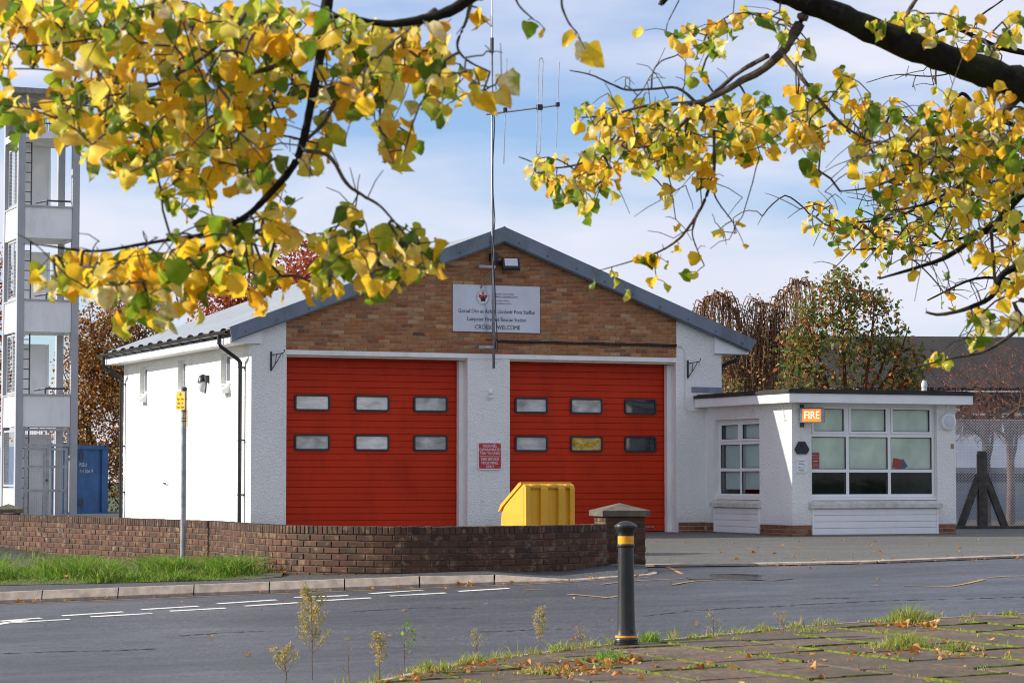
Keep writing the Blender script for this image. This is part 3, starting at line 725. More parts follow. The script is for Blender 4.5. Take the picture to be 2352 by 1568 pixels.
brn = random.Random(2); pick = set(brn.sample(range(len(spots)), 300)) if len(spots) > 300 else set(range(len(spots)))
rest = MB()
for i, (x, L, z) in enumerate(spots):
    jx, jz = brn.uniform(-.0015, .0015), brn.uniform(-.0015, .0015)
    if i in pick: shared('brick', brick_mesh(L), ST, (x, jx, rz(z + jz)))
    else: rest.cbox(x, x + L, -0.002 + jx, 0.016, rz(z + jz), rz(z + BH + jz), 0.004)
o = rest.build('brickwork', MT['gable_brick'], ST, kind='stuff')
# bay doors
PZ0, PP = 0.325, 0.1235
def rounded(x0, x1, z0, z1, r, n=4):
    pts = []
    for cx, cz, a0 in ((x1 - r, z1 - r, 0), (x0 + r, z1 - r, 90), (x0 + r, z0 + r, 180), (x1 - r, z0 + r, 270)):
        for k in range(n + 1):
            a = R(a0 + 90 * k / n); pts.append((cx + r * math.cos(a), cz + r * math.sin(a)))
    return pts
def ring(m, outer, inner, y0, y1):
    n = len(outer)
    vs = [(x, y0, z) for x, z in outer] + [(x, y0, z) for x, z in inner] + [(x, y1, z) for x, z in outer] + [(x, y1, z) for x, z in inner]
    fs = []
    for i in range(n):
        j = (i + 1) % n
        fs += [(i, j, n + j, n + i), (i, 2 * n + i, 2 * n + j, j), (n + i, n + j, 3 * n + j, 3 * n + i)]
    m.add(vs, fs)
pane_kind = [['mirror_pale', 'mirror_pale', 'mirror_grey', 'mirror_grey', 'mirror_pale', 'mirror_grey'],
             ['mirror_grey', 'mirror_grey', 'mirror_dark', 'mirror_grey', 'mirror_yellow', 'mirror_dark']]
for di, ((x0, x1), wx) in enumerate(zip(DOORS, ([0.94, 2.115, 3.29], [5.365, 6.53, 7.694]))):
    m = MB(); m.box(x0 - 0.05, x1 + 0.05, 0.40, 0.46, rz(0.30), rz(3.70))
    dr = m.build('bay_door', MT['door_gap'], ST); dr['label'] = 'red sectional bay door with silvery panes' if di == 0 else 'red sectional bay door with one yellow pane'
    pm = MB(); pm.cbox(0, x1 - x0 - 0.10 + (0.02 if di == 0 else 0.02), 0, 0.03, 0, PP - 0.005, 0.005); pme = pm.mesh('panel'); pme.materials.append(MT['door_red'])
    k = 0; z = PZ0
    while z < 3.60:
        shared('panel', pme, dr, (x0 + 0.003, 0.365, rz(z))); z += PP
    for r_, zb in enumerate((2.595, 1.86)):
        for c_, xw in enumerate(wx):
            w_, h_ = 0.69, 0.308
            fm = MB(); ring(fm, rounded(xw, xw + w_, rz(zb), rz(zb + h_), 0.05), rounded(xw + 0.036, xw + w_ - 0.036, rz(zb + 0.036), rz(zb + h_ - 0.036), 0.022), 0.338, 0.37)
            fm.build('window_frame', MT['rubber'], dr)
            pn = MB(); q = rounded(xw + 0.03, xw + w_ - 0.03, rz(zb + 0.03), rz(zb + h_ - 0.03), 0.02)
            pn.add([(x, 0.354, z_) for x, z_ in q], [tuple(range(len(q) - 1, -1, -1))]); pn.build('window_pane', MT[pane_kind[di][r_ * 3 + c_]], dr)
    m = MB(); m.box(x0 + 0.003, x1 - 0.1, 0.355, 0.40, rz(0.30), rz(PZ0 - 0.003)); m.build('bottom_seal', MT['rubber'], dr)
    if di == 1:
        m = MB(); m.box(8.02, 8.32, 0.361, 0.366, rz(0.365), rz(0.43)); bd = m.build('maker_badge', plain('badge_blue', (0.05, 0.02, 0.10), 0.5), dr)
        lettering('HORMANN', 0.062, (8.17, 0.360, rz(0.398)), dr, MT['sign_yellow'], off=0.0, name='badge_lettering')
    else:
        m = MB(); m.lathe([(0.03, 0), (0.03, 0.02), (0.012, 0.03)], 12, Matrix.Translation((4.06, 0.362, rz(0.44))) @ Matrix.Rotation(R(90), 4, 'X')); m.build('lock', MT['dark_steel'], dr)
# roof sheets: corrugated
def corrugated(xa, xb, za, zb):
    m = MB(); y0, y1 = -0.16, DEP + 0.30; n = 96
    prof = []
    for i in range(n * 4 + 1):
        y = lerp(y0, y1, i / (n * 4)); k = i % 4; prof.append((y, 0.0 if k in (0, 1) else 0.022))
    for s_ in range(2):
        x = (xa, xb)[s_]; zz = (za, zb)[s_]
        for y, h in prof: m.v.append((x, y, zz + h))
    L = len(prof)
    for i in range(L - 1): m.f.append((i, i + 1, L + i + 1, L + i))
    return m
rf = corrugated(XR, EAVE_L - 0.03, rz(ZR_ - 0.03), rz(ZE - 0.04)).build('roof_sheet', MT['roof'], ST)
rf2 = corrugated(EAVE_R + 0.03, XR, rz(ZE - 0.04), rz(ZR_ - 0.03)).build('roof_sheet', MT['roof'], ST)
m = MB()
for a, b in ((EAVE_L, XR), (XR, EAVE_R)):
    m.prism([(a, -0.10, rz(roof_top(a) - 0.05)), (a, -0.10, rz(roof_top(a) - 0.16)), (b, -0.10, rz(roof_top(b) - 0.16)), (b, -0.10, rz(roof_top(b) - 0.05))], (0, DEP + 0.3, 0))
m.build('roof_deck', MT['room'], ST)
# verge flashings on the front gable
for a, b in ((EAVE_L - 0.05, XR), (XR, EAVE_R + 0.05)):
    sgn = 1 if a < XR - 1 else -1
    m = MB()
    za, zb = (ZE - 0.015, ZR_) if sgn == 1 else (ZR_, ZE - 0.015)
    lo = a + (0.05 if sgn == 1 else 0); hi = b - (0 if sgn == 1 else 0.11)
    m.prism([(a, -0.19, rz(za + 0.02)), (lo, -0.19, rz(za - 0.20 if sgn == 1 else za - 0.235)), (hi, -0.19, rz(zb - 0.235 if sgn == 1 else zb - 0.18)), (b, -0.19, rz(zb + 0.02))], (0, 0.03, 0))
    m.prism([(a, -0.19, rz(za + 0.021)), (b, -0.19, rz(zb + 0.021)), (b, -0.19, rz(zb + 0.036)), (a, -0.19, rz(za + 0.036))], (0, 0.16, 0))
    m.prism([(lo, -0.16, rz((za if sgn == 1 else za) - 0.205 + (0 if sgn == 1 else -0.03))), (lo, -0.16, rz(za - 0.225 - (0 if sgn == 1 else 0.03))), (hi, -0.16, rz(zb - 0.262 + (0 if sgn == 1 else 0.06))), (hi, -0.16, rz(zb - 0.24 + (0 if sgn == 1 else 0.06)))], (0, 0.16, 0))
    vf = m.build('verge_flashing', MT['flash'], ST)
    for k in range(9):
        t_ = (k + 0.5) / 9; x = lerp(a, b, t_); z = lerp(za, zb, t_) - 0.155
        sm = MB(); sm.lathe([(0.016, 0), (0.016, 0.012)], 8, Matrix.Translation((x, -0.19, rz(z))) @ Matrix.Rotation(R(90), 4, 'X')); sm.build('fixing', MT['dark_steel'], vf)
m = MB(); m.prism([(XR - 0.05, -0.195, rz(ZR_ - 0.25)), (XR + 0.05, -0.195, rz(ZR_ - 0.25)), (XR + 0.05, -0.195, rz(ZR_ + 0.016)), (XR, -0.195, rz(ZR_ + 0.045)), (XR - 0.05, -0.195, rz(ZR_ + 0.016))], (0, 0.02, 0)); m.build('ridge_cap', MT['flash'], ST)
# eaves: boxed soffit ends, fascia, gutter with arms, filler
for xa, xb, sx in ((-0.40, 0.17, 1), (WID - 0.17, 10.22, -1)):
    zl = roof_bot(xa) + 0.06; zr2 = roof_bot(xb) + 0.06
    m = MB(); m.prism([(xa, -0.07, rz(3.80)), (xb, -0.07, rz(3.80)), (xb, -0.07, rz(zr2)), (xa, -0.07, rz(zl))], (0, 0.068, 0)); m.build('box_end', MT['upvc'], ST)
m = MB(); m.box(-0.42, -0.40, -0.065, DEP + 0.2, rz(3.795), rz(3.985)); m.box(-0.399, -0.002, 0.0, DEP + 0.2, rz(3.80), rz(3.815)); m.build('fascia', MT['upvc'], ST)
m = MB(); m.box(10.20, 10.22, -0.065, DEP + 0.2, rz(3.795), rz(3.985)); m.box(WID + .002, 10.199, 0.0, DEP + 0.2, rz(3.80), rz(3.815)); m.build('fascia', MT['upvc'], ST)
def gutter(x):
    m = MB(); n = 8; y0, y1 = -0.10, DEP + 0.28; vs = []
    for y in (y0, y1):
        for r_ in (0.062, 0.056):
            for k in range(n + 1): vs.append((x + r_ * math.cos(R(180 + 180 * k / n)), y, rz(4.015) + r_ * math.sin(R(180 + 180 * k / n))))
    q = n + 1; fs = []
    for k in range(n): fs += [(k, k + 1, 2 * q + k + 1, 2 * q + k), (q + k + 1, q + k, 3 * q + k, 3 * q + k + 1), (k + 1, k, q + k, q + k + 1), (2 * q + k, 2 * q + k + 1, 3 * q + k + 1, 3 * q + k)]
    m.add(vs, fs); return m
for x, side in ((-0.485, 1), (10.285, -1)):
    gt = gutter(x).build('gutter', MT['black_pipe'], ST, smooth=50)
    me_ = MB(); me_.box(-0.008 if side == 1 else -0.11, 0.11 if side == 1 else 0.008, -0.014, 0.014, -0.085, -0.066)
    me_.lathe([(0.066, -0.016), (0.066, 0.016)], 12, Matrix.Rotation(R(90), 4, 'X')); gme = me_.mesh('gutter_arm'); gme.materials.append(MT['black_pipe'])
    if side == 1:
        for k in range(13): shared('gutter_arm', gme, gt, (x, 0.15 + k * 0.74, rz(4.012)))
m = MB(); frn = random.Random(8)
for k in range(118):
    y = -0.1 + k * 0.082; m.box(-0.47 + frn.uniform(-.01, .01), -0.42, y, y + 0.045, rz(4.015), rz(4.035 + frn.uniform(0, .012)))
m.build('foam_closure', MT['filler'], ST, kind='stuff')
# downpipes
def downpipe(y):
    m = MB(); m.tube([(-0.485, y, rz(3.98)), (-0.485, y, rz(3.83)), (-0.46, y, rz(3.76)), (-0.16, y, rz(3.55)), (-0.10, y, rz(3.50)), (-0.085, y, rz(3.42)), (-0.085, y, rz(0.36)), (-0.085, y, rz(0.31))], 0.036, 10)
    for z in (3.84, 3.44): m.lathe([(0.042, -0.05), (0.042, 0.05)], 12, Matrix.Translation((-0.485 if z > 3.6 else -0.085, y, rz(z))))
    dp = m.build('downpipe', MT['black_pipe'], ST, smooth=50)
    for z in (3.38, 2.05, 1.05, 0.45):
        b = MB(); b.lathe([(0.044, -0.012), (0.044, 0.012)], 12, Matrix.Translation((-0.085, y, rz(z)))); b.box(-0.09, 0.0, y - 0.05, y - 0.03, rz(z - 0.015), rz(z + 0.015)); b.box(-0.09, 0.0, y + 0.03, y + 0.05, rz(z - 0.015), rz(z + 0.015)); b.build('pipe_clip', MT['black_pipe'], dp)
downpipe(0.42); downpipe(9.28)
m = MB(); m.tube([(10.285, 0.5, rz(3.98)), (10.285, 0.5, rz(3.80)), (10.25, 0.5, rz(3.72)), (9.80, 0.5, rz(3.53)), (9.74, 0.5, rz(3.45)), (9.74, 0.5, rz(2.9))], 0.036, 10); m.build('downpipe', MT['black_pipe'], ST, smooth=50)
# small side windows with sills and vent hoods
for ya, yb in SW:
    wn_ = MB(); wn_.box(0.09, 0.14, ya, yb, rz(SZ0), rz(SZ0 + 0.06)); wn_.box(0.09, 0.14, ya, yb, rz(SZ1 - 0.06), rz(SZ1)); wn_.box(0.09, 0.14, ya, ya + 0.06, rz(SZ0 + .06), rz(SZ1 - .06)); wn_.box(0.09, 0.14, yb - 0.06, yb, rz(SZ0 + .06), rz(SZ1 - .06))
    wo = wn_.build('window', MT['upvc'], ST)
    g_ = MB(); g_.box(0.105, 0.12, ya + 0.06, yb - 0.06, rz(SZ0 + .06), rz(SZ1 - .06)); g_.build('pane', MT['far_glass'], wo)
    g_ = MB(); g_.box(-0.03, 0.085, ya - 0.02, yb + 0.02, rz(SZ0 - 0.035), rz(SZ0 - 0.002)); g_.build('window_sill', MT['upvc'], wo)
    yc = ya + 0.18
    g_ = MB(); g_.prism([(0, yc - .17, rz(2.94)), (-0.14, yc - .17, rz(2.94)), (-0.16, yc - .17, rz(2.99)), (-0.04, yc - .17, rz(3.075)), (0, yc - .17, rz(3.075))], (0, 0.34, 0)); g_.build('vent_hood', MT['upvc'], ST)
# plinth course at the side wall foot and at the right pier
m = MB(); m.box(-0.012, -0.001, 0.0, DEP, rz(0.2), rz(0.50)); m.build('plinth', MT['plinth_brick'], ST)
m = MB(); m.box(8.68, 9.27, -0.022, -0.001, rz(0.2), rz(0.50)); m.build('plinth', MT['mortar'], ST)
for r_ in range(3):
    x = 8.682 - (0.11 if r_ % 2 else 0)
    while x < 9.27:
        a, b = max(8.682, x), min(9.268, x + 0.215)
        if b - a > 0.03:
            g_ = MB(); g_.cbox(a, b, -0.032, -0.018, rz(0.272 + r_ * 0.076), rz(0.272 + r_ * 0.076 + 0.065)); g_.build('plinth_brick', MT['plinth_brick'], ST)
        x += 0.226
# wall drip hook and stain on side wall
m = MB(); m.box(8.98, 9.68, -0.014, -0.001, rz(3.03), rz(3.14)); m.build('lead_flashing', MT['lead'], ST)

# ---- things fixed to the station
sg = on_station('station_sign', 'silver station name board with crest on the brick gable', 'sign', 4.83, -0.03, 4.56)
m = MB(); m.cbox(-0.895, 0.895, 0, 0.02, -0.445, 0.445, 0.003); m.build('board', MT['silver_sign'], sg)
for s_, sz, x, z in (('Gorsaf Dân ac Achub Llanbedr Pont Steffan', 0.104, 0.0, -0.055), ('Lampeter Fire and Rescue Station', 0.104, 0.0, -0.205), ('CROESO  WELCOME', 0.116, 0.02, -0.355)):
    lettering(s_, sz, (x, -0.003, z), sg, MT['ink'], sx=0.86, off=0.0)
for i, s_ in enumerate(('Gwasanaeth Tân ac Achub', 'Canolbarth a Gorllewin Cymru')): lettering(s_, 0.05, (-0.11, -0.003, 0.285 - i * 0.05), sg, MT['grey_ink'], 'LEFT', sx=0.86, off=0.0)
for i, s_ in enumerate(('Mid and West Wales', 'Fire and Rescue Service')): lettering(s_, 0.05, (-0.11, -0.003, 0.155 - i * 0.05), sg, MT['grey_ink'], 'LEFT', sx=0.86, off=0.0)
m = MB(); m.box(-0.11, 0.36, -0.003, 0, 0.213, 0.217); m.build('rule', MT['grey_ink'], sg)
cx, cz = -0.285, 0.205
def star(m, r0, r1, n, y, t_=0.002):
    pts = [((r0 if k % 2 == 0 else r1) * math.cos(R(90) + math.pi * k / n) + cx, y, (r0 if k % 2 == 0 else r1) * math.sin(R(90) + math.pi * k / n) + cz) for k in range(2 * n)]
    m.add(pts + [(cx, y - t_, cz)], [(k, (k + 1) % (2 * n), 2 * n) for k in range(2 * n)])
m = MB(); star(m, 0.155, 0.112, 16, -0.002); em = m.build('crest', MT['ink'], sg)
m = MB(); star(m, 0.145, 0.10, 16, -0.0045); m.build('crest_star', MT['sign_white'], em)
m = MB()
for sx in (-1, 1): m.add([(cx + sx * .03, -0.009, cz - .05), (cx + sx * .09, -0.009, cz + .02), (cx + sx * .075, -0.009, cz + .06), (cx + sx * .02, -0.009, cz + .045)], [(0, 1, 2, 3) if sx == 1 else (3, 2, 1, 0)])
m.add([(cx - .025, -0.009, cz + .06), (cx + .025, -0.009, cz + .06), (cx + .015, -0.009, cz + .11), (cx, -0.009, cz + .095), (cx - .015, -0.009, cz + .11)], [(0, 1, 2, 3, 4)]); m.build('crest_wing', MT['sign_red'], em)
m = MB(); m.add([(cx - .045, -0.0105, cz - .07), (cx + .045, -0.0105, cz - .07), (cx + .05, -0.0105, cz - .02), (cx + .02, -0.0105, cz), (cx + .012, -0.0105, cz + .05), (cx - .012, -0.0105, cz + .05), (cx - .02, -0.0105, cz), (cx - .05, -0.0105, cz - .02)], [tuple(range(8))]); m.build('crest_shield', MT['ink'], em)

ws = on_station('warning_sign', 'red bilingual personnel-only notice on the pillar between the bay doors', 'sign', 4.69, -0.03, 1.77)
m = MB(); q = rounded(-0.235, 0.235, -0.255, 0.255, 0.02); m.prism([(x, 0, z) for x, z in q], (0, 0.02, 0)); m.build('board', MT['sign_white'], ws)
m = MB(); q = rounded(-0.225, 0.225, -0.235, 0.245, 0.015); m.prism([(x, -0.003, z) for x, z in q], (0, 0.003, 0)); m.build('face', MT['sign_red'], ws)
for i, (s_, z) in enumerate((('PERSONÊL', .19), ('GWASANEATH', .12), ('TÂN YN UNIG', .05), ('FIRE SERVICE', -.06), ('PERSONNEL', -.13), ('ONLY', -.20))): lettering(s_, 0.072, (0, -0.0045, z), ws, MT['sign_white'], off=0.0, sx=0.88)
m = MB(); m.box(-0.2, 0.2, -0.005, -0.003, -0.012, -0.004); m.build('rule', MT['sign_white'], ws)
for x in (-.205, .205):
    for z in (-.215, .225):
        m = MB(); m.lathe([(0.008, 0), (0.006, 0.004)], 8, Matrix.Translation((x, -0.003, z)) @ Matrix.Rotation(R(90), 4, 'X')); m.build('screw', MT['sign_white'], ws)

pi_ = on_station('motion_sensor', 'small white motion sensor high on the pillar between the doors', 'sensor', 4.68, 0.0, 2.93)
m = MB(); m.box(-0.035, 0.035, -0.03, 0, -0.07, 0.08); m.build('base', MT['upvc'], pi_)
m = MB(); m.lathe([(0.01, -0.05), (0.04, -0.045), (0.045, 0.0), (0.035, 0.04), (0.01, 0.055)], 14, Matrix.Translation((0.01, -0.06, 0.05))); m.build('lens', MT['upvc'], pi_, smooth='all')
m = MB(); m.lathe([(0.01, -0.03), (0.032, -0.02), (0.032, 0.015), (0.01, 0.03)], 14, Matrix.Translation((0.015, -0.06, -0.05))); m.build('swivel', MT['upvc'], pi_, smooth='all')
# wrought hanging basket brackets
def bracket(a, label):
    t_ = on_station('hanging_bracket', label, 'bracket', a, -0.012, 3.33, 'wrought iron hanging brackets on the station front')
    m = MB(); m.box(-0.014, 0.014, -0.012, 0.012, -0.02, 0.33); m.build('back_plate', MT['black'], t_)
    m = MB(); dx, dy = 0.20, -0.12
    f = lambda t, z: (dx * t, dy * t, z)
    m.tube([f(0.05, .27), f(.5, .285), f(.92, .30), f(1.02, .315), f(1.08, .335), f(1.06, .36), f(1.0, .355)], 0.009, 6); m.build('arm', MT['black'], t_)
    m = MB(); m.tube([f(0.05, .0), f(.45, .14), f(.82, .29)], 0.008, 6); m.build('strut', MT['black'], t_)
    m = MB(); m.tube([f(.42, .285), f(.40, .2), f(.36, .13), f(.30, .10), f(.27, .12)], 0.007, 6); m.tube([f(.9, .30), f(.96, .27), f(.94, .235), f(.88, .24)], 0.007, 6); m.build('scroll', MT['black'], t_)
bracket(0.37, 'black scrolled iron bracket on the pier beside the sunlit corner'); bracket(8.90, 'black scrolled iron bracket above the low office roof')
# floodlight under the ridge
fl = on_station('floodlight', 'black square floodlight under the gable peak', 'lamp', 5.0, -0.02, 5.42)
m = MB(); m.box(-0.33, -0.18, -0.10, 0.0, 0.03, 0.19); m.box(-0.18, -0.1, -0.06, -0.03, -0.03, 0.05); m.build('junction_box', MT['black'], fl)
Mx = Matrix.Translation((0.04, -0.20, -0.02)) @ Matrix.Rotation(R(-12), 4, 'Z') @ Matrix.Rotation(R(-22), 4, 'X')
m = MB(); m.cbox(-0.17, 0.17, -0.04, 0.05, -0.11, 0.13, 0.01, Mx); m.build('housing', MT['black'], fl)
m = MB(); m.box(-0.125, 0.125, -0.046, -0.038, -0.055, 0.10, Mx); m.build('lens', MT['plastic_lamp'], fl)
m = MB(); m.box(-0.02, 0.02, -0.16, 0.0, -0.06, -0.03); m.build('arm', MT['black'], fl)
# antenna mast with yagi
ma = on_station('antenna_mast', 'tall slim metal antenna mast with yagi fixed to the gable', 'antenna', 4.66, -0.22, 3.42)
m = MB(); m.tube([(0.03, 0, 0.0), (0.015, 0, 1.5), (0.0, 0, 3.0), (-0.01, 0, 6.05)], [0.027, 0.027, 0.026, 0.024], 10); m.build('pole', MT['galv'], ma, smooth='all')
m = MB(); m.tube([(-0.01, 0, 6.0), (-0.01, 0, 6.28)], 0.035, 10); m.build('coupling', MT['dark_steel'], ma)
m = MB(); m.tube([(-0.01, 0, 6.2), (-0.012, 0, 8.2)], 0.014, 8); m.build('whip', MT['alu'], ma)
m = MB(); m.tube([(-0.15, -0.04, 4.80), (1.37, -0.04, 5.07)], 0.02, 8); m.build('boom', MT['alu'], ma)
for x, z0, z1 in ((0.24, 3.87, 5.89), (1.33, 4.25, 5.90)):
    m = MB(); m.tube([(x - .035, -0.07, z0), (x + .03, -0.07, z1)], 0.0105, 6); m.build('element', MT['alu'], ma)
    m = MB(); m.box(x - .03, x + .03, -0.09, -0.02, (z0 + z1) / 2 - .04 + (0.03 if x < 1 else 0), (z0 + z1) / 2 + .04 + (0.03 if x < 1 else 0)); m.build('clamp', MT['black'], ma)
pts = [(0.90, -0.07, 4.12), (0.955, -0.07, 5.88)]; m = MB()
lp = [(0.935, -.07, 5.88), (0.95, -.07, 5.93), (0.98, -.07, 5.955), (1.01, -.07, 5.93), (1.02, -.07, 5.88), (0.955, -.07, 4.15), (0.94, -.07, 4.10), (0.91, -.07, 4.08), (0.885, -.07, 4.10), (0.88, -.07, 4.15), (0.935, -.07, 5.88)]
m.tube(lp, 0.0105, 6); m.build('folded_dipole', MT['alu'], ma)
m = MB(); m.box(0.90, 1.0, -0.10, -0.02, 4.95, 5.05); m.build('clamp', MT['black'], ma)
for z in (0.40, 1.92):
    m = MB(); m.box(-0.27, 0.06, -0.012, 0.012, z - .025, z + .025); m.box(-0.27, -0.25, 0.012, 0.20, z - .025, z + .025); m.lathe([(0.034, z - .02), (0.034, z + .02)], 10); m.build('wall_bracket', MT['galv'], ma)
m = MB(); m.tube([(0.03, 0.0, 1.9), (-0.10, 0.10, 1.72), (-0.16, 0.19, 1.52)], 0.014, 6); m.build('stay', MT['galv'], ma)
m = MB(); m.tube([(0.01, -.03, 5.0), (0.035, -.03, 4.6), (-0.02, -.03, 3.6), (0.04, -.03, 2.8), (-.01, -.03, 2.2), (0.04, -.03, 1.6), (0.06, -.03, 1.0), (0.09, -.03, 0.55), (0.10, -.03, 0.36), (0.07, -.03, 0.31), (0.05, -.03, 0.4), (0.09, 0.05, 0.5), (0.16, 0.18, 0.56)], 0.009, 6); m.build('feed_cable', MT['black'], ma)
# cables along the gable
cb = on_station('wall_cable', 'black cable run sagging along the gable foot then white to the office', 'cable', 0, -0.012, 0)
m = MB()
for o_, dz in ((0, 0), (1, -0.03)):
    m.tube([(4.85 + i * 0.2, -0.004, 3.955 + dz + 0.006 * math.sin(i * 1.3 + o_) - 0.0) for i in range(19)] + [(8.655, -0.004, 3.96 + dz)], 0.011, 5)
m.build('black_cable', MT['black'], cb)
m = MB()
for o_, dz in ((0, 0), (1, -0.03)):
    x = 8.83 + 0.02 * o_
    m.tube([(8.655, -0.004, 3.96 + dz), (8.76, -0.004, 3.95 + dz), (x, -0.004, 3.86 + dz), (x + .01, -0.004, 3.2), (x, -0.004, 2.72), (x + .05, -0.004, 2.64 - dz), (x + .3, -0.004, 2.66 - dz), (9.24, -0.004, 2.66 - dz)], 0.009, 5)
m.build('white_cable', MT['white'], cb)
# bulkhead lamp on the sunlit side wall
bl = on_station('bulkhead_lamp', 'half-hooded bulkhead lamp on the sunlit side wall', 'lamp', 0.0, 3.05, 3.17)
m = MB(); Mx = Matrix.Rotation(R(-90), 4, 'Y')
prof = [(0.135, 0.0), (0.14, 0.03), (0.12, 0.09), (0.06, 0.125), (0.01, 0.13)]
def half(m, z0, z1, r_add):
    n = 20; base = []
    for r_, h in prof:
        for k in range(n + 1):
            a = lerp(z0, z1, k / n); base.append((-h - r_add, (r_ + r_add) * math.cos(a) * 0.8, (r_ + r_add) * math.sin(a) * 1.25))
    m.add(base, [(i * (n + 1) + k, i * (n + 1) + k + 1, (i + 1) * (n + 1) + k + 1, (i + 1) * (n + 1) + k) for i in range(len(prof) - 1) for k in range(n)])
half(m, 0, 2 * math.pi, 0.0); m.build('diffuser', MT['plastic_lamp'], bl, smooth='all')
m = MB(); half(m, R(15), R(165), 0.012); m.build('hood', MT['black'], bl, smooth='all')
m = MB(); m.box(-0.06, 0.0, -0.30, -0.17, 0.02, 0.16); m.build('photocell', MT['black'], bl)
m = MB(); m.lathe([(0.14, 0), (0.14, 0.02)], 20, Matrix.Rotation(R(-90), 4, 'Y') @ Matrix.Diagonal((1.25, 0.8, 1, 1))); m.build('base', MT['black'], bl)
hk = on_station('pipe_stub', 'small bent pipe stub on the sunlit side wall', 'pipe', 0.0, 5.75, 1.22)
m = MB(); m.tube([(0, 0.08, 0.0), (-0.06, 0.08, 0.03), (-0.07, 0.02, 0.04), (-0.06, -0.07, 0.035)], 0.012, 6); m.build('pipe', MT['dark_steel'], hk)
# ================================================================== office annex in front of the station's right end
AN = thing('office_annex', 'low white roughcast office with flat black-edged roof and wide window', 'building', sta(9.2816, -3.4413, FLOOR), PHI)
XA1, YB = 3.535, 6.0                                # local: x along the front from the corner, y back
def r3(z): return z - F
WT = 0.26
SIDE = (1.24, 3.05)                                  # opening in the side wall (local y)
FRT = (0.41, 3.122)                                 # opening in the front wall (local x)
ZT_S, ZT_F, ZTOP, ZS = 2.48, 2.735, 2.80, 0.80
m = MB()
m.box(0, FRT[0], 0, WT, r3(0.49), r3(ZTOP)); m.box(FRT[1], XA1, 0, WT, r3(0.49), r3(ZTOP))
m.box(FRT[0], FRT[1], 0.02, WT, r3(ZT_F + 0.003), r3(ZTOP))
m.box(0, WT, WT, SIDE[0], r3(0.49), r3(ZTOP)); m.box(0, WT, SIDE[1], 3.44, r3(0.49), r3(ZTOP)); m.box(0, WT, SIDE[0], SIDE[1], r3(ZT_S), r3(ZTOP))
m.box(XA1 - WT, XA1, WT, YB, r3(0.49), r3(ZTOP)); m.box(0.40, XA1 - WT, YB - WT, YB, r3(0.1), r3(ZTOP))
m.build('wall', MT['roughcast'], AN)
m = MB(); m.box(0.015, XA1 - .015, 0.02, WT, r3(0.1), r3(0.488)); m.box(0.02, WT, WT, 3.43, r3(0.1), r3(0.488)); m.box(XA1 - WT, XA1 - .015, WT, YB, r3(0.1), r3(0.488)); m.build('plinth', MT['mortar'], AN)
for r_ in range(3):
    z = r3(0.265 + r_ * 0.076)
    for lo, hi in ((0.004, FRT[0]), (FRT[1] + 0.01, XA1 - 0.004)):
        x = lo - (0.11 if r_ % 2 else 0)
        while x < hi:
            a, b = max(lo, x), min(hi, x + 0.215)
            if b - a > 0.03: g_ = MB(); g_.cbox(a, b, 0.008, 0.024, z, z + 0.065); g_.build('plinth_brick', MT['plinth_brick'], AN)
            x += 0.226
    for lo, hi in ((0.03, SIDE[0]), (SIDE[1] + 0.01, 3.43)):
        y = lo - (0.11 if r_ % 2 else 0)
        while y < hi:
            a, b = max(lo, y), min(hi, y + 0.215)
            if b - a > 0.03:
                g_ = MB(); g_.cbox(-b, -a, 0.006, 0.024, z, z + 0.065, 0.004, Matrix.Rotation(R(-90), 4, 'Z')); g_.build('plinth_brick', MT['plinth_brick'], AN)
            y += 0.226
# roof and fascia
OV = 0.34
m = MB(); m.box(-0.24, XA1 + 0.17, -OV, 3.42, r3(2.735), r3(2.90)); m.box(0.40, XA1 + 0.17, 3.42, YB + 0.2, r3(2.735), r3(2.90)); m.build('fascia', MT['upvc'], AN)
m = MB()
m.box(-0.265, XA1 + 0.195, -OV - 0.025, 3.425, r3(2.902), r3(2.962)); m.box(0.395, XA1 + 0.195, 3.425, YB + 0.2, r3(2.902), r3(2.962))
m.build('roof_edge', MT['bitumen'], AN)
m = MB(); m.box(-0.2, XA1 + 0.12, -OV + 0.06, 3.41, r3(2.963), r3(2.985)); m.build('roof_felt', MT['bitumen'], AN)
for x_ in (-0.22, 1.3, 2.6):
    pass
m = MB(); m.tube([(XA1 + 0.2, -0.30, r3(2.86)), (XA1 + 0.2, 5.9, r3(2.86))], 0.05, 8); m.build('gutter', MT['black_pipe'], AN)
m = MB(); m.lathe([(0.05, 0), (0.05, 0.09), (0.058, 0.09), (0.058, 0.13), (0.045, 0.18), (0.03, 0.215)], 12, Matrix.Translation((2.98, 0.2, r3(2.985)))); vp = m.build('vent_cowl', MT['plastic_lamp'], AN)
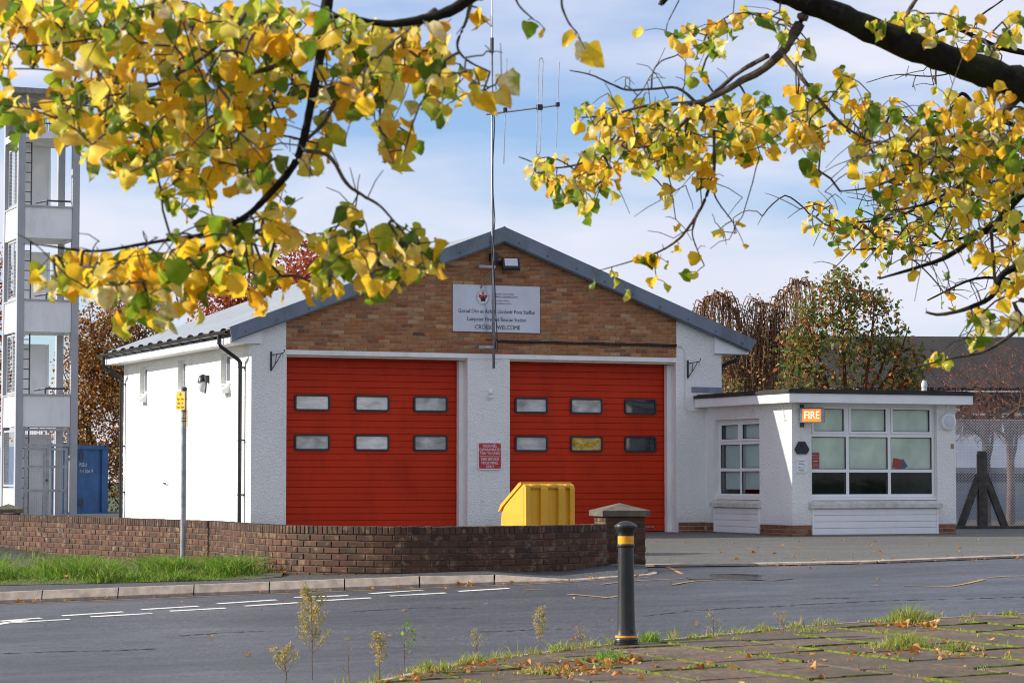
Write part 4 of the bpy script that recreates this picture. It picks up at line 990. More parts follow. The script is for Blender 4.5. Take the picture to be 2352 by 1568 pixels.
# windows
def window(x0, x1, z0, z1, xs, zs, M, who, drop):
    """frame with mullions at xs, transoms at zs; glass; blinds behind"""
    fm = MB(); fm.frame(x0, x1, z0, z1, 0.055, 0.0, 0.07, M)
    for x in xs: fm.box(x - 0.03, x + 0.03, 0.0, 0.07, z0 + .055, z1 - .055, M)
    cols = [x0 + .055] + [v for x in xs for v in (x - .03, x + .03)] + [x1 - .055]
    for z in zs:
        for i in range(0, len(cols), 2): fm.box(cols[i], cols[i + 1], 0.0, 0.07, z - 0.03, z + 0.03, M)
    wo = fm.build('window', MT['upvc'], AN); wo['label'] = who
    rows = [z0 + .055] + [v for z in zs for v in (z - .03, z + .03)] + [z1 - .055]
    for i in range(0, len(cols), 2):
        for j in range(0, len(rows), 2):
            a, b, c, d_ = cols[i], cols[i + 1], rows[j], rows[j + 1]
            if j == len(rows) - 2:                         # opening casement: a second, inner frame
                cf = MB(); cf.frame(a + 0.002, b - 0.002, c + 0.002, d_ - 0.002, 0.042, -0.018, 0.03, M); cf.build('casement', MT['upvc'], wo); a += .042; b -= .042; c += .042; d_ -= .042
            g_ = MB(); g_.frame(a, b, c, d_, 0.012, 0.012, 0.03, M); g_.build('glazing_seal', MT['rubber'], wo)
            g_ = MB(); g_.add([M @ Vector(v_) for v_ in ((a + .012, 0.024, c + .012), (b - .012, 0.024, c + .012), (b - .012, 0.024, d_ - .012), (a + .012, 0.024, d_ - .012))], [(0, 1, 2, 3)]); g_.build('pane', MT['glass'], wo)
    return wo
I4 = Matrix.Identity(4)
MF = Matrix.Translation((0, 0.09, 0))
wf = window(FRT[0] + .002, FRT[1] - .004, r3(1.0), r3(ZT_F), [1.229, 2.131], [r3(1.489), r3(2.148)], MF, 'wide nine-pane white window', 0)
g_ = MB(); g_.box(FRT[0] + .03, FRT[1] - .03, 0.135, 0.138, r3(1.50), r3(2.72)); g_.build('blind_or_reflection', MT['wall_reflection'], wf)  # sheet added so the upper panes show a reflection as plain colour
MS = Matrix.Translation((0.10, 0, 0)) @ Matrix(((0, 1, 0, 0), (-1, 0, 0, 0), (0, 0, 1, 0), (0, 0, 0, 1)))   # local x -> -y, y -> +x
wsd = window(-SIDE[1] + .002, -SIDE[0] - .002, r3(1.0), r3(ZT_S - .002), [-(SIDE[0] + SIDE[1]) / 2 - 0.02], [r3(1.516), r3(2.03)], MS, 'narrow six-pane white window round the corner', 0)
g_ = MB(); g_.box(-SIDE[1] + .12, -SIDE[0] - .06, 0.085, 0.09, r3(1.17), r3(2.45), MS); g_.box(-SIDE[1] + .12, -SIDE[0] - .06, 0.08, 0.095, r3(1.14), r3(1.17), MS); g_.build('blind_or_reflection', MT['blind'], wsd)
# sills
for (a, b, M) in ((FRT[0], FRT[1], I4), (-SIDE[1], -SIDE[0], MS @ Matrix.Translation((0, -0.10, 0)))):
    g_ = MB(); g_.box(a + .003, b - .003, 0.03, 0.088, r3(0.945), r3(0.998), M); g_.build('sill_board', MT['upvc'], AN)
    g_ = MB(); g_.prism([(a - .06, 0.10, r3(0.80)), (a - .06, -0.09, r3(0.80)), (a - .06, -0.09, r3(0.875)), (a - .06, 0.028, r3(0.943)), (a - .06, 0.10, r3(0.943))][::-1] if False else [(a - .06, -0.002, r3(0.80)), (a - .06, -0.09, r3(0.80)), (a - .06, -0.09, r3(0.875)), (a - .06, -0.002, r3(0.93))], (b - a + .12, 0, 0), M)
    g_.prism([(a + .002, -0.001, r3(0.80)), (a + .002, -0.001, r3(0.93)), (a + .002, 0.10, r3(0.944)), (a + .002, 0.10, r3(0.80))], (b - a - .004, 0, 0), M); g_.build('window_sill', MT['sill'], AN)
    g_ = MB(); g_.box(a - 0.0, a + .035, -0.03, 0.06, r3(0.315), r3(0.797), M); g_.box(b - .035, b + 0.0, -0.03, 0.06, r3(0.315), r3(0.797), M); g_.box(a + .035, b - .035, 0.012, 0.06, r3(0.305), r3(0.797), M); g_.build('cladding_frame', MT['upvc'], AN)
    for k in range(4):
        z0 = r3(0.318 + k * 0.12); g_ = MB()
        g_.prism([(a + .036, -0.022, z0), (a + .036, -0.022, z0 + 0.098), (a + .036, 0.0, z0 + 0.117), (a + .036, 0.010, z0 + 0.117), (a + .036, 0.010, z0)], (b - a - .072, 0, 0), M); g_.build('cladding_board', MT['upvc'], AN)
# dim room behind the glass
m = MB(); m.box(0.60, XA1 - .30, 1.9, 1.95, r3(0.3), r3(2.72)); m.box(0.27, XA1 - .27, 0.30, 5.7, r3(0.27), r3(0.30)); m.box(1.0, XA1 - .27, 0.45, 0.9, r3(0.95), r3(0.99)); m.build('room_lining', MT['room'], AN)
# things on the annex
def on_annex(name, label, cat, x, y, z, group=None): return on_station(name, label, cat, 9.2816 + x, -3.4413 + y, z, group)
fs = on_annex('fire_sign', 'lit orange FIRE box sign on the office corner', 'sign', 0.20, -0.02, 2.50)
m = MB(); m.box(-0.03, 0.05, 0.0, 0.02, -0.21, 0.21); m.build('mounting', MT['dark_steel'], fs)
Mq = Matrix.Translation((0.13, -0.16, 0.0)) @ Matrix.Rotation(R(-38), 4, 'Z')
m = MB(); m.box(-0.22, 0.22, -0.07, 0.07, -0.13, 0.13, Mq); m.build('box', MT['galv'], fs)
m = MB(); m.box(-0.17, 0.17, -0.076, -0.0705, -0.115, 0.115, Mq); m.build('face', MT['fire_face'], fs)
o = lettering('FIRE', 0.20, Mq @ Vector((0.0, -0.0795, 0.0)), fs, MT['fire_letters'], off=0.001, sx=0.80, rot=(R(90), 0, R(-38)))
m = MB(); m.box(-0.20, 0.20, -0.072, 0.072, 0.131, 0.145, Mq); m.build('lid', MT['dark_steel'], fs)
m = MB(); m.tube([(0.02, 0, 0.2), (0.02, 0.0, 0.26)], 0.015, 6); m.tube([(-0.03, 0, 0.1), (-0.09, 0.01, 0.1), (-0.1, 0.01, 0.2), (-0.07, 0.01, 0.26)], 0.006, 5); m.build('flex', MT['white'], fs)
pl = on_annex('slate_plaque', 'dark six-sided plaque below the orange box sign', 'plaque', 0.20, -0.012, 1.91)
m = MB(); hx = [(-0.15, -0.03), (-0.10, -0.115), (0.10, -0.115), (0.155, -0.03), (0.065, 0.115), (-0.065, 0.115)]; m.prism([(x, -0.015, z) for x, z in hx], (0, 0.026, 0)); m.build('plate', plain('slate', (0.018, 0.02, 0.026), 0.5, 0.2), pl)
m = MB(); m.lathe([(0.035, 0), (0.03, 0.008), (0.012, 0.01)], 14, Matrix.Translation((0, -0.015, 0.05)) @ Matrix.Rotation(R(90), 4, 'X')); m.build('boss', MT['black'], pl)
no = on_annex('notice_plate', 'small white engraved notice below the dark plaque', 'notice', 0.20, -0.012, 1.57)
m = MB(); m.cbox(-0.115, 0.115, -0.008, 0.01, -0.125, 0.125, 0.002); m.build('plate', MT['sign_white'], no)
for i, (wd, x) in enumerate(((0.12, 0.0), (0.08, -.03), (0.12, -.01), (0.06, .05), (0.05, -.06), (0.13, -.01), (0.1, -.02), (0.11, 0.0))):
    z = 0.095 - i * 0.027; m = MB(); m.box(x - wd / 2, x + wd / 2, -0.0095, -0.0078, z - .004, z + .004); m.build('engraving', MT['ink_brown'], no)
for x in (-.1, .1):
    for z in (-.11, .11): m = MB(); m.lathe([(0.006, 0), (0.005, 0.004)], 6, Matrix.Translation((x, -0.008, z)) @ Matrix.Rotation(R(90), 4, 'X')); m.build('screw', MT['dark_steel'], no)
po = on_annex('window_poster', 'red emergency poster stuck inside the wide office window', 'poster', 0.56, 0.118, 1.665)
m = MB(); m.box(-0.085, 0.085, 0, 0.002, -0.16, 0.16); m.build('sheet', MT['sign_red'], po)
for s_, sz, z in (('999 bob amser!', 0.03, .105), ('0370 60 60 699', 0.026, .055), ('In an emergency', 0.024, -.055), ('always call 999!', 0.026, -.085), ('0370 60 60 699', 0.026, -.135)): lettering(s_, sz, (0, -0.002, z), po, MT['sign_white'], off=0.0, sx=0.8)
m = MB(); m.box(-0.05, 0.05, -0.0015, 0, -0.006, 0.006); m.build('emblem', MT['sign_white'], po)
lf = on_annex('window_leaflets', 'red and blue leaflets leaning inside the wide office window', 'leaflet', 2.42, 0.122, 1.56)
m = MB(); m.box(-0.2, 0.0, 0, 0.003, -0.04, 0.14, Matrix.Rotation(R(10), 4, 'Y')); m.build('leaflet', MT['sign_red'], lf)
m = MB(); m.box(-0.08, 0.12, 0.006, 0.009, -0.06, 0.10, Matrix.Rotation(R(-35), 4, 'Y')); m.build('leaflet', MT['blue'], lf)
rl = on_annex('round_lamp', 'round white bulkhead lamp on the office pier next to the fence', 'lamp', 3.35, 0.0, 2.42)
MX = Matrix.Rotation(R(90), 4, 'X')
m = MB(); m.lathe([(0.17, 0), (0.17, 0.05), (0.155, 0.075), (0.125, 0.08)], 28, MX); m.build('rim', MT['upvc'], rl, smooth=50)
m = MB(); m.lathe([(0.124, 0.07), (0.12, 0.085), (0.07, 0.10), (0.01, 0.105)], 28, MX); m.build('diffuser', MT['plastic_lamp'], rl, smooth=50)
m = MB(); m.tube([(0, -.01, 0.16), (0, -.01, 0.31)], 0.012, 6); m.build('conduit', MT['upvc'], rl)
cc = on_annex('security_camera', 'tiny white security camera under the office roof above the fence', 'camera', XA1 + .02, 0.05, 2.64)
m = MB(); m.tube([(-0.10, -0.04, 0.03), (0.05, -0.10, 0.0)], 0.028, 8); m.build('body', MT['upvc'], cc); m = MB(); m.box(-0.04, 0.02, -0.03, 0.02, -0.05, 0.06); m.build('mount', MT['upvc'], cc)
sw_ = on_annex('socket_patch', 'small square patch of bare plaster below the round lamp', 'patch', 3.46, -0.003, 1.955)
m = MB(); m.cbox(-0.035, 0.035, -0.004, 0.003, -0.045, 0.045, 0.002); m.build('patch', plain('bare_plaster', (0.30, 0.22, 0.18), 0.9, 0.4, 50.0), sw_)
cl = on_station('hanging_flex', 'white flex looping down the sunlit office corner', 'cable', 9.2816, -3.05, 2.73)
m = MB(); m.tube([(-0.01, 0.05, 0.0), (-0.02, -0.08, -0.04), (-0.02, -0.10, -0.2), (-0.02, -0.12, -0.33), (-0.02, -0.18, -0.36), (-0.02, -0.19, -0.29), (-0.02, -0.13, -0.3)], 0.008, 6); m.tube([(-0.01, 0.02, 0.0), (-0.02, -0.10, -0.05), (-0.02, -0.12, -0.22), (-0.02, -0.14, -0.34)], 0.007, 6); m.build('flex', MT['white'], cl)
# ================================================================== low boundary wall
BW = thing('boundary_wall', 'low curved brown brick wall with brick-on-edge coping', 'wall', (0, 0, 0))
ZTOPW, CH, WCP, WBP, HALF = 0.744, 0.107, 0.0807, 0.239, 0.108
def wall_frame(d):
    p = WALL.at(d); t_ = WALL.dir(d); return p, t_, Vector((-t_.y, t_.x, 0))      # normal points away from the road
core = MB(); nseg = 130; vs = []
for i in range(nseg + 1):
    d = WALL.L * i / nseg; p, t_, n = wall_frame(d)
    for off, z in ((-HALF + 0.010, -0.05), (-HALF + 0.010, ZTOPW - 0.010), (HALF - 0.010, ZTOPW - 0.010), (HALF - 0.010, -0.05)): vs.append(p + n * (off + HALF) + Vector((0, 0, z)))
core.add(vs, [(i * 4 + k, i * 4 + k + 1, i * 4 + 5 + k, i * 4 + 4 + k) for i in range(nseg) for k in range(3)] + [(nseg * 4, nseg * 4 + 1, nseg * 4 + 2, nseg * 4 + 3)])
core.build('core', MT['old_mortar'], BW)
wr = random.Random(5)
bm_ = MB(); bm_.cbox(-0.113, 0.113, 0, 0.216, 0, 0.069, 0.006); wall_me = bm_.mesh('brick'); wall_me.materials.append(MT['wall_brick'])
cm_ = MB(); cm_.cbox(-0.0335, 0.0335, 0, 0.222, 0, CH - 0.008, 0.006); cop_me = cm_.mesh('coping_brick'); cop_me.materials.append(MT['coping_brick'])
brs = []
for r_ in range(8):
    z = ZTOPW - CH - (r_ + 1) * WCP + 0.006; d = 0.12 + (WBP / 2 if r_ % 2 else 0)
    while d < WALL.L - 0.05: brs.append((d, z, r_)); d += WBP
brs.sort(key=lambda b: -b[0] if b[2] < 7 else 1e3)
rest = MB()
for i, (d, z, r_) in enumerate(brs):
    p, t_, n = wall_frame(d); a = math.atan2(t_.y, t_.x); q = p + n * wr.uniform(-.003, .003) + Vector((0, 0, z + wr.uniform(-.002, .002)))
    if i < 300: shared('brick', wall_me, BW, q, a + wr.uniform(-.006, .006))
    else: rest.cbox(-0.113, 0.113, 0, 0.216, 0, 0.069, 0.006, Matrix.Translation(q) @ Matrix.Rotation(a, 4, 'Z'))
rest.build('far_brickwork', MT['wall_brick'], BW, kind='stuff')
d = 0.06
while d < WALL.L - 0.02:
    p, t_, n = wall_frame(d); a = math.atan2(t_.y, t_.x)
    shared('coping_brick', cop_me, BW, p + n * (-0.004 + wr.uniform(-.003, .003)) + Vector((0, 0, ZTOPW - CH + 0.006 + wr.uniform(-.003, .003))), a + wr.uniform(-.012, .012)); d += 0.0775
# gate piers
def pier(label, loc, rzv, side, ncourse, z0):
    t_ = thing('gate_pier', label, 'pier', loc, rzv, 'brick gate piers with pyramid caps')
    h = ncourse * WCP; m = MB(); m.box(-side / 2 + .008, side / 2 - .008, .008, side - .008, -0.1, h - .008); m.build('core', MT['old_mortar'], t_)
    n = round(side / WBP); L = side / n
    for r_ in range(ncourse):
        z = r_ * WCP + 0.006
        for f_ in range(2):
            off = L / 2 if (r_ + f_) % 2 else 0.0; x = -side / 2 - off
            while x < side / 2 - 0.02:
                a, b = max(x, -side / 2), min(x + L - 0.012, side / 2)
                if b - a > 0.03:
                    g_ = MB()
                    if f_ == 0: g_.cbox(a, b, -0.002 + wr.uniform(-.002, .002), 0.05, z, z + .067, 0.006)
                    else: g_.cbox(a, b, -0.002 + wr.uniform(-.002, .002), 0.05, z, z + .067, 0.006, Matrix.Translation((-side / 2, side / 2, 0)) @ Matrix.Rotation(R(-90), 4, 'Z'))
                    g_.build('brick', MT['wall_brick'], t_)
                x += L
    o_ = 0.055; m = MB(); s2 = side / 2 + o_; c = side / 2
    m.add([(-s2, -o_, h), (s2, -o_, h), (s2, side + o_, h), (-s2, side + o_, h), (-s2, -o_, h + .075), (s2, -o_, h + .075), (s2, side + o_, h + .075), (-s2, side + o_, h + .075), (0, c, h + .175)],
          [(3, 2, 1, 0), (0, 1, 5, 4), (1, 2, 6, 5), (2, 3, 7, 6), (3, 0, 4, 7), (4, 5, 8), (5, 6, 8), (6, 7, 8), (7, 4, 8)]); m.build('cap', MT['cap_stone'], t_)
    return t_
pp = at(1432, 1180, 33.7)
pier('brick gate pier with pyramid cap at the wall end by the forecourt', (pp.x + 0.02, 33.5, 0.115), R(14), 0.565, 9, 0.1)
pq = at(22, 1160, 47.0)
pier('dark brick gate pier standing before the drill tower', (pq.x - 0.03, 47.0, 0.05), R(10), 0.47, 8, 0.1)

# ================================================================== sign post on the verge
px = at(420, 1290, 35.3)
sp = thing('sign_post', 'grey round post with yellow parking plates on the grass verge', 'sign', (px.x, 35.3, 0.10))
m = MB(); m.tube([(0, 0, 0), (0, 0, 2.51)], 0.0385, 14); m.build('post', MT['galv'], sp, smooth=50)
m = MB(); m.lathe([(0.040, 2.49), (0.042, 2.53), (0.03, 2.55)], 14); m.build('cap', MT['dark_steel'], sp)
a_ = R(-42)
Mq = Matrix.Rotation(a_, 4, 'Z')
m = MB(); q = rounded(-0.11, 0.075, 2.22, 2.48, 0.015); m.prism([(x, -0.052, z) for x, z in q], (0, 0.006, 0), Mq); m.build('plate', MT['sign_yellow'], sp)
for s_, z in (('Llun - Gwe', 2.375), ('Mon - Fri', 2.315), ('8 am - 6 pm', 2.26)): lettering(s_, 0.046, Mq @ Vector((-0.018, -0.0545, z)), sp, MT['ink_brown'], off=0.0, sx=0.72, rot=(R(90), 0, a_))
m = MB(); m.lathe([(0.024, 0), (0.022, 0.002)], 18, Mq @ Matrix.Translation((-0.018, -0.052, 2.44)) @ Matrix.Rotation(R(90), 4, 'X')); m.build('symbol', MT['sign_red'], sp)
m = MB(); m.lathe([(0.017, 0), (0.016, 0.0035)], 18, Mq @ Matrix.Translation((-0.018, -0.0525, 2.44)) @ Matrix.Rotation(R(90), 4, 'X')); m.build('symbol_disc', MT['blue'], sp)
m = MB(); m.prism([(0.048, -0.10, 1.98), (0.048, 0.09, 1.98), (0.048, 0.09, 2.23), (0.048, -0.10, 2.23)], (0.006, 0, 0), Matrix.Rotation(R(8), 4, 'Z')); m.build('plate', MT['sign_yellow'], sp)
for z in (2.10, 2.20, 2.38, 2.06): m = MB(); m.lathe([(0.041, z - .006), (0.041, z + .006)], 14); m.build('clip', MT['dark_steel'], sp)

# ================================================================== bollard
bo = thing('bollard', 'black bollard with amber bands at the pavement edge', 'bollard', (0.93, 20.33, 0.0))
k = 1 / 1143.0
def bz(y): return (1228 - y) * k
m = MB(); m.lathe([(0.100, bz(1228)), (0.101, bz(1215)), (0.096, bz(1208)), (0.101, bz(1200)), (0.096, bz(1192)), (0.102, bz(1182)), (0.098, bz(1170)), (0.087, bz(1166)), (0.086, bz(1141)), (0.083, bz(1130)), (0.076, bz(1085)), (0.071, bz(1000)), (0.068, bz(760)), (0.0645, bz(420)), (0.0635, bz(330)), (0.069, bz(322)), (0.072, bz(310)), (0.069, bz(298)), (0.064, bz(296)), (0.064, bz(222)), (0.066, bz(216)), (0.064, bz(205)), (0.068, bz(190)), (0.078, bz(168)), (0.090, bz(150)), (0.094, bz(135)), (0.090, bz(120)), (0.074, bz(110)), (0.066, bz(106)), (0.056, bz(95)), (0.035, bz(87)), (0.008, bz(84))], 40); m.build('post', MT['bollard'], bo, smooth=35)
m = MB(); m.lathe([(0.0645, bz(296)), (0.0658, bz(294)), (0.0658, bz(224)), (0.0645, bz(222))], 40); m.build('band', MT['bollard_band'], bo, smooth=35)
m = MB(); m.lathe([(0.087, bz(1164)), (0.0885, bz(1162)), (0.0875, bz(1144)), (0.086, bz(1142))], 40); m.build('band', MT['bollard_band'], bo, smooth=35)
m = MB(); m.lathe([(0.014, 0), (0.013, 0.004)], 12, Matrix.Translation((0.045, -0.068, bz(1105))) @ Matrix.Rotation(R(90), 4, 'X')); m.build('lock_cover', MT['rubber'], bo)

# ================================================================== grit bin
gb_ = at(1204, 1160, 38.0)
gb = thing('grit_bin', 'yellow plastic grit bin with ribbed back behind the low wall', 'bin', (gb_.x, 38.0, G(gb_.x, 38) + 0.0), R(31))
def bin_section(x, z0_):
    return [(x, 0.0, z0_), (x, 0.0, 1.10), (x, 0.04, 1.13), (x, 0.10, 1.12), (x, 0.62, 0.80), (x, 0.70, 0.70), (x, 0.74, z0_)]
m = MB(); s0 = bin_section(0.0, 0.43); L = 0.88
pts = []
for x, ins in ((0.0, 0.03), (0.03, 0.0), (L - .03, 0.0), (L, 0.03)):
    for (xx, y, z) in bin_section(x, 0.43): pts.append((xx, y + (ins if y < 0.3 else -ins) * (1 if z > .43 else 1), z - (ins if z > 0.5 else 0)))
n = 7
m.add(pts, [tuple(range(n - 1, -1, -1)), tuple(3 * n + i for i in range(n))] + [(s * n + i, s * n + i + 1, (s + 1) * n + i + 1, (s + 1) * n + i) for s in range(3) for i in range(n - 1)])
hop = m.build('hopper', MT['grit'], gb, smooth=30)
ld = MB(); ld.prism([(-0.018, 0.075, 1.105), (-0.018, 0.075, 1.155), (-0.018, 0.13, 1.145), (-0.018, 0.68, 0.805), (-0.018, 0.75, 0.70), (-0.018, 0.72, 0.70), (-0.018, 0.63, 0.775), (-0.018, 0.10, 1.095)], (L + 0.036, 0, 0)); ld.build('lid', MT['grit'], gb)
for x0, x1 in ((0.0, 0.08), (0.27, 0.40), (0.585, 0.71), (0.80, 0.88)):      # upright ribs with hollows between
    r_ = MB(); r_.prism([(x0, -0.055, 0.43), (x0, -0.055, 1.05), (x0, -0.03, 1.105), (x0, 0.02, 1.125), (x0, 0.02, 0.43)], (x1 - x0, 0, 0)); r_.build('rib', MT['grit'], gb)
for x0, x1 in ((0.08, 0.27), (0.40, 0.585), (0.71, 0.80)):
    r_ = MB(); r_.tube([(x0 + .001, -0.02, 1.085), (x1 - .001, -0.02, 1.085)], 0.038, 10); r_.build('grip_bar', MT['grit'], gb, smooth='all')
m = MB(); m.cbox(-0.02, L + 0.02, -0.075, 0.78, 0.24, 0.43, 0.012); m.build('skirt', MT['grit'], gb)
m = MB(); m.box(0.02, L - 0.02, -0.04, 0.72, 0.0, 0.24); m.build('base', MT['grit'], gb)

# ================================================================== drill tower
tc = at(41.6, 470, 69.0)
TW, TD, TC = 1.74, 2.05, 0.20
TB = 0.22
TOW = thing('drill_tower', 'four-storey white and grey fire drill tower', 'tower', (tc.x, 69.0, TB), PHI)
tz = lambda z: z - TB
cw = TC
for x, y in ((0, 0), (TW - cw, 0), (0, TD - cw), (TW - cw, TD - cw)):
    m = MB(); m.box(x, x + cw, y, y + cw, 0, tz(12.05)); m.build('column', MT['tower_grey'], TOW)
m = MB(); m.cbox(-0.42, TW + 0.42, -0.42, TD + 0.42, tz(12.05), tz(12.22), 0.02); m.build('roof_slab', MT['concrete'], TOW)
for zb, zt in ((2.79, 3.70), (5.44, 6.35), (8.07, 8.98)):
    m = MB(); m.box(cw + .01, TW - cw - .01, 0.035, 0.11, tz(zb), tz(zt - .045)); pf = m.build('front_panel', MT['tower_white'], TOW)
    m = MB(); m.box(cw - .01 if False else cw + .001, TW - cw - .001, -0.01, 0.13, tz(zt - .044), tz(zt)); m.build('coping_rail', MT['tower_grey'], TOW)
    for x in (0.03, TW - 0.11):
        m = MB(); m.box(x, x + .08, cw + .01, TD - cw - .01, tz(zb), tz(zt - .045)); m.build('side_panel', MT['tower_white'], TOW)
        m = MB(); m.box(x - .03, x + .11, cw + .001, TD - cw - .001, tz(zt - .044), tz(zt)); m.build('coping_rail', MT['tower_grey'], TOW)
    m = MB(); m.box(cw, TW - cw, cw, TD - cw, tz(zb - .0), tz(zb + .10)); m.build('floor', MT['tower_white'], TOW)
    m = MB(); m.box(0.30, TW - 0.42, TD - 0.16, TD - 0.10, tz(zb + .1), tz(zb + 2.4)); m.build('back_board', MT['tower_white'], TOW)
    m = MB(); m.box(0.30, 0.36, TD - 0.2, TD - 0.161, tz(zb + .1), tz(zb + 2.4)); m.box(TW - .48, TW - .42, TD - 0.2, TD - 0.161, tz(zb + .1), tz(zb + 2.4)); m.build('board_frame', MT['tower_white'], TOW)
    m = MB(); m.tube([(0.62, 0.5, tz(zt + .12)), (0.85, 0.18, tz(zt + .16)), (TW - .22, 0.16, tz(zt + .16))], 0.03, 6); m.tube([(0.85, 0.16, tz(zt)), (0.85, 0.16, tz(zt + .16))], 0.022, 6); m.build('sill_bar', MT['dark_steel'], TOW)
    # barred light on the left flank
    m = MB(); m.frame(cw + .02, TD - cw - .3, tz(zt + .02), tz(zt + 1.68), 0.05, 0.05, 0.09, Matrix(((0, 1, 0, 0), (1, 0, 0, 0), (0, 0, 1, 0), (0, 0, 0, 1)))); fr_ = m.build('side_light', MT['tower_grey'], TOW)
    m = MB()
    for k2 in range(16): m.tube([(0.07, cw + .05, tz(zt + .1 + k2 * .1)), (0.07, TD - cw - .32, tz(zt + .1 + k2 * .1))], 0.008, 4)
    m.tube([(0.07, 0.85, tz(zt)), (0.07, 0.85, tz(zt + 1.68))], 0.02, 4); m.build('bars', MT['wire'], fr_)
lad = MB()
for x in (0.34, 0.62): lad.tube([(x, 1.2, 0.1), (x, 1.2, tz(10.9))], 0.022, 6)
for k2 in range(38): lad.tube([(0.34, 1.2, 0.3 + k2 * .28), (0.62, 1.2, 0.3 + k2 * .28)], 0.014, 5)
lad.build('ladder', MT['dark_steel'], TOW)
m = MB(); m.box(cw, TW - cw, 0.0, 0.16, tz(10.88), tz(11.07)); m.box(cw, TW - cw, TD - .16, TD, tz(10.88), tz(11.07)); m.box(0.0, 0.16, cw, TD - cw, tz(10.88), tz(11.07)); m.box(TW - .16, TW, cw, TD - cw, tz(10.88), tz(11.07)); m.box(.161, TW - .161, .161, TD - .161, tz(10.9), tz(11.0)); m.build('top_beam', MT['tower_white'], TOW)
m = MB(); m.box(0.30, TW - 0.42, TD - 0.16, TD - 0.10, tz(9.0), tz(10.87)); m.build('back_board', MT['tower_white'], TOW)
for (xa, ya, xb, yb) in ((cw, 0.08, TW - cw, 0.08), (0.08, cw, 0.08, TD - cw), (TW - .08, cw, TW - .08, TD - cw), (cw, TD - .08, TW - cw, TD - .08)):
    m = MB(); m.tube([(xa, ya, tz(11.58)), (xb, yb, tz(11.58))], 0.025, 6)
    for k2 in range(15):
        t_ = (k2 + .5) / 15; x, y = lerp(xa, xb, t_), lerp(ya, yb, t_); m.tube([(x, y, tz(11.07)), (x, y, tz(11.58))], 0.010, 4)
    m.build('railing', MT['dark_steel'], TOW)
# mesh gates at the foot
m = MB(); m.frame(cw + .01, TW - cw - .01, tz(2.24), tz(2.74), 0.07, 0.05, 0.11); m.build('gate_header', MT['galv'], TOW)
def mesh_grid(x0, x1, z0, z1, y, p=0.05, r_=0.0035):
    m = MB(); n = int((x1 - x0) / p)
    for i in range(1, n): m.box(x0 + i * p - r_, x0 + i * p + r_, y - r_, y + r_, z0, z1)
    for i in range(1, int((z1 - z0) / p)): m.box(x0, x1, y - r_ * 2.2, y - r_, z0 + i * p - r_, z0 + i * p + r_)
    return m
gate_w = (TW - 2 * cw - 0.14) / 2
for s_ in range(2):
    x0 = cw + 0.06 + s_ * (gate_w + .02); x1 = x0 + gate_w
    m = MB(); m.frame(x0, x1, 0.02, tz(2.20), 0.075, 0.05, 0.10)
    for z in (0.75, 1.42): m.box(x0 + .075, x1 - .075, 0.05, 0.10, z, z + .07)
    g_ = m.build('mesh_gate', MT['galv'], TOW); mesh_grid(x0 + .07, x1 - .07, 0.08, tz(2.14), 0.115).build('wire_mesh', MT['wire'], g_)
m = MB(); m.box(0.86, 0.93, 0.02, 0.06, 1.05, 1.11); m.build('padlock', MT['dark_steel'], TOW)
mesh_grid(cw + .07, TW - cw - .07, tz(2.30), tz(2.68), 0.115).build('wire_mesh', MT['wire'], TOW)
m = MB(); m.box(0.35, TW - 0.35, TD - 0.3, TD - .24, 0.02, tz(2.6)); m.build('back_board', MT['tower_white'], TOW)
m = MB(); m.box(.03, .09, cw + .05, TD - cw - .05, 0.1, 0.85); m.build('side_panel', MT['tower_white'], TOW)
m = MB(); m.frame(cw + .02, TD - cw - .02, 0.9, tz(2.70), 0.06, 0.04, 0.09, Matrix(((0, 1, 0, 0), (1, 0, 0, 0), (0, 0, 1, 0), (0, 0, 0, 1)))); sl = m.build('side_light', MT['tower_grey'], TOW)
m = MB()
for k2 in range(34): m.box(0.062, 0.068, cw + .08, TD - cw - .08, 0.98 + k2 * .045, 0.984 + k2 * .045)
for k2 in range(26): m.box(0.058, 0.062, cw + .1 + k2 * .055, cw + .104 + k2 * .055, 0.96, 2.42)
m.build('wire_mesh', MT['wire'], sl)

# ================================================================== blue container
ct = at(248, 1100, 74.5)
CO = thing('shipping_container', 'blue steel shipping container beside the drill tower', 'container', (ct.x, 74.5, 0.2), PHI)
cx1, ch_, cwid = 0.0, 2.15, 2.3
m = MB()
nn = 22; vs = []
for i in range(nn + 1):
    x = -cwid + 0.14 + (cwid - 0.32) * i / nn; y = 0.05 + (0.035 if (i // 2) % 2 else 0.0)
    vs += [(x, y, 0.14), (x, y, ch_ - 0.13)]
m.add(vs, [(2 * i, 2 * i + 2, 2 * i + 3, 2 * i + 1) for i in range(nn)]); m.build('end_panel', MT['blue'], CO)
m = MB(); m.box(-cwid, -cwid + .14, 0, .12, .0, ch_); m.box(-0.18, 0, 0, .12, 0.0, ch_); m.box(-cwid + .14, -.18, 0, .10, 0.0, .14); m.box(-cwid + .14, -.18, 0, .10, ch_ - .13, ch_ - .01); m.build('end_frame', MT['blue'], CO)
m = MB(); m.box(-cwid + .01, -0.01, 0.13, 5.8, 0.05, ch_ - .03); m.build('body', MT['blue'], CO)
for x in (-0.17, -cwid + .01):
    for z in (0.002, ch_ - .118):
        m = MB(); m.cbox(x, x + .16, -0.008, .15, z, z + .12, .006); cc_ = m.build('corner_casting', MT['blue'], CO)
        m = MB(); m.box(x + .055, x + .105, -0.012, -.009, z + .03, z + .095); m.build('casting_hole', MT['black'], cc_)
for z in (0.33, 1.72): m = MB(); m.box(-0.86, -.78, 0.01, .05, z, z + .22); m.build('hinge', MT['dark_steel'], CO)
for z in (0.3, 0.85, 1.4, 1.9): m = MB(); m.box(-.005, .03, .02, .07, z, z + .12); m.build('hinge', MT['dark_steel'], CO)
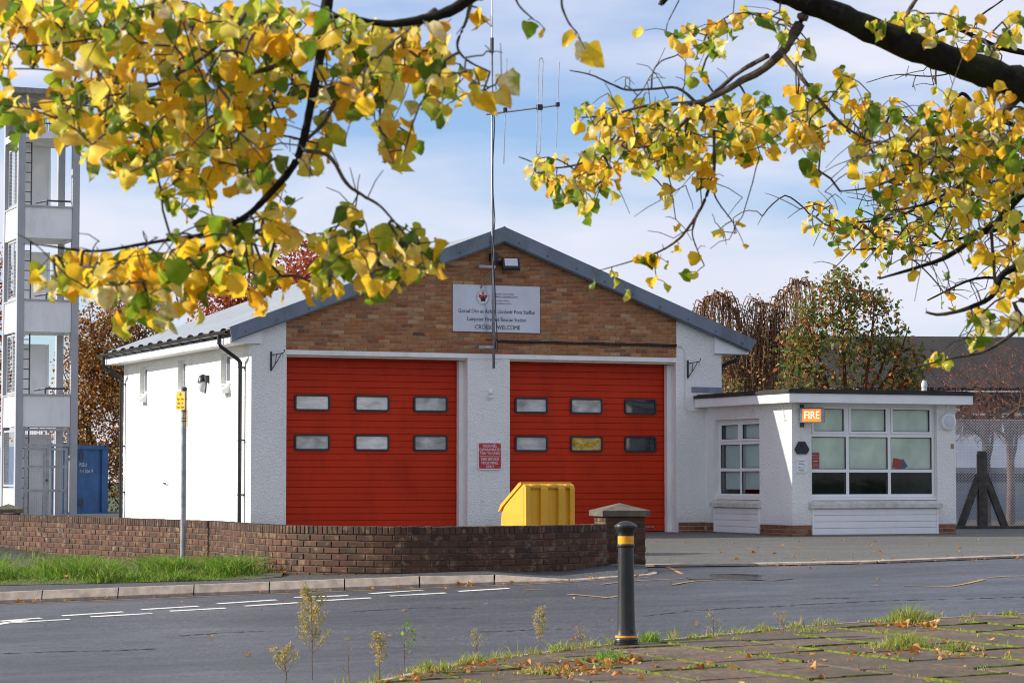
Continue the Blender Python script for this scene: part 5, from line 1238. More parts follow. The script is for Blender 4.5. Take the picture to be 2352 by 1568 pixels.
lettering('PSSU', 0.15, (-0.86, 0.045, 1.55), CO, MT['sign_white'], 'LEFT', sx=0.66, space=1.1); lettering('111206 9', 0.15, (-0.86, 0.045, 1.36), CO, MT['sign_white'], 'LEFT', sx=0.66, space=1.1)

# ================================================================== chain-link fence on the right
f0 = at(2190, 1200, 52.0)
FE = thing('chain_link_fence', 'chain-link fence on concrete posts beside the office', 'fence', (f0.x, 52.0, 0.30), R(10))
FL, FH = 4.2, 2.28
m = MB(); p_ = 0.062; r_ = 0.0040
def wire(m, a, b):
    a, b = Vector(a), Vector(b); d_ = (b - a).normalized(); s1 = Vector((0, 1, 0)) * r_ * 1.2; s2 = d_.cross(Vector((0, 1, 0))).normalized() * r_
    m.add([a - s1 - s2, a + s1 - s2, a + s2, b - s1 - s2, b + s1 - s2, b + s2], [(0, 1, 4, 3), (1, 2, 5, 4), (2, 0, 3, 5)])
n = int((FL + FH) / p_)
for i in range(n):
    c = i * p_
    for sgn in (1, -1):
        pts = []
        x0 = c if sgn == 1 else c - FH; x1 = c - FH if sgn == 1 else c
        t0, t1 = 0.0, 1.0
        lo, hi = (0 - x0) / (x1 - x0), (FL - x0) / (x1 - x0)
        if lo > hi: lo, hi = hi, lo
        t0, t1 = max(0, lo), min(1, hi)
        if t1 - t0 > 0.02: wire(m, (lerp(x0, x1, t0), sgn * .003, FH * t0), (lerp(x0, x1, t1), sgn * .003, FH * t1))
m.build('wire_mesh', MT['wire'], FE, kind='stuff')
m = MB()
for z in (0.1, 0.75, 1.4, 1.75, FH): wire(m, (0, .006, z), (FL, .006, z))
m.build('line_wire', MT['wire'], FE)
for x in (0.62, 3.3):
    m = MB(); m.prism([(x - .09, -.11, -.1), (x + .09, -.11, -.1), (x + .09, -.11, 1.55), (x + .07, -.11, 1.62), (x - .07, -.11, 1.62), (x - .09, -.11, 1.55)], (0, .16, 0)); m.build('post', MT['dark_concrete'], FE)
    for sgn in (-1, 1):
        m = MB(); b = Vector((x + sgn * 0.52, -0.05, -0.05)); t_ = Vector((x + sgn * .05, -.05, 1.15)); q = Vector((0.075, 0, 0))
        m.add([b - q + Vector((0, -.05, 0)), b + q + Vector((0, -.05, 0)), b + q + Vector((0, .05, 0)), b - q + Vector((0, .05, 0)), t_ - q + Vector((0, -.05, 0)), t_ + q + Vector((0, -.05, 0)), t_ + q + Vector((0, .05, 0)), t_ - q + Vector((0, .05, 0))], [(3, 2, 1, 0), (4, 5, 6, 7), (0, 1, 5, 4), (1, 2, 6, 5), (2, 3, 7, 6), (3, 0, 4, 7)]); m.build('strut', MT['dark_concrete'], FE)
m = MB(); m.box(-0.3, FL + 1, -0.35, -0.25, -.15, .06); m.build('kickboard', MT['dark_concrete'], FE)
sgp = struct(MB().add([(f0.x - 0.3, 51.9, .315), (f0.x + 8, 53.3, .315), (f0.x + 12, 62, .33), (f0.x + 1, 62, .33)], [(0, 1, 2, 3)]).build('planting_bed', MT['soil']), 'earth bed behind the chain-link fence')

# ================================================================== buildings behind
b0 = at(1600, 880, 80.0)
BB = thing('hall_building', 'long low hall with dark sheet roof behind the trees', 'building', (b0.x, 80.0, 0.25), R(2))
m = MB(); Lh = 22.0
m.add([(-1, -0.5, 4.02), (Lh, -0.5, 4.02), (Lh, 9, 6.15), (-1, 9, 6.25)], [(0, 1, 2, 3)]); m.add([(-1, -0.5, 4.02), (Lh, -0.5, 4.02), (Lh, -.5, 3.9), (-1, -.5, 3.9)], [(3, 2, 1, 0)]); rfo = m.build('roof', MT['far_roof'], BB)
for i in range(24): m = MB(); x = -0.6 + i * .95; m.prism([(x, -.5, 4.03), (x + .03, -.5, 4.03), (x + .03, -.5, 4.06), (x, -.5, 4.06)], (0, 9.4, 2.12)); m.build('seam', MT['far_roof'], rfo)
m = MB(); m.box(-1, Lh, -.46, -.30, 3.45, 3.88); m.build('fascia', plain('dark_fascia', (0.02, 0.022, 0.03), 0.5), BB)
m = MB(); m.box(-.5, Lh - .5, 0, .3, 0, 3.6); m.build('wall', MT['far_white'], BB)
m = MB(); m.box(-.5, Lh - .5, -.02, -.001, 1.38, 1.52); m.build('band', MT['purple'], BB)
for x in (8.6, 9.9, 11.2, 12.5, 14.5):
    m = MB(); m.frame(x, x + 1.1, 1.6, 3.2, .07, -.05, .0); wo = m.build('window', MT['upvc'], BB); m = MB(); m.box(x + .07, x + 1.03, -.025, -.015, 1.67, 3.13); m.build('pane', MT['far_glass'], wo)
s0 = at(2190, 1090, 63.0)
SH = thing('grey_shed', 'low grey shed with white roof edge behind the fence', 'shed', (s0.x - 1.0, 63.0, 0.29), R(6))
m = MB(); m.box(0, 6, 0, 3, 0, 1.12); m.build('wall', MT['shed'], SH); m = MB(); m.box(-.1, 6.1, -.15, 3.1, 1.20, 1.32); m.build('roof_edge', MT['far_white'], SH); m = MB(); m.add([(-.1, -.1, 1.33), (6.1, -.1, 1.33), (6.1, 1.6, 2.2), (-.1, 1.6, 2.2)], [(0, 1, 2, 3)]); m.add([(-.1, 3.1, 1.33), (6.1, 3.1, 1.33), (6.1, 1.6, 2.2), (-.1, 1.6, 2.2)], [(3, 2, 1, 0)]); m.build('roof', MT['shed'], SH)
m = MB(); m.box(0.0, 6.0, -.02, -.002, .95, 1.18); m.build('painted_shade', MT['dark_steel'], SH)  # dark strip that paints the shade under the roof edge
# ================================================================== plants
nr = np.random.default_rng(7)
def np_mesh(name, V, Fc, mat, parent=None, kind=None, smooth=False):
    me = bpy.data.meshes.new(name)
    V = np.asarray(V, dtype=np.float32); k = Fc.shape[1]
    me.vertices.add(len(V)); me.vertices.foreach_set('co', V.ravel())
    me.loops.add(Fc.size); me.loops.foreach_set('vertex_index', Fc.ravel().astype(np.int32))
    me.polygons.add(len(Fc)); me.polygons.foreach_set('loop_start', np.arange(0, Fc.size, k, dtype=np.int32))
    me.update(calc_edges=True)
    if smooth: me.polygons.foreach_set('use_smooth', np.ones(len(Fc), dtype=bool))
    me.materials.append(MT[mat]); return link(name, me, parent, kind)
def unit(a): return a / np.maximum(np.linalg.norm(a, axis=1, keepdims=True), 1e-9)
def frustums(P0, P1, R0, R1, k=5):
    t = unit(P1 - P0); ref = np.where(np.abs(t[:, 2:3]) < 0.9, np.array([[0, 0, 1.0]]), np.array([[1.0, 0, 0]]))
    a = unit(np.cross(t, ref)); b = np.cross(t, a); n = len(P0)
    an = 2 * np.pi * np.arange(k) / k
    d = a[:, None, :] * np.cos(an)[None, :, None] + b[:, None, :] * np.sin(an)[None, :, None]
    V = np.concatenate([P0[:, None, :] + d * R0[:, None, None], P1[:, None, :] + d * R1[:, None, None]], axis=1).reshape(-1, 3)
    base = (np.arange(n) * 2 * k)[:, None]; i = np.arange(k)[None, :]; j = (np.arange(k) + 1)[None, :] % k
    Fc = np.stack([base + i, base + j, base + k + j, base + k + i], axis=2).reshape(-1, 4)
    return V, Fc
class Skel:
    """a branching skeleton: fixed limbs plus twigs that reach for points"""
    def __init__(s): s.p = np.zeros((60000, 3)); s.par = []; s.r = []; s.n = 0; s.free0 = None
    def node(s, p, par, r=-1.0):
        s.p[s.n] = p; s.par.append(par); s.r.append(r); s.n += 1; return s.n - 1
    def limb(s, pts, rad, par=-1, sub=3):
        last = par
        for i, (p, r) in enumerate(zip(pts, rad)):
            p = np.array(p, dtype=float)
            if i and sub > 1:
                q, rq = np.array(pts[i - 1], dtype=float), rad[i - 1]
                for k in range(1, sub): last = s.node(q + (p - q) * k / sub, last, rq + (r - rq) * k / sub)
            last = s.node(p, last, r)
        return last
    def near(s, p): return int(np.argmin(((s.p[:s.n] - p) ** 2).sum(1)))
    def reach(s, pts, step=0.12, sag=0.10, jit=0.04, order=True, wob=0.012):
        pts = np.asarray(pts, dtype=float)
        if order:
            d = np.array([((s.p[:s.n] - q) ** 2).sum(1).min() for q in pts]); pts = pts[np.argsort(d)]
        ends = []
        for q in pts:
            j = s.near(q); a = s.p[j].copy(); L = np.linalg.norm(q - a); n = max(2, int(L / step)); last = j
            off = nr.normal(0, jit * L, 3); off[2] += sag * L
            for k in range(1, n + 1):
                t = k / n; last = s.node(a + (q - a) * t + off * 4 * t * (1 - t) * 0.5 + (nr.normal(0, wob * L, 3) if k < n else 0), last)
            ends.append(last)
        return ends
    def mesh(s, name, mat, parent, tip, k=5, kmax=1.0, power=0.42, kind=None):
        n = s.n; cnt = np.ones(n); par = np.array(s.par[:n])
        for i in range(n - 1, -1, -1):
            if par[i] >= 0: cnt[par[i]] += cnt[i]
        r = np.array(s.r[:n]); rr = np.where(r > 0, r, np.minimum(tip * cnt ** power, kmax))
        for i in range(n):
            if par[i] >= 0 and r[i] < 0: rr[i] = min(rr[i], max(rr[par[i]] * 0.92, tip * 0.6))
        m = par >= 0; idx = np.nonzero(m)[0]
        r0 = np.where(r[idx] > 0, rr[par[idx]], np.minimum(rr[par[idx]], rr[idx] * 1.25))
        V, Fc = frustums(s.p[par[idx]], s.p[idx], r0, rr[idx], k)
        return np_mesh(name, V, Fc, mat, parent, kind, True)
def cards(C, size, jit, droop=0.3, ar=0.6, kind=None):
    """small rhombic leaves about the points C"""
    n = len(C); d = nr.normal(0, 1, (n, 3)); d[:, 2] -= droop * 2; d = unit(d)
    e = unit(np.cross(d, nr.normal(0, 1, (n, 3)))); sz = (size * nr.uniform(1 - jit, 1 + jit, n))[:, None]
    nn = np.cross(d, e); c = C
    V = np.stack([c, c + d * sz * 0.45 + e * sz * ar * 0.5 + nn * sz * .08, c + d * sz, c + d * sz * 0.45 - e * sz * ar * 0.5 + nn * sz * .08], axis=1).reshape(-1, 3)
    return V, (np.arange(n) * 4)[:, None] + np.arange(4)[None, :]
def blades(P, H, lean, width, seed=0):
    """grass blades: a quad and a tip each, given as quads with a doubled tip"""
    n = len(P); a = nr.uniform(0, 2 * np.pi, n); side = np.stack([np.cos(a), np.sin(a), np.zeros(n)], 1) * (width * nr.uniform(.6, 1.4, n))[:, None]
    b = nr.uniform(0, 2 * np.pi, n); ln = np.stack([np.cos(b), np.sin(b), np.zeros(n)], 1) * (H * nr.uniform(0, lean, n))[:, None]
    up = np.zeros((n, 3)); up[:, 2] = H
    mid = P + up * 0.6 + ln * 0.35; tip = P + up * nr.uniform(.8, 1.0, n)[:, None] + ln
    V = np.stack([P - side, P + side, mid + side * .8, mid - side * .8, tip], 1).reshape(-1, 3)
    B = (np.arange(n) * 5)[:, None]
    return V, np.concatenate([B + np.array([[0, 1, 2]]), B + np.array([[0, 2, 3]]), B + np.array([[3, 2, 4]])], 1).reshape(-1, 3)
def ellipsoid(c, r, n, shell=0.45):
    d = unit(nr.normal(0, 1, (n, 3))); k = (shell + (1 - shell) * nr.uniform(0, 1, n)) [:, None]
    return np.array(c)[None, :] + d * k * np.array(r)[None, :]
def bg_tree(name, label, base, stems, crowns, bark, leafmat, lsize, per, tip, spread=0.12, group=None, crown_name='crown', droop=0.3, limb_r=0.06, sag=0.08):
    t_ = thing(name, label, 'tree', base, 0.0, group); sk = Skel(); bv = np.array(base)
    for pts, rad in stems: sk.limb([np.array(p) for p in pts], rad)
    ends = []
    for c, r, n in crowns: ends += sk.reach(ellipsoid(c, r, n), 0.25, sag)
    sk.mesh('trunk', bark, t_, tip, 5, limb_r)
    if per:
        C = np.repeat(sk.p[ends], per, axis=0) + nr.normal(0, spread, (len(ends) * per, 3))
        V, Fc = cards(C, lsize, 0.4, droop); np_mesh(crown_name, V, Fc, leafmat, t_)
    return t_
def rel(p, b): return (p[0] - b[0], p[1] - b[1], p[2] - b[2])
# ---- copper coloured thicket behind the container, red trees behind the roof
B = (-13.2, 86.0, 0.25)
bg_tree('copper_beech', 'dense dark twiggy tree with copper leaves behind the blue container', B, [([(0, 0, 0), (0.1, 0, 2.2), (0.4, 0, 4.0), (0.5, 0, 5.5)], [0.2, 0.16, 0.1, 0.05]), ([(-1.2, .2, 0), (-1.5, 0, 3), (-1.0, 0, 5.5)], [0.12, 0.09, .04]), ([(1.6, 0, 0), (1.5, 0, 2.5), (1.9, 0, 4.6)], [0.12, 0.09, .04])],
        [((-0.4, 0, 3.2), (2.6, 1.6, 3.4), 620), ((-0.6, 0, 5.4), (1.8, 1.3, 2.3), 320), ((1.9, 0, 3.6), (1.5, 1.3, 2.2), 240)], 'bark', 'copper', 0.115, 24, 0.014, 0.22, 'autumn trees round the station')
B = (-8.9, 88.0, 0.25)
bg_tree('copper_beech', 'smaller russet tree beside the rear corner of the station roof', B, [([(0, 0, 0), (0.1, 0, 2.2), (-0.2, 0, 4.4)], [0.16, 0.12, 0.05])], [((0, 0, 4.2), (2.2, 1.3, 2.1), 420)], 'bark', 'copper', 0.115, 15, 0.012, 0.2, 'autumn trees round the station')
B = (-6.2, 66.0, 0.28)
bg_tree('cherry_tree', 'red-leaved tree rising behind the station roof', B, [([(0, 0, 0), (0.05, 0, 2.5), (0.2, 0, 4.5), (0.1, 0, 6.0)], [0.14, 0.11, 0.07, 0.03]), ([(0, 0, 2.8), (-0.7, 0, 4.2), (-1.2, 0, 5.6)], [.07, .05, .02]), ([(0, 0, 3.0), (.8, 0, 4.4), (1.2, 0, 5.8)], [.07, .05, .02])],
        [((0.2, 0, 5.3), (1.9, 1.2, 2.0), 420), ((1.0, 0, 6.2), (0.9, .8, 1.2), 170), ((-1.2, 0, 4.9), (1.0, .8, 1.4), 170), ((-1.6, 0, 5.6), (.9, .7, 1.0), 100)], 'bark', 'cherry', 0.11, 13, 0.006, 0.14, 'autumn trees round the station', limb_r=0.05)
B = (-19.6, 92.0, 0.25)
bg_tree('cherry_tree', 'red-leaved tree peeping out behind the drill tower', B, [([(0, 0, 0), (0.1, 0, 4), (0.2, 0, 8.0)], [0.16, 0.12, 0.05])], [((0.2, 0, 6.0), (1.3, 1.2, 4.2), 260)], 'bark', 'cherry', 0.16, 9, 0.008, 0.2, 'autumn trees round the station')
# ---- maple with red stems behind the office
B = (7.9, 58.0, 0.29)
st = []
for dx, dz, lean in ((-.12, 5.0, -.9), (0.0, 5.4, -.2), (0.12, 5.2, .5), (0.2, 4.6, 1.2), (-.05, 4.8, -1.3), (.05, 4.4, .9)):
    st.append(([(dx, 0, 0), (dx + lean * .12, 0, 1.6), (dx + lean * .4, nr.uniform(-.2, .2), 3.1), (dx + lean * .75, nr.uniform(-.4, .4), dz - .9), (dx + lean, nr.uniform(-.4, .4), dz)], [0.075, .065, .05, .032, .014]))
bg_tree('paperbark_maple', 'green and orange maple with red stems behind the office roof', B, st, [((-0.75, 0, 5.0), (.62, .6, .55), 45), ((-.2, .1, 5.55), (.55, .5, .42), 40), ((.45, 0, 5.1), (.7, .6, .5), 48), ((-1.15, 0, 4.1), (.6, .6, .55), 42), ((-.3, -.3, 4.3), (.8, .7, .6), 55), ((.75, 0, 4.2), (.7, .6, .55), 45), ((1.35, .1, 3.75), (.55, .5, .55), 36), ((1.15, -.1, 3.2), (.7, .5, .45), 30), ((-1.0, -.2, 3.3), (.7, .5, .6), 45), ((0, .3, 3.4), (.6, .6, .6), 18)], 'red_bark', 'maple', 0.12, 12, 0.006, 0.13, 'autumn trees round the station', limb_r=0.05)
# ---- weeping birch
B = (6.1, 62.0, 0.29)
wb = thing('weeping_birch', 'weeping birch with trailing bronze twigs behind the station corner', 'tree', B, 0.0, 'autumn trees round the station'); sk = Skel()
arch = [[(0, 0, 0), (-.05, 0, 2.5), (-.25, 0, 4.2), (-.5, 0, 5.2), (-.8, 0, 5.65), (-1.15, 0, 5.5), (-1.4, 0, 5.2)], [(0, 0, 3.2), (.35, 0, 4.6), (.6, 0, 5.5), (1.0, 0, 5.98), (1.45, 0, 5.8)], [(-.2, 0, 3.6), (-.8, .3, 4.4), (-1.3, .2, 4.8)], [(0.1, 0, 3.9), (.7, -.3, 4.6), (1.3, -.2, 4.9)], [(0, 0, 3.5), (.05, .2, 4.6), (.2, .1, 5.3), (.05, 0, 5.5)], [(-.3, 0, 3.4), (-.9, -.3, 3.9), (-1.4, -.2, 4.1)]]
for a in arch: sk.limb(a, list(np.linspace(.085 if a[0][2] < 1 else .05, .012, len(a))), sub=5)
strings = []
nb0 = sk.n; cand = [i for i in range(nb0) if sk.p[i][2] > 3.7]
for i in range(520):
    j = cand[nr.integers(len(cand))]; p0 = sk.p[j].copy(); a = nr.uniform(0, 2 * np.pi); R0 = abs(nr.normal(.32, .22)); L = nr.uniform(1.0, 3.0); n = int(L / .14) + 3; last = j
    for k in range(1, n):
        s_ = k * .14; q = p0 + np.array([np.cos(a), np.sin(a), 0]) * R0 * (1 - np.exp(-s_ / .35)) + np.array([0, 0, .22 * R0 * np.exp(-((s_ - .25) / .2) ** 2) - max(0, s_ - .25) * (.75 + .1 * np.sin(i))]) + nr.normal(0, .008, 3)
        last = sk.node(q, last); strings.append(q)
sk.mesh('trunk', 'bronze_twig', wb, 0.0045, 4, 0.03)
S = np.array(strings); C = S[nr.uniform(0, 1, len(S)) < .8]; C = C + nr.normal(0, .06, C.shape); V, Fc = cards(C, 0.070, .4, .5, .75); np_mesh('crown', V, Fc, 'birch', wb)
B = (5.0, 60.0, 0.29)
bg_tree('evergreen_bush', 'dark glossy evergreen bush at the foot of the weeping birch', B, [([(0, 0, 0), (0, 0, 1.6)], [.06, .03])], [((0, 0, 2.3), (.8, .6, 1.3), 150)], 'bark', 'maple', .10, 14, .006, .13, 'autumn trees round the station')
# ---- bare trees by the fence
for bx_, by_, lab, seed in ((10.42, 54.6, 'bare twiggy small tree with pale pink trunk behind the fence', 1), (11.15, 55.6, 'bare pale-stemmed tree standing deeper behind the fence', 2)):
    B = (bx_, by_, .3); s_ = -1 if seed == 1 else 1
    bg_tree('bare_tree', lab, B, [([(0, 0, 0), (.02, 0, 1.0), (0.0 * s_, 0, 1.9), (.05, 0, 2.5)], [.11, .095, .085, .05]), ([(0, 0, 1.3), (.12, 0, 1.7), (.17, -.1, 2.3)], [.05, .04, .03]), ([(0, 0, 1.9), (-.5, -.1, 2.3), (-1.1, -.1, 2.5)], [.05, .03, .015]), ([(0, 0, 2.0), (.6, 0, 2.5), (1.2, 0, 2.9)], [.05, .03, .015])],
            [((0.1, 0, 2.9), (1.6, 1.2, 1.2), 760), ((-.7, 0, 2.4), (1.0, .8, .7), 330)], 'pink_bark', 'cherry', .04, 1, .0045, .05, 'bare trees behind the fence', limb_r=.03, crown_name='last_leaves')

# ================================================================== lime trees whose boughs hang over the view
def leaf_variant(seed):
    q = random.Random(seed); rows = [(-.07, .22), (.06, .41), (.25, .50), (.47, .46), (.68, .33), (.86, .16), (1.0, .0)]
    fold, curl, wave, ph = q.uniform(-.25, 1.1), q.uniform(-1.0, 1.0), q.uniform(.0, .28), q.uniform(0, 6); asy = q.uniform(.75, 1.25)
    roll = q.choice([0, 0, 0.9, -0.8, 1.6]); vs = []; fs = []
    for t_, w_ in rows:
        for s_ in (-1, -.5, 0, .5, 1):
            jag = (1 + q.uniform(-.16, .12) if abs(s_) == 1 else 1) * (asy if s_ > 0 else 2 - asy)
            x = s_ * w_ * jag; y = t_ if s_ != 0 or t_ > 0 else 0.03
            if abs(s_) == .5 and t_ < 0: y = -.03
            z = fold * abs(x) + curl * (y - .3) ** 2 * .8 + wave * math.sin(7 * y + ph) * s_ + roll * x * x * (1 if s_ > 0 else .3)
            vs.append((x, y + q.uniform(-.02, .02) * (abs(s_) == 1), z))
    for i in range(len(rows) - 1):
        for k in range(4): fs.append((i * 5 + k, i * 5 + k + 1, i * 5 + 6 + k, i * 5 + 5 + k))
    return vs, fs
LV = [leaf_variant(s) for s in range(26)]
leaf_me = []
for vs, fs in LV:
    me = bpy.data.meshes.new('leaf'); me.from_pydata(vs, [], fs); me.polygons.foreach_set('use_smooth', [True] * len(fs)); me.materials.append(MT['lime']); leaf_me.append(me)
lr = random.Random(21)
def leaf_matrix(p, size, flat=False):
    if flat:
        zax = Vector((lr.gauss(0, .18), lr.gauss(0, .18), 1)).normalized(); yax = zax.cross(Vector((lr.gauss(0, 1), lr.gauss(0, 1), 0))).normalized()
    else:
        yax = Vector((lr.gauss(0, .55), lr.gauss(0, .55), -1.0)).normalized(); f_ = Vector((lr.gauss(-.35, .8), lr.gauss(-.75, .8), lr.gauss(.35, .5)))
        zax = (f_ - yax * f_.dot(yax)).normalized()
    xax = yax.cross(zax); M = Matrix((xax, yax, zax)).transposed().to_4x4(); M.translation = p
    return M @ Matrix.Scale(size, 4)
def px2(x, y, Y): p = at(x, y, Y); return np.array((p.x, p.y, p.z))
def lime(name, label, trunk, boughs, blobs, singles, size, tip, parts=300, bark_twig='twig_bark', bare=()):
    base = Vector((trunk[0][0][0], trunk[0][0][1], 0.0)); t_ = thing(name, label, 'tree', base, 0.0, 'lime trees over the pavement'); bo_ = np.array(base)
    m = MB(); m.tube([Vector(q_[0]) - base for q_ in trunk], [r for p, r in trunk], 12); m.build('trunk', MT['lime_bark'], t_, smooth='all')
    sk = Skel()
    for pts in boughs:
        pw = [px2(x, y, Y) if len(q_) == 4 else np.array(q_[:3]) for q_ in pts for (x, y, Y) in [q_[:3]]]
        rw = [q_[3] / FPX * q_[2] if len(q_) == 4 else q_[4] for q_ in pts]
        m = MB(); cc = catmull3(pw, 5); rr = np.interp(np.linspace(0, len(pw) - 1, len(cc)), range(len(pw)), rw)
        big = max(rw) > 0.03
        wob = [Vector(c - bo_) + Vector((lr.gauss(0, .1), lr.gauss(0, .1), lr.gauss(0, .1))) * float(r) * (0.35 if big else .6) for c, r in zip(cc, rr)]
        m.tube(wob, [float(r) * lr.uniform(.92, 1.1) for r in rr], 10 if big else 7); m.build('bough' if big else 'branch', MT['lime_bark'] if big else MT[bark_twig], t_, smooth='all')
        sk.limb([c - bo_ for c in cc], list(rr), sub=2)
    n_fixed = sk.n
    C = []
    for (x, y, rx, ry, n, Y, dY) in blobs:
        for _ in range(n):
            a = lr.uniform(0, 2 * math.pi); k = math.sqrt(lr.uniform(0, 1)) * lr.uniform(.75, 1.15)
            C.append(px2(x + rx * k * math.cos(a), y + ry * k * math.sin(a), Y + lr.gauss(0, dY)) - bo_)
    for (x, y, Y) in singles: C.append(px2(x, y, Y) - bo_)
    C = np.array(C); ends = sk.reach(C, 0.06, 0.14, 0.05, True, 0.007)
    keep = sk.p[ends].copy()
    BP_ = [px2(lr.gauss(x, rx * .5), lr.gauss(y, ry * .5), Y + lr.gauss(0, dY)) - bo_ for (x, y, rx, ry, n, Y, dY) in bare for _ in range(n)]
    if BP_: sk.reach(np.array(BP_), 0.05, 0.16, 0.05, True, 0.005)
    # the fixed limbs are already built: only mesh the twigs
    sk2 = sk; par = np.array(sk2.par[:sk2.n]); cnt = np.ones(sk2.n)
    for i in range(sk2.n - 1, n_fixed - 1, -1): cnt[par[i]] += cnt[i]
    idx = np.arange(n_fixed, sk2.n); r1 = np.minimum(tip * cnt[idx] ** .36, tip * 4); r0 = np.minimum(tip * np.minimum(cnt[par[idx]], cnt[idx] * 2) ** .36, tip * 4.4)
    V, Fc = frustums(sk2.p[par[idx]], sk2.p[idx], r0, r1, 5); np_mesh('twigs', V, Fc, bark_twig, t_, 'stuff', True)
    order = sorted(range(len(keep)), key=lambda i: keep[i][1]); RV, RF = [], []; off = 0
    for rank, i in enumerate(order):
        v = lr.randrange(len(LV)); s_ = size * lr.choice([.6, .75, .85, .95, 1.0, 1.1, 1.25]) * lr.uniform(.9, 1.1) * (1.0 if keep[i][1] + bo_[1] < 7.6 or size > .07 else .95); M = leaf_matrix(Vector(keep[i]), s_)
        if rank < parts:
            o = link('leaf', leaf_me[v], t_); o.matrix_local = M
        else:
            vs, fs = LV[v]; RV += [tuple(M @ Vector(p)) for p in vs]; RF += [tuple(off + k for k in f) for f in fs]; off += len(vs)
    if RV:
        me = bpy.data.meshes.new('foliage'); me.from_pydata(RV, [], RF); me.polygons.foreach_set('use_smooth', [True] * len(RF)); me.materials.append(MT['lime']); link('foliage', me, t_, 'stuff')
    return t_
def catmull3(P, n):
    P = [P[0] * 2 - P[1]] + list(P) + [P[-1] * 2 - P[-2]]; out = []
    for i in range(1, len(P) - 2):
        a, b, c, d = P[i - 1:i + 3]
        for k in range(n):
            t = k / n; out.append(.5 * (2 * b + (c - a) * t + (2 * a - 5 * b + 4 * c - d) * t * t + (3 * b - a - 3 * c + d) * t ** 3))
    out.append(P[-2]); return out
YL = 6.4
L_b = lambda *q: [(x, y, YL + dy, r) for x, y, r, dy in q]
left_boughs = [
 [(3.6, 6.6, 4.6, None, .11), (2.0, 6.5, 4.3, None, .08), (0.6, 6.4, 3.7, None, .055), (1185, -120, 6.4, 17), (1085, -8, 6.4, 15), (1015, 33, 6.4, 12), (945, 50, 6.4, 10), (885, 55, 6.4, 8), (820, 45, 6.4, 6), (760, 40, 6.4, 4), (700, 55, 6.4, 3)],
 [(0.4, 6.3, 3.75, None, .05), (800, -200, 6.3, 17), (765, -70, 6.3, 15), (750, 15, 6.3, 14), (742, 90, 6.3, 12), (728, 170, 6.3, 11), (712, 250, 6.3, 10), (697, 320, 6.3, 9.5), (680, 370, 6.3, 9), (650, 412, 6.3, 8.5), (610, 455, 6.3, 8), (570, 493, 6.3, 7), (520, 520, 6.3, 6.4), (460, 540, 6.3, 5.5), (400, 549, 6.3, 4.6), (330, 560, 6.3, 4), (250, 574, 6.3, 3.5), (190, 576, 6.3, 3), (100, 563, 6.3, 2.2), (55, 560, 6.3, 1.6)],
 L_b((1000, 25, 9, 0), (930, 75, 8.5, .1), (865, 125, 8, .1), (815, 175, 7, .1), (775, 225, 6, .1), (745, 280, 5, .05), (700, 325, 4, 0)),
 L_b((742, 95, 8, -.1), (690, 128, 8, 0), (640, 150, 7, .1), (580, 168, 6, .1), (500, 182, 5, .2), (400, 192, 4, .2), (250, 190, 3, .2), (120, 162, 2.2, .2), (10, 158, 1.6, .2)),
 L_b((610, -60, 7, 0), (575, 10, 6.5, 0), (545, 60, 6, 0), (500, 105, 5, 0), (440, 152, 4.5, 0), (380, 185, 4, 0), (300, 212, 3, 0), (200, 226, 2.5, 0), (60, 240, 1.8, 0)),
 L_b((690, 345, 5, 0), (755, 358, 5, 0), (795, 420, 4.2, 0), (832, 448, 3.6, 0), (872, 472, 3, 0), (908, 512, 2.5, 0), (935, 545, 2, 0)),
 L_b((520, 520, 4, -.05), (475, 560, 4, -.1), (420, 600, 3.4, -.1), (350, 640, 2.8, -.1), (280, 652, 2.3, -.1), (240, 655, 1.8, -.1)),
 L_b((1085, -8, 6, 0), (1070, 50, 4, 0), (1050, 105, 3.2, 0), (1075, 140, 2.6, 0), (1125, 165, 2, 0)),
 L_b((545, 500, 3.5, 0), (600, 540, 3, .1), (680, 560, 2.6, .1), (760, 575, 2.2, .1)),
 L_b((1300, -60, 4, 0), (1290, 5, 3, 0), (1305, 50, 2.4, 0), (1325, 75, 1.8, 0)), L_b((1175, -40, 3, 0), (1190, 10, 2.4, 0), (1225, 45, 1.8, 0)),
 L_b((400, -30, 5, 0), (350, 30, 4, 0), (250, 80, 3, 0), (140, 100, 2.2, 0), (20, 110, 1.6, 0)),
]
lb = lambda x, y, rx, ry, n: (x, y, rx * 1.06, ry * 1.08, int(n * 2.05), YL + .22, .30)
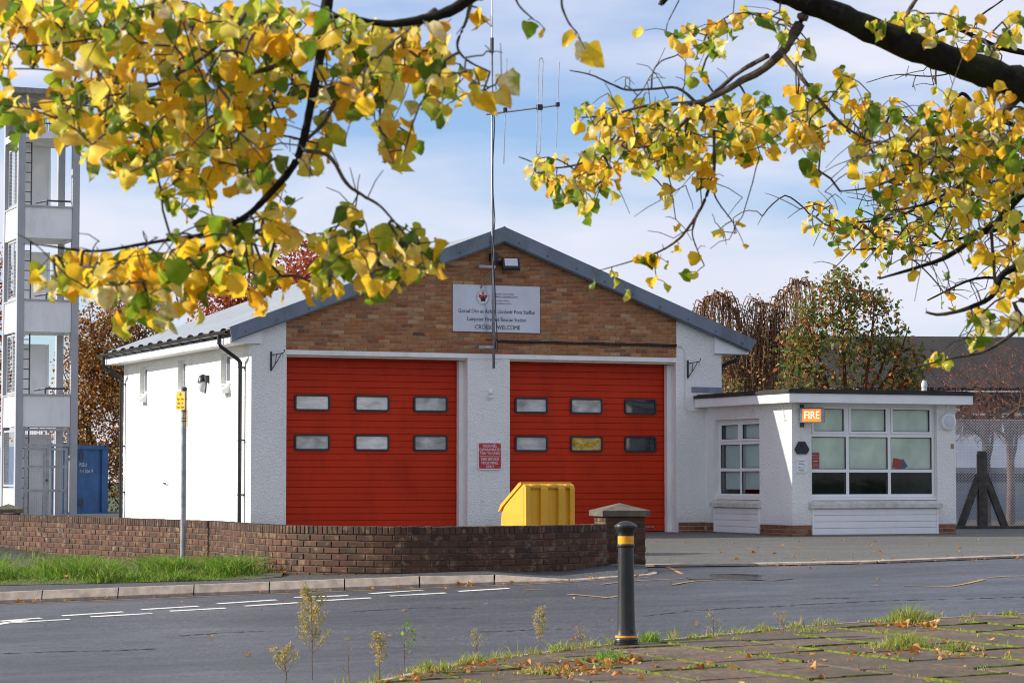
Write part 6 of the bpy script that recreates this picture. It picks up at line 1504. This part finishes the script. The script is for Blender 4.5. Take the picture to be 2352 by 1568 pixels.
left_blobs = [lb(90, 60, 110, 75, 30), lb(230, 40, 120, 60, 30), lb(330, 90, 110, 80, 32), lb(560, 40, 110, 50, 26), lb(500, 110, 110, 60, 26), lb(690, 70, 90, 70, 16), lb(820, 90, 90, 60, 20), lb(930, 110, 90, 70, 22), lb(1000, 150, 60, 60, 14),
 lb(50, 250, 60, 50, 9), lb(230, 190, 120, 60, 26), lb(200, 270, 90, 50, 20), lb(330, 260, 100, 70, 28), lb(450, 230, 100, 80, 30), lb(560, 270, 90, 70, 24), lb(640, 190, 70, 70, 14), lb(790, 180, 60, 60, 13), lb(860, 190, 70, 50, 13),
 lb(290, 350, 100, 50, 20), lb(430, 350, 100, 60, 24), lb(560, 370, 70, 50, 14), lb(910, 315, 45, 45, 10), lb(1010, 215, 35, 45, 6), lb(1090, 185, 60, 30, 8), lb(430, 440, 55, 45, 9), lb(620, 380, 40, 40, 5), lb(730, 320, 40, 50, 6),
 lb(140, 620, 65, 40, 14), lb(230, 625, 80, 45, 18), lb(330, 620, 80, 55, 22), lb(430, 590, 80, 50, 20), lb(540, 575, 80, 50, 18), lb(600, 640, 60, 45, 9), lb(360, 700, 50, 40, 8), lb(480, 660, 40, 50, 7), lb(300, 700, 35, 30, 4), lb(640, 500, 60, 50, 9), lb(500, 520, 60, 30, 7),
 lb(760, 570, 60, 50, 14), lb(850, 580, 60, 60, 18), lb(925, 560, 50, 50, 18), lb(980, 590, 45, 35, 12), lb(890, 635, 55, 25, 7), lb(740, 640, 50, 30, 5), lb(810, 490, 35, 22, 4), lb(30, 20, 60, 40, 12), lb(380, 20, 90, 30, 14), lb(10, 160, 20, 40, 3)]
left_singles = [(1212, 48, 6.4), (1252, 68, 6.4), (1322, 80, 6.35), (1335, 95, 6.4), (1345, 115, 6.35), (965, 240, 6.4), (1100, 20, 6.4), (1105, 35, 6.4), (615, 690, 6.2), (300, 395, 6.2), (260, 380, 6.3), (1030, 560, 6.4)]
YR = 8.8
Rb = lambda *q: [(x, y, YR + dy, r) for x, y, r, dy in q]
right_boughs = [
 [(3.7, 8.9, 2.3, None, .12), (2.9, 8.85, 2.5, None, .095), (2470, 245, 8.8, 40), (2352, 196, 8.8, 37), (2240, 158, 8.8, 34), (2130, 120, 8.8, 32), (2020, 76, 8.8, 31), (1920, 32, 8.8, 29), (1840, -2, 8.8, 26), (1760, -20, 8.8, 20), (1650, -35, 8.8, 15), (1560, -30, 8.8, 10), (1522, 5, 8.8, 7), (1518, 12, 8.8, 5)],
 Rb((1855, 15, 14, 0), (1832, 65, 12.5, 0), (1795, 120, 11, 0), (1755, 158, 9.5, 0), (1700, 188, 8, 0), (1655, 215, 7, 0), (1605, 235, 6, 0), (1540, 240, 4.6, 0), (1476, 245, 3.6, 0), (1400, 265, 2.6, 0), (1335, 270, 1.8, 0)),
 Rb((1764, 128, 6, 0), (1700, 165, 5, .1), (1640, 215, 5, .1), (1590, 262, 4.5, .1), (1538, 312, 4, .1), (1501, 335, 3.6, .1), (1426, 342, 3.2, .1), (1326, 378, 2.6, .1), (1261, 384, 2, .1), (1191, 360, 1.4, .1)),
 Rb((1600, 236, 4, 0), (1556, 203, 3.4, 0), (1496, 205, 3, 0), (1441, 207, 2.8, 0), (1408, 195, 2.4, 0), (1356, 172, 2, 0), (1308, 162, 1.4, 0)),
 Rb((1496, 205, 2.4, 0), (1500, 165, 2, 0), (1520, 140, 1.8, 0), (1560, 120, 1.5, 0), (1530, 70, 1.4, 0), (1560, 0, 1.4, 0)),
 Rb((1640, 300, 4, .1), (1640, 390, 4, .1), (1632, 422, 4, .1), (1615, 468, 3.8, .1), (1590, 510, 3.4, .1), (1560, 548, 3, .1), (1520, 575, 2.5, .1), (1480, 590, 2.1, .1), (1440, 603, 1.7, .1), (1366, 624, 1.2, .1)),
 Rb((1640, 392, 2.6, .1), (1640, 440, 2.2, .1), (1652, 468, 1.9, .1), (1680, 505, 1.5, .1), (1688, 520, 1.2, .1)), Rb((1597, 500, 2.2, .1), (1590, 535, 1.8, .1), (1600, 570, 1.6, .1), (1618, 610, 1.2, .1)),
 Rb((1795, 120, 6, 0), (1850, 190, 5, -.1), (1900, 250, 4.4, -.1), (1940, 290, 3.6, -.1), (1990, 320, 2.6, -.1), (2060, 345, 2, -.1)),
 [(3.4, 9.2, 1.9, None, .06), (2460, 370, 9.3, 12), (2352, 442, 9.3, 9.5), (2301, 497, 9.3, 8.5), (2276, 520, 9.3, 8), (2179, 587, 9.3, 6), (2114, 612, 9.3, 4.5), (2019, 640, 9.3, 2.2)],
 [(2276, 520, 9.3, 4.5), (2280, 575, 9.3, 4.2), (2284, 622, 9.3, 4), (2279, 680, 9.3, 3.6), (2226, 707, 9.3, 5), (2161, 722, 9.3, 4), (2126, 717, 9.3, 2.6)],
 [(3.3, 9.5, 1.75, None, .05), (2460, 520, 9.4, 12), (2352, 600, 9.4, 10), (2301, 632, 9.4, 8), (2279, 680, 9.3, 6), (2226, 707, 9.3, 5)],
 [(3.3, 9.4, 1.55, None, .03), (2400, 700, 9.4, 6), (2352, 745, 9.4, 5), (2301, 784, 9.4, 4.2), (2254, 809, 9.4, 3.6), (2189, 822, 9.4, 3), (2126, 837, 9.4, 2.2), (2086, 845, 9.4, 1.4)],
 [(2352, 205, 8.9, 14), (2300, 260, 9.0, 11), (2230, 310, 9.1, 8), (2160, 360, 9.1, 6), (2080, 400, 9.1, 4), (2000, 430, 9.1, 2.4), (1930, 440, 9.1, 1.6)],
 [(2352, 330, 9.1, 7), (2280, 380, 9.1, 6), (2200, 430, 9.1, 4.6), (2120, 470, 9.1, 3.2), (2040, 485, 9.1, 2)],
 [(2100, 105, 8.8, 9), (2080, 50, 8.8, 6), (2100, 5, 8.8, 5), (2130, -30, 8.8, 4)],
]
rb = lambda x, y, rx, ry, n, Y=YR, d=.28: (x, y, rx, ry, int(n * 2.1), Y + .15, d)
right_blobs = [rb(1270, 385, 55, 35, 12), rb(1300, 430, 45, 30, 9), rb(1370, 400, 55, 45, 15), rb(1345, 470, 30, 25, 5), rb(1360, 270, 40, 40, 9), rb(1400, 355, 60, 45, 15), rb(1440, 270, 60, 45, 16), rb(1480, 350, 70, 45, 20), rb(1540, 270, 70, 50, 22), rb(1550, 340, 70, 55, 22), rb(1610, 380, 60, 40, 12),
 rb(1640, 280, 70, 60, 22), rb(1700, 330, 60, 45, 15), rb(1730, 255, 60, 55, 16), rb(1800, 300, 60, 55, 15), rb(1850, 235, 60, 50, 12), rb(1880, 310, 50, 50, 11), rb(1870, 390, 30, 25, 3), rb(1560, 90, 35, 30, 4), rb(1640, 80, 55, 50, 9), rb(1700, 40, 60, 35, 7), rb(1820, 110, 40, 45, 6), rb(1780, 40, 40, 20, 4), rb(1590, 160, 30, 20, 2), rb(1940, 160, 20, 20, 2), rb(1540, 440, 25, 35, 3),
 rb(2120, 70, 50, 30, 6), rb(2250, 90, 70, 40, 8), rb(2330, 60, 30, 40, 5), rb(2180, 240, 60, 40, 8), rb(2260, 340, 80, 60, 14), rb(2330, 360, 30, 60, 8), rb(2080, 250, 50, 40, 6), rb(1960, 220, 50, 40, 6), rb(2330, 520, 25, 40, 4), rb(2230, 560, 60, 30, 5),
 rb(2030, 60, 60, 30, 7), rb(2100, 30, 50, 30, 6), rb(2200, 40, 60, 40, 5), rb(2000, 270, 60, 45, 10), rb(2000, 360, 60, 50, 13), rb(2080, 330, 60, 50, 14), rb(2150, 290, 60, 50, 14), rb(2230, 280, 60, 60, 17), rb(2310, 300, 50, 60, 15), rb(2300, 210, 50, 35, 8), rb(2130, 390, 70, 50, 17), rb(2220, 400, 60, 50, 16), rb(2310, 410, 50, 50, 14), rb(2060, 430, 60, 40, 9), rb(2180, 470, 60, 35, 9),
 rb(2250, 730, 40, 22, 6, 9.4), rb(2300, 660, 40, 30, 5, 9.4), rb(2340, 640, 20, 25, 3, 9.4), rb(2235, 775, 25, 15, 3, 9.4), rb(2150, 820, 35, 15, 4, 9.4), rb(2330, 730, 25, 20, 4, 9.4), rb(2300, 580, 35, 40, 4, 9.3)]
right_singles = [(1365, 645, 8.9), (1405, 620, 8.9), (1412, 635, 8.9), (1440, 665, 8.9), (1508, 640, 8.9), (1535, 655, 8.9), (1512, 590, 8.9), (1480, 590, 8.9), (1500, 600, 8.9), (1460, 590, 8.9), (1560, 560, 8.9), (1565, 625, 8.9), (1600, 625, 8.9), (1608, 585, 8.9), (1535, 605, 8.9), (1552, 520, 8.9), (1655, 525, 8.9), (1692, 508, 8.9), (1708, 560, 8.9), (1480, 70, 8.8), (1580, 150, 8.8), (2180, 625, 9.3), (2105, 620, 9.3), (2010, 500, 9.2), (1945, 520, 9.2), (2150, 440, 9.0)]
TR = [((3.9, 8.6, -.05), .30), ((3.85, 8.6, .5), .24), ((3.8, 8.6, 1.6), .22), ((3.75, 8.5, 2.6), .20), ((3.7, 7.8, 4.0), .16), ((3.6, 6.7, 4.7), .11), ((3.2, 6.4, 5.4), .06)]
lime('lime_tree', 'yellowing lime tree whose leafy boughs hang close over the pavement', TR, left_boughs + right_boughs, left_blobs + right_blobs, left_singles + right_singles, 0.053, 0.0011, bare=[(2100, 420, 220, 110, 60, 9.2, .3), (2200, 600, 140, 120, 40, 9.35, .2), (1600, 500, 130, 90, 30, 8.9, .15), (1480, 200, 140, 70, 30, 8.8, .2), (700, 380, 220, 180, 50, 6.4, .3), (2230, 760, 90, 60, 14, 9.4, .15), (1100, 90, 60, 80, 12, 6.4, .15), (250, 580, 200, 60, 30, 6.35, .2)])
# farther lime beside the road on the right, smaller in view
YF = 16.5
Fb = lambda *q: [(x, y, YF, r) for x, y, r in q]
far_boughs = [[(5.4, 16.5, 3.6, None, .07), (2480, 160, 16.5, 10), (2352, 122, 16.5, 7), (2290, 108, 16.5, 6), (2230, 80, 16.5, 5), (2180, 65, 16.5, 4), (2120, 92, 16.5, 2.6)],
 [(5.4, 16.5, 3.3, None, .06), (2480, 250, 16.5, 9), (2352, 290, 16.5, 6), (2250, 250, 16.5, 4.6), (2210, 215, 16.5, 4), (2180, 255, 16.5, 3.2), (2120, 270, 16.5, 2.6), (2020, 265, 16.5, 1.6)],
 [(5.4, 16.5, 3.0, None, .06), (2480, 380, 16.5, 9), (2352, 440, 16.5, 6), (2240, 445, 16.5, 5), (2140, 465, 16.5, 4), (2050, 500, 16.5, 3), (1940, 510, 16.5, 2), (1870, 480, 16.5, 1.4)],
 [(5.4, 16.5, 2.7, None, .05), (2480, 460, 16.5, 8), (2352, 510, 16.5, 5), (2240, 540, 16.5, 4), (2140, 560, 16.5, 3), (2040, 570, 16.5, 2), (1920, 575, 16.5, 1.3)],
 Fb((2230, 80, 3), (2250, 40, 2.6), (2290, 10, 2.2), (2330, -20, 2)), Fb((2300, 112, 3), (2240, 150, 2.4), (2150, 175, 1.8), (2060, 172, 1.4), (1990, 190, 1.0)),
 [(5.4, 16.5, 2.4, None, .04), (2480, 600, 16.5, 6), (2352, 640, 16.5, 4), (2240, 640, 16.5, 3), (2130, 690, 16.5, 2)]]
fb = lambda x, y, rx, ry, n: (x, y, rx * 1.1, ry * 1.1, int(n * 1.45), YF, .5)
far_blobs = [fb(1900, 500, 50, 40, 16), fb(1960, 540, 60, 40, 20), fb(2040, 500, 80, 50, 30), fb(2060, 570, 60, 25, 14), fb(2150, 540, 70, 40, 20), fb(2200, 460, 90, 60, 30), fb(2300, 480, 60, 50, 20), fb(2310, 380, 60, 60, 22), fb(2180, 380, 80, 60, 20), fb(2050, 440, 60, 40, 14), fb(2330, 560, 30, 30, 5), fb(2010, 610, 40, 15, 4), fb(2180, 690, 40, 20, 3)]
TF = [((5.9, 16.4, -.12), .24), ((5.8, 16.5, .6), .19), ((5.6, 16.5, 2.4), .16), ((5.45, 16.5, 3.8), .12), ((5.3, 16.5, 5.4), .07)]
lime('lime_tree', 'thinner half-bare lime tree farther along the pavement', TF, far_boughs, far_blobs, [], 0.066, 0.0020, 220, bare=[(2080, 510, 260, 90, 150, 16.5, .5), (2250, 400, 150, 120, 90, 16.5, .5), (2200, 150, 160, 90, 60, 16.5, .3), (2250, 640, 140, 60, 40, 16.5, .3)])
# ================================================================== verge grass, weeds, tufts, fallen leaves
vf_x = [-12, -6.56, -4.8, -3.25, -2.9]; vf_y = [32.3, 31.75, 31.35, 31.15, 31.5]
def in_verge(x, y): return x < -2.9 and interp(x, vf_x, vf_y) < y < wallY(x) - 0.03
vs_ = MB()
for i in range(33):
    x = lerp(-11, -2.92, i / 32); y0 = interp(x, vf_x, vf_y); y1 = wallY(x) + .02
    for j in range(13): y = lerp(y0, y1, j / 12); vs_.v.append((x, y, verge_z(x, y) + 0.006 + 0.03 * math.sin(math.pi * j / 12)))
for i in range(32):
    for j in range(12): a = i * 13 + j; vs_.f.append((a, a + 13, a + 14, a + 1))
struct(vs_.build('verge_soil', MT['soil'], smooth='all'), 'earth under the grass verge')
P, Hh = [], []
gr = random.Random(3); clumps = [(gr.uniform(-9, -2.9), gr.uniform(31, 40), gr.uniform(.12, .34), gr.uniform(.8, 4.5)) for _ in range(120)] + [(-3.6, 32.0, .45, 2.6), (-4.4, 32.2, .5, 2.4), (-8.3, 38.0, .8, 2.6), (-6.5, 33.5, .6, 1.8), (-5.2, 33.0, .6, 2.2)]
while len(P) < 24000:
    x = -2.9 - abs(gr.gauss(0, 3.0)); y = interp(x, vf_x, vf_y) + abs(gr.gauss(0, 3.2))
    if x < -9.5 or not in_verge(x, y): continue
    h = gr.uniform(.015, .075)
    for cx_, cy_, rr_, k_ in clumps:
        d2 = ((x - cx_) ** 2 + (y - cy_) ** 2) / rr_ ** 2
        if d2 < 4: h *= 1 + k_ * math.exp(-d2) * 1.1
    if math.sin(x * 3.1 + 1.7 * math.sin(y * 1.3)) + math.sin(y * 2.3 + x) > 1.25 and gr.random() < .8: continue
    h *= min(1.0, .35 + (y - interp(x, vf_x, vf_y)) * 1.2); P.append((x, y, verge_z(x, y))); Hh.append(min(h * (.45 if x > -4.2 else .6), .30))
V, Fc = blades(np.array(P), np.array(Hh), 2.2, .006); np_mesh('verge_grass', V, Fc, 'grass', None, 'stuff')['label'] = 'bright green rough grass on the verge'
# tufts in the slab joints and along the pavement edge
P, Hh = [], []
tr_ = random.Random(9)
def tuft(x, y, n, r, h):
    for _ in range(n):
        P.append((x + tr_.gauss(0, r), y + tr_.gauss(0, r), PZ(x))); Hh.append(h * tr_.uniform(.4, 1.1))
for i in range(190):
    dd = tr_.uniform(5.5, EDGE.L * .62); p = EDGE.at(dd); n = Vector((EDGE.dir(dd).y, -EDGE.dir(dd).x, 0)); q = p + n * tr_.uniform(.08, .17)
    tuft(q.x, q.y, tr_.randrange(6, 26), .035, tr_.choice([.03, .04, .05, .05, .08, .11]))
for i in range(-8, 16):
    for k in range(26):
        if tr_.random() < .55: q = org + ax * (i * .605) + bx * tr_.uniform(-6, 8)
        else: q = org + ax * (i * .605 + tr_.uniform(0, .6)) + bx * (tr_.randrange(-9, 12) * .91 + (.455 if i % 2 else 0))
        if inside(q.x, q.y, .12) and 14.5 < q.y: tuft(q.x, q.y, tr_.randrange(3, 20), .022, tr_.choice([.018, .02, .03, .03, .05]))
V, Fc = blades(np.array(P), np.array(Hh), 1.3, .0035); np_mesh('joint_grass', V, Fc, 'tuft', None, 'stuff')['label'] = 'thin grass and moss sprouting from the slab joints'
def ground0(x, y):
    z = 0.0; d = FW * FPX + Vector((1, 0, 0)) * (x - CX) + UPV * (CY - y)
    for _ in range(12): p = Vector((0, 0, CAM_H)) + d * ((z - CAM_H) / d.z); z = PZ(p.x)
    return p
def grass_tuft(x, y, n, r, h, label, mat='tuft'):
    c = ground0(x, y); t_ = thing('grass_tuft', label, 'grass', (c.x, c.y, PZ(c.x)), 0, 'tufts on the slab pavement')
    pts = np.stack([nr.normal(0, r, n), nr.normal(0, r * .8, n), np.zeros(n)], 1); V, Fc = blades(pts, h * nr.uniform(.2, 1.15, n) * np.exp(-(pts[:, 0] ** 2 + pts[:, 1] ** 2) / (2.2 * r) ** 2), 1.5, .0035); np_mesh('blade_clump', V, Fc, mat, t_, 'stuff')
grass_tuft(2088, 1428, 420, .10, .20, 'tall yellow-green grass tuft with brown leaves at the kerb edge')
grass_tuft(2080, 1487, 420, .13, .16, 'straw-tipped grass tuft spreading over slab joints')
grass_tuft(2200, 1490, 160, .08, .08, 'low pale grass tuft beside the straw-tipped one')
grass_tuft(1492, 1472, 200, .06, .10, 'bright green leafy tuft just behind the bollard', 'weed')
grass_tuft(1400, 1515, 220, .09, .11, 'green tuft among dead leaves in front of the bollard', 'weed')
grass_tuft(1270, 1545, 300, .14, .07, 'wide matted tuft full of dry litter', 'tuft')
grass_tuft(1860, 1450, 200, .10, .06, 'short pale tuft along the slab edge')
grass_tuft(990, 1540, 220, .10, .09, 'tuft around the leafy weed at the pavement corner')
# tall dry weeds at the pavement edge
def weed(x, yb, yt, label, kind='dry', n_side=9, spread=.09, leafn=26, lsize=.012, lean=0.0):
    c = ground0(x, yb); Y = c.y; h = (yb - yt) / FPX * Y; t_ = thing('weed', label, 'weed', (c.x, Y, PZ(c.x)), 0, 'weeds at the pavement edge')
    if kind == 'dry': leafn = int(leafn * 2.2); lsize *= 1.35
    wr_ = random.Random(int(x)); top = Vector((lean, 0, h)); m = MB(); spine = [Vector((lean * t * t + wr_.gauss(0, .004), wr_.gauss(0, .004), h * t)) for t in (0, .25, .5, .75, 1)]
    m.tube(spine, [.004, .0035, .003, .0022, .001], 5); C = []
    for k in range(n_side):
        t = lerp(.30, .98, k / max(1, n_side - 1)); p0 = spine[0].lerp(spine[-1], t); a = wr_.uniform(0, 6.28); L = spread * (1.25 - t) * wr_.uniform(.7, 1.3) + .02
        p1 = p0 + Vector((math.cos(a) * L, math.sin(a) * L, L * 1.15)); m.tube([p0, p0.lerp(p1, .5) + Vector((0, 0, -.008)), p1], [.0018, .0014, .0008], 4)
        for _ in range(leafn):
            q = p0.lerp(p1, wr_.uniform(.35, 1.1)); C.append((q.x + wr_.gauss(0, .011), q.y + wr_.gauss(0, .011), q.z + wr_.gauss(0, .013)))
    m.build('stem', MT['stem'], t_)
    V, Fc = cards(np.array(C), lsize, .5, -.2, .55); np_mesh('seed_heads' if kind == 'dry' else 'leaves', V, Fc, kind, t_, 'stuff')
weed(716, 1560, 1366, 'tallest dry yellow seeding weed at the pavement corner', 'dry', 22, .15, 34, .013)
weed(655, 1572, 1500, 'short dry seeding weed beside the tallest one', 'dry', 12, .10, 22, .012)
weed(872, 1562, 1466, 'slim dry weed between tall seeding weed and leafy one', 'dry', 13, .06, 22, .012)
weed(928, 1542, 1443, 'young green leafy weed at the pavement corner', 'weed', 11, .07, 3, .034)
weed(1095, 1520, 1456, 'small bare dry weed on the pavement edge', 'dry', 8, .05, 10, .010)
weed(1238, 1500, 1405, 'slender pale seeding weed before the kerb', 'dry', 14, .05, 20, .011)
weed(800, 1575, 1478, 'thin brown plantain stalk at the pavement corner', 'dry', 3, .03, 6, .008)
weed(1342, 1500, 1450, 'reddish dry stalk between the slender pale weed and the bollard', 'dry', 7, .06, 8, .010, -.05)
weed(1640, 1462, 1412, 'lone dry stalk on the edge beyond the bright green tuft', 'dry', 6, .04, 7, .010)
weed(1800, 1450, 1415, 'feathery dry stalk near the short pale tuft', 'dry', 7, .06, 9, .010, -.04)
# fallen leaves
RV, RF, off = [], [], 0
fr2 = random.Random(14)
def drop(x, y, z, s):
    global off
    vs, fs = LV[fr2.randrange(len(LV))]; M = leaf_matrix(Vector((x, y, z + s * .10)), s, True)
    RV.extend(tuple(M @ Vector(p)) for p in vs); RF.extend(tuple(off + k for k in f) for f in fs); off += len(vs)
for cxp, cyp, n, sx_, sy_ in ((1290, 1540, 60, 60, 10), (1420, 1520, 26, 40, 8), (2100, 1437, 30, 30, 4), (2080, 1495, 22, 60, 8), (960, 1550, 26, 50, 8), (1500, 1545, 16, 120, 12), (1850, 1520, 20, 250, 25), (1130, 1530, 18, 60, 8), (2200, 1500, 12, 60, 20), (820, 1565, 14, 30, 5)):
    for _ in range(n):
        g_ = ground0(fr2.gauss(cxp, sx_), fr2.gauss(cyp, sy_))
        if inside(g_.x, g_.y, .05): drop(g_.x, g_.y, PZ(g_.x) + .003, fr2.uniform(.03, .07))
for _ in range(70):
    dd = fr2.uniform(3, KERB.L - 2); p = KERB.at(dd); n = Vector((KERB.dir(dd).y, -KERB.dir(dd).x, 0)) * abs(fr2.gauss(.06, .10)); q = p + n; drop(q.x, q.y, G(q.x, q.y) + .006, fr2.uniform(.03, .07))
for _ in range(60):
    x, y = fr2.uniform(-9, -2.9), fr2.uniform(31, 37)
    if in_verge(x, y): drop(x, y, verge_z(x, y) + .04, fr2.uniform(.05, .09))
for _ in range(60): x, y = fr2.uniform(2.5, 9.5), fr2.uniform(33.0, 44); drop(x, y, G(x, y) + .016, fr2.uniform(.03, .07))
for _ in range(90): x, y = fr2.uniform(3.5, 9.0), fr2.gauss(33.4, .6); drop(x, y, G(x, y) + .006, fr2.uniform(.02, .05))
for _ in range(25): x, y = fr2.uniform(-5, 7), fr2.uniform(22, 30); drop(x, y, G(x, y) + .006, fr2.uniform(.03, .06))
me = bpy.data.meshes.new('fallen_leaves'); me.from_pydata(RV, [], RF); me.materials.append(MT['fallen']); o = link('fallen_leaves', me, None, 'stuff'); o['label'] = 'brown and yellow fallen leaves scattered on the ground'
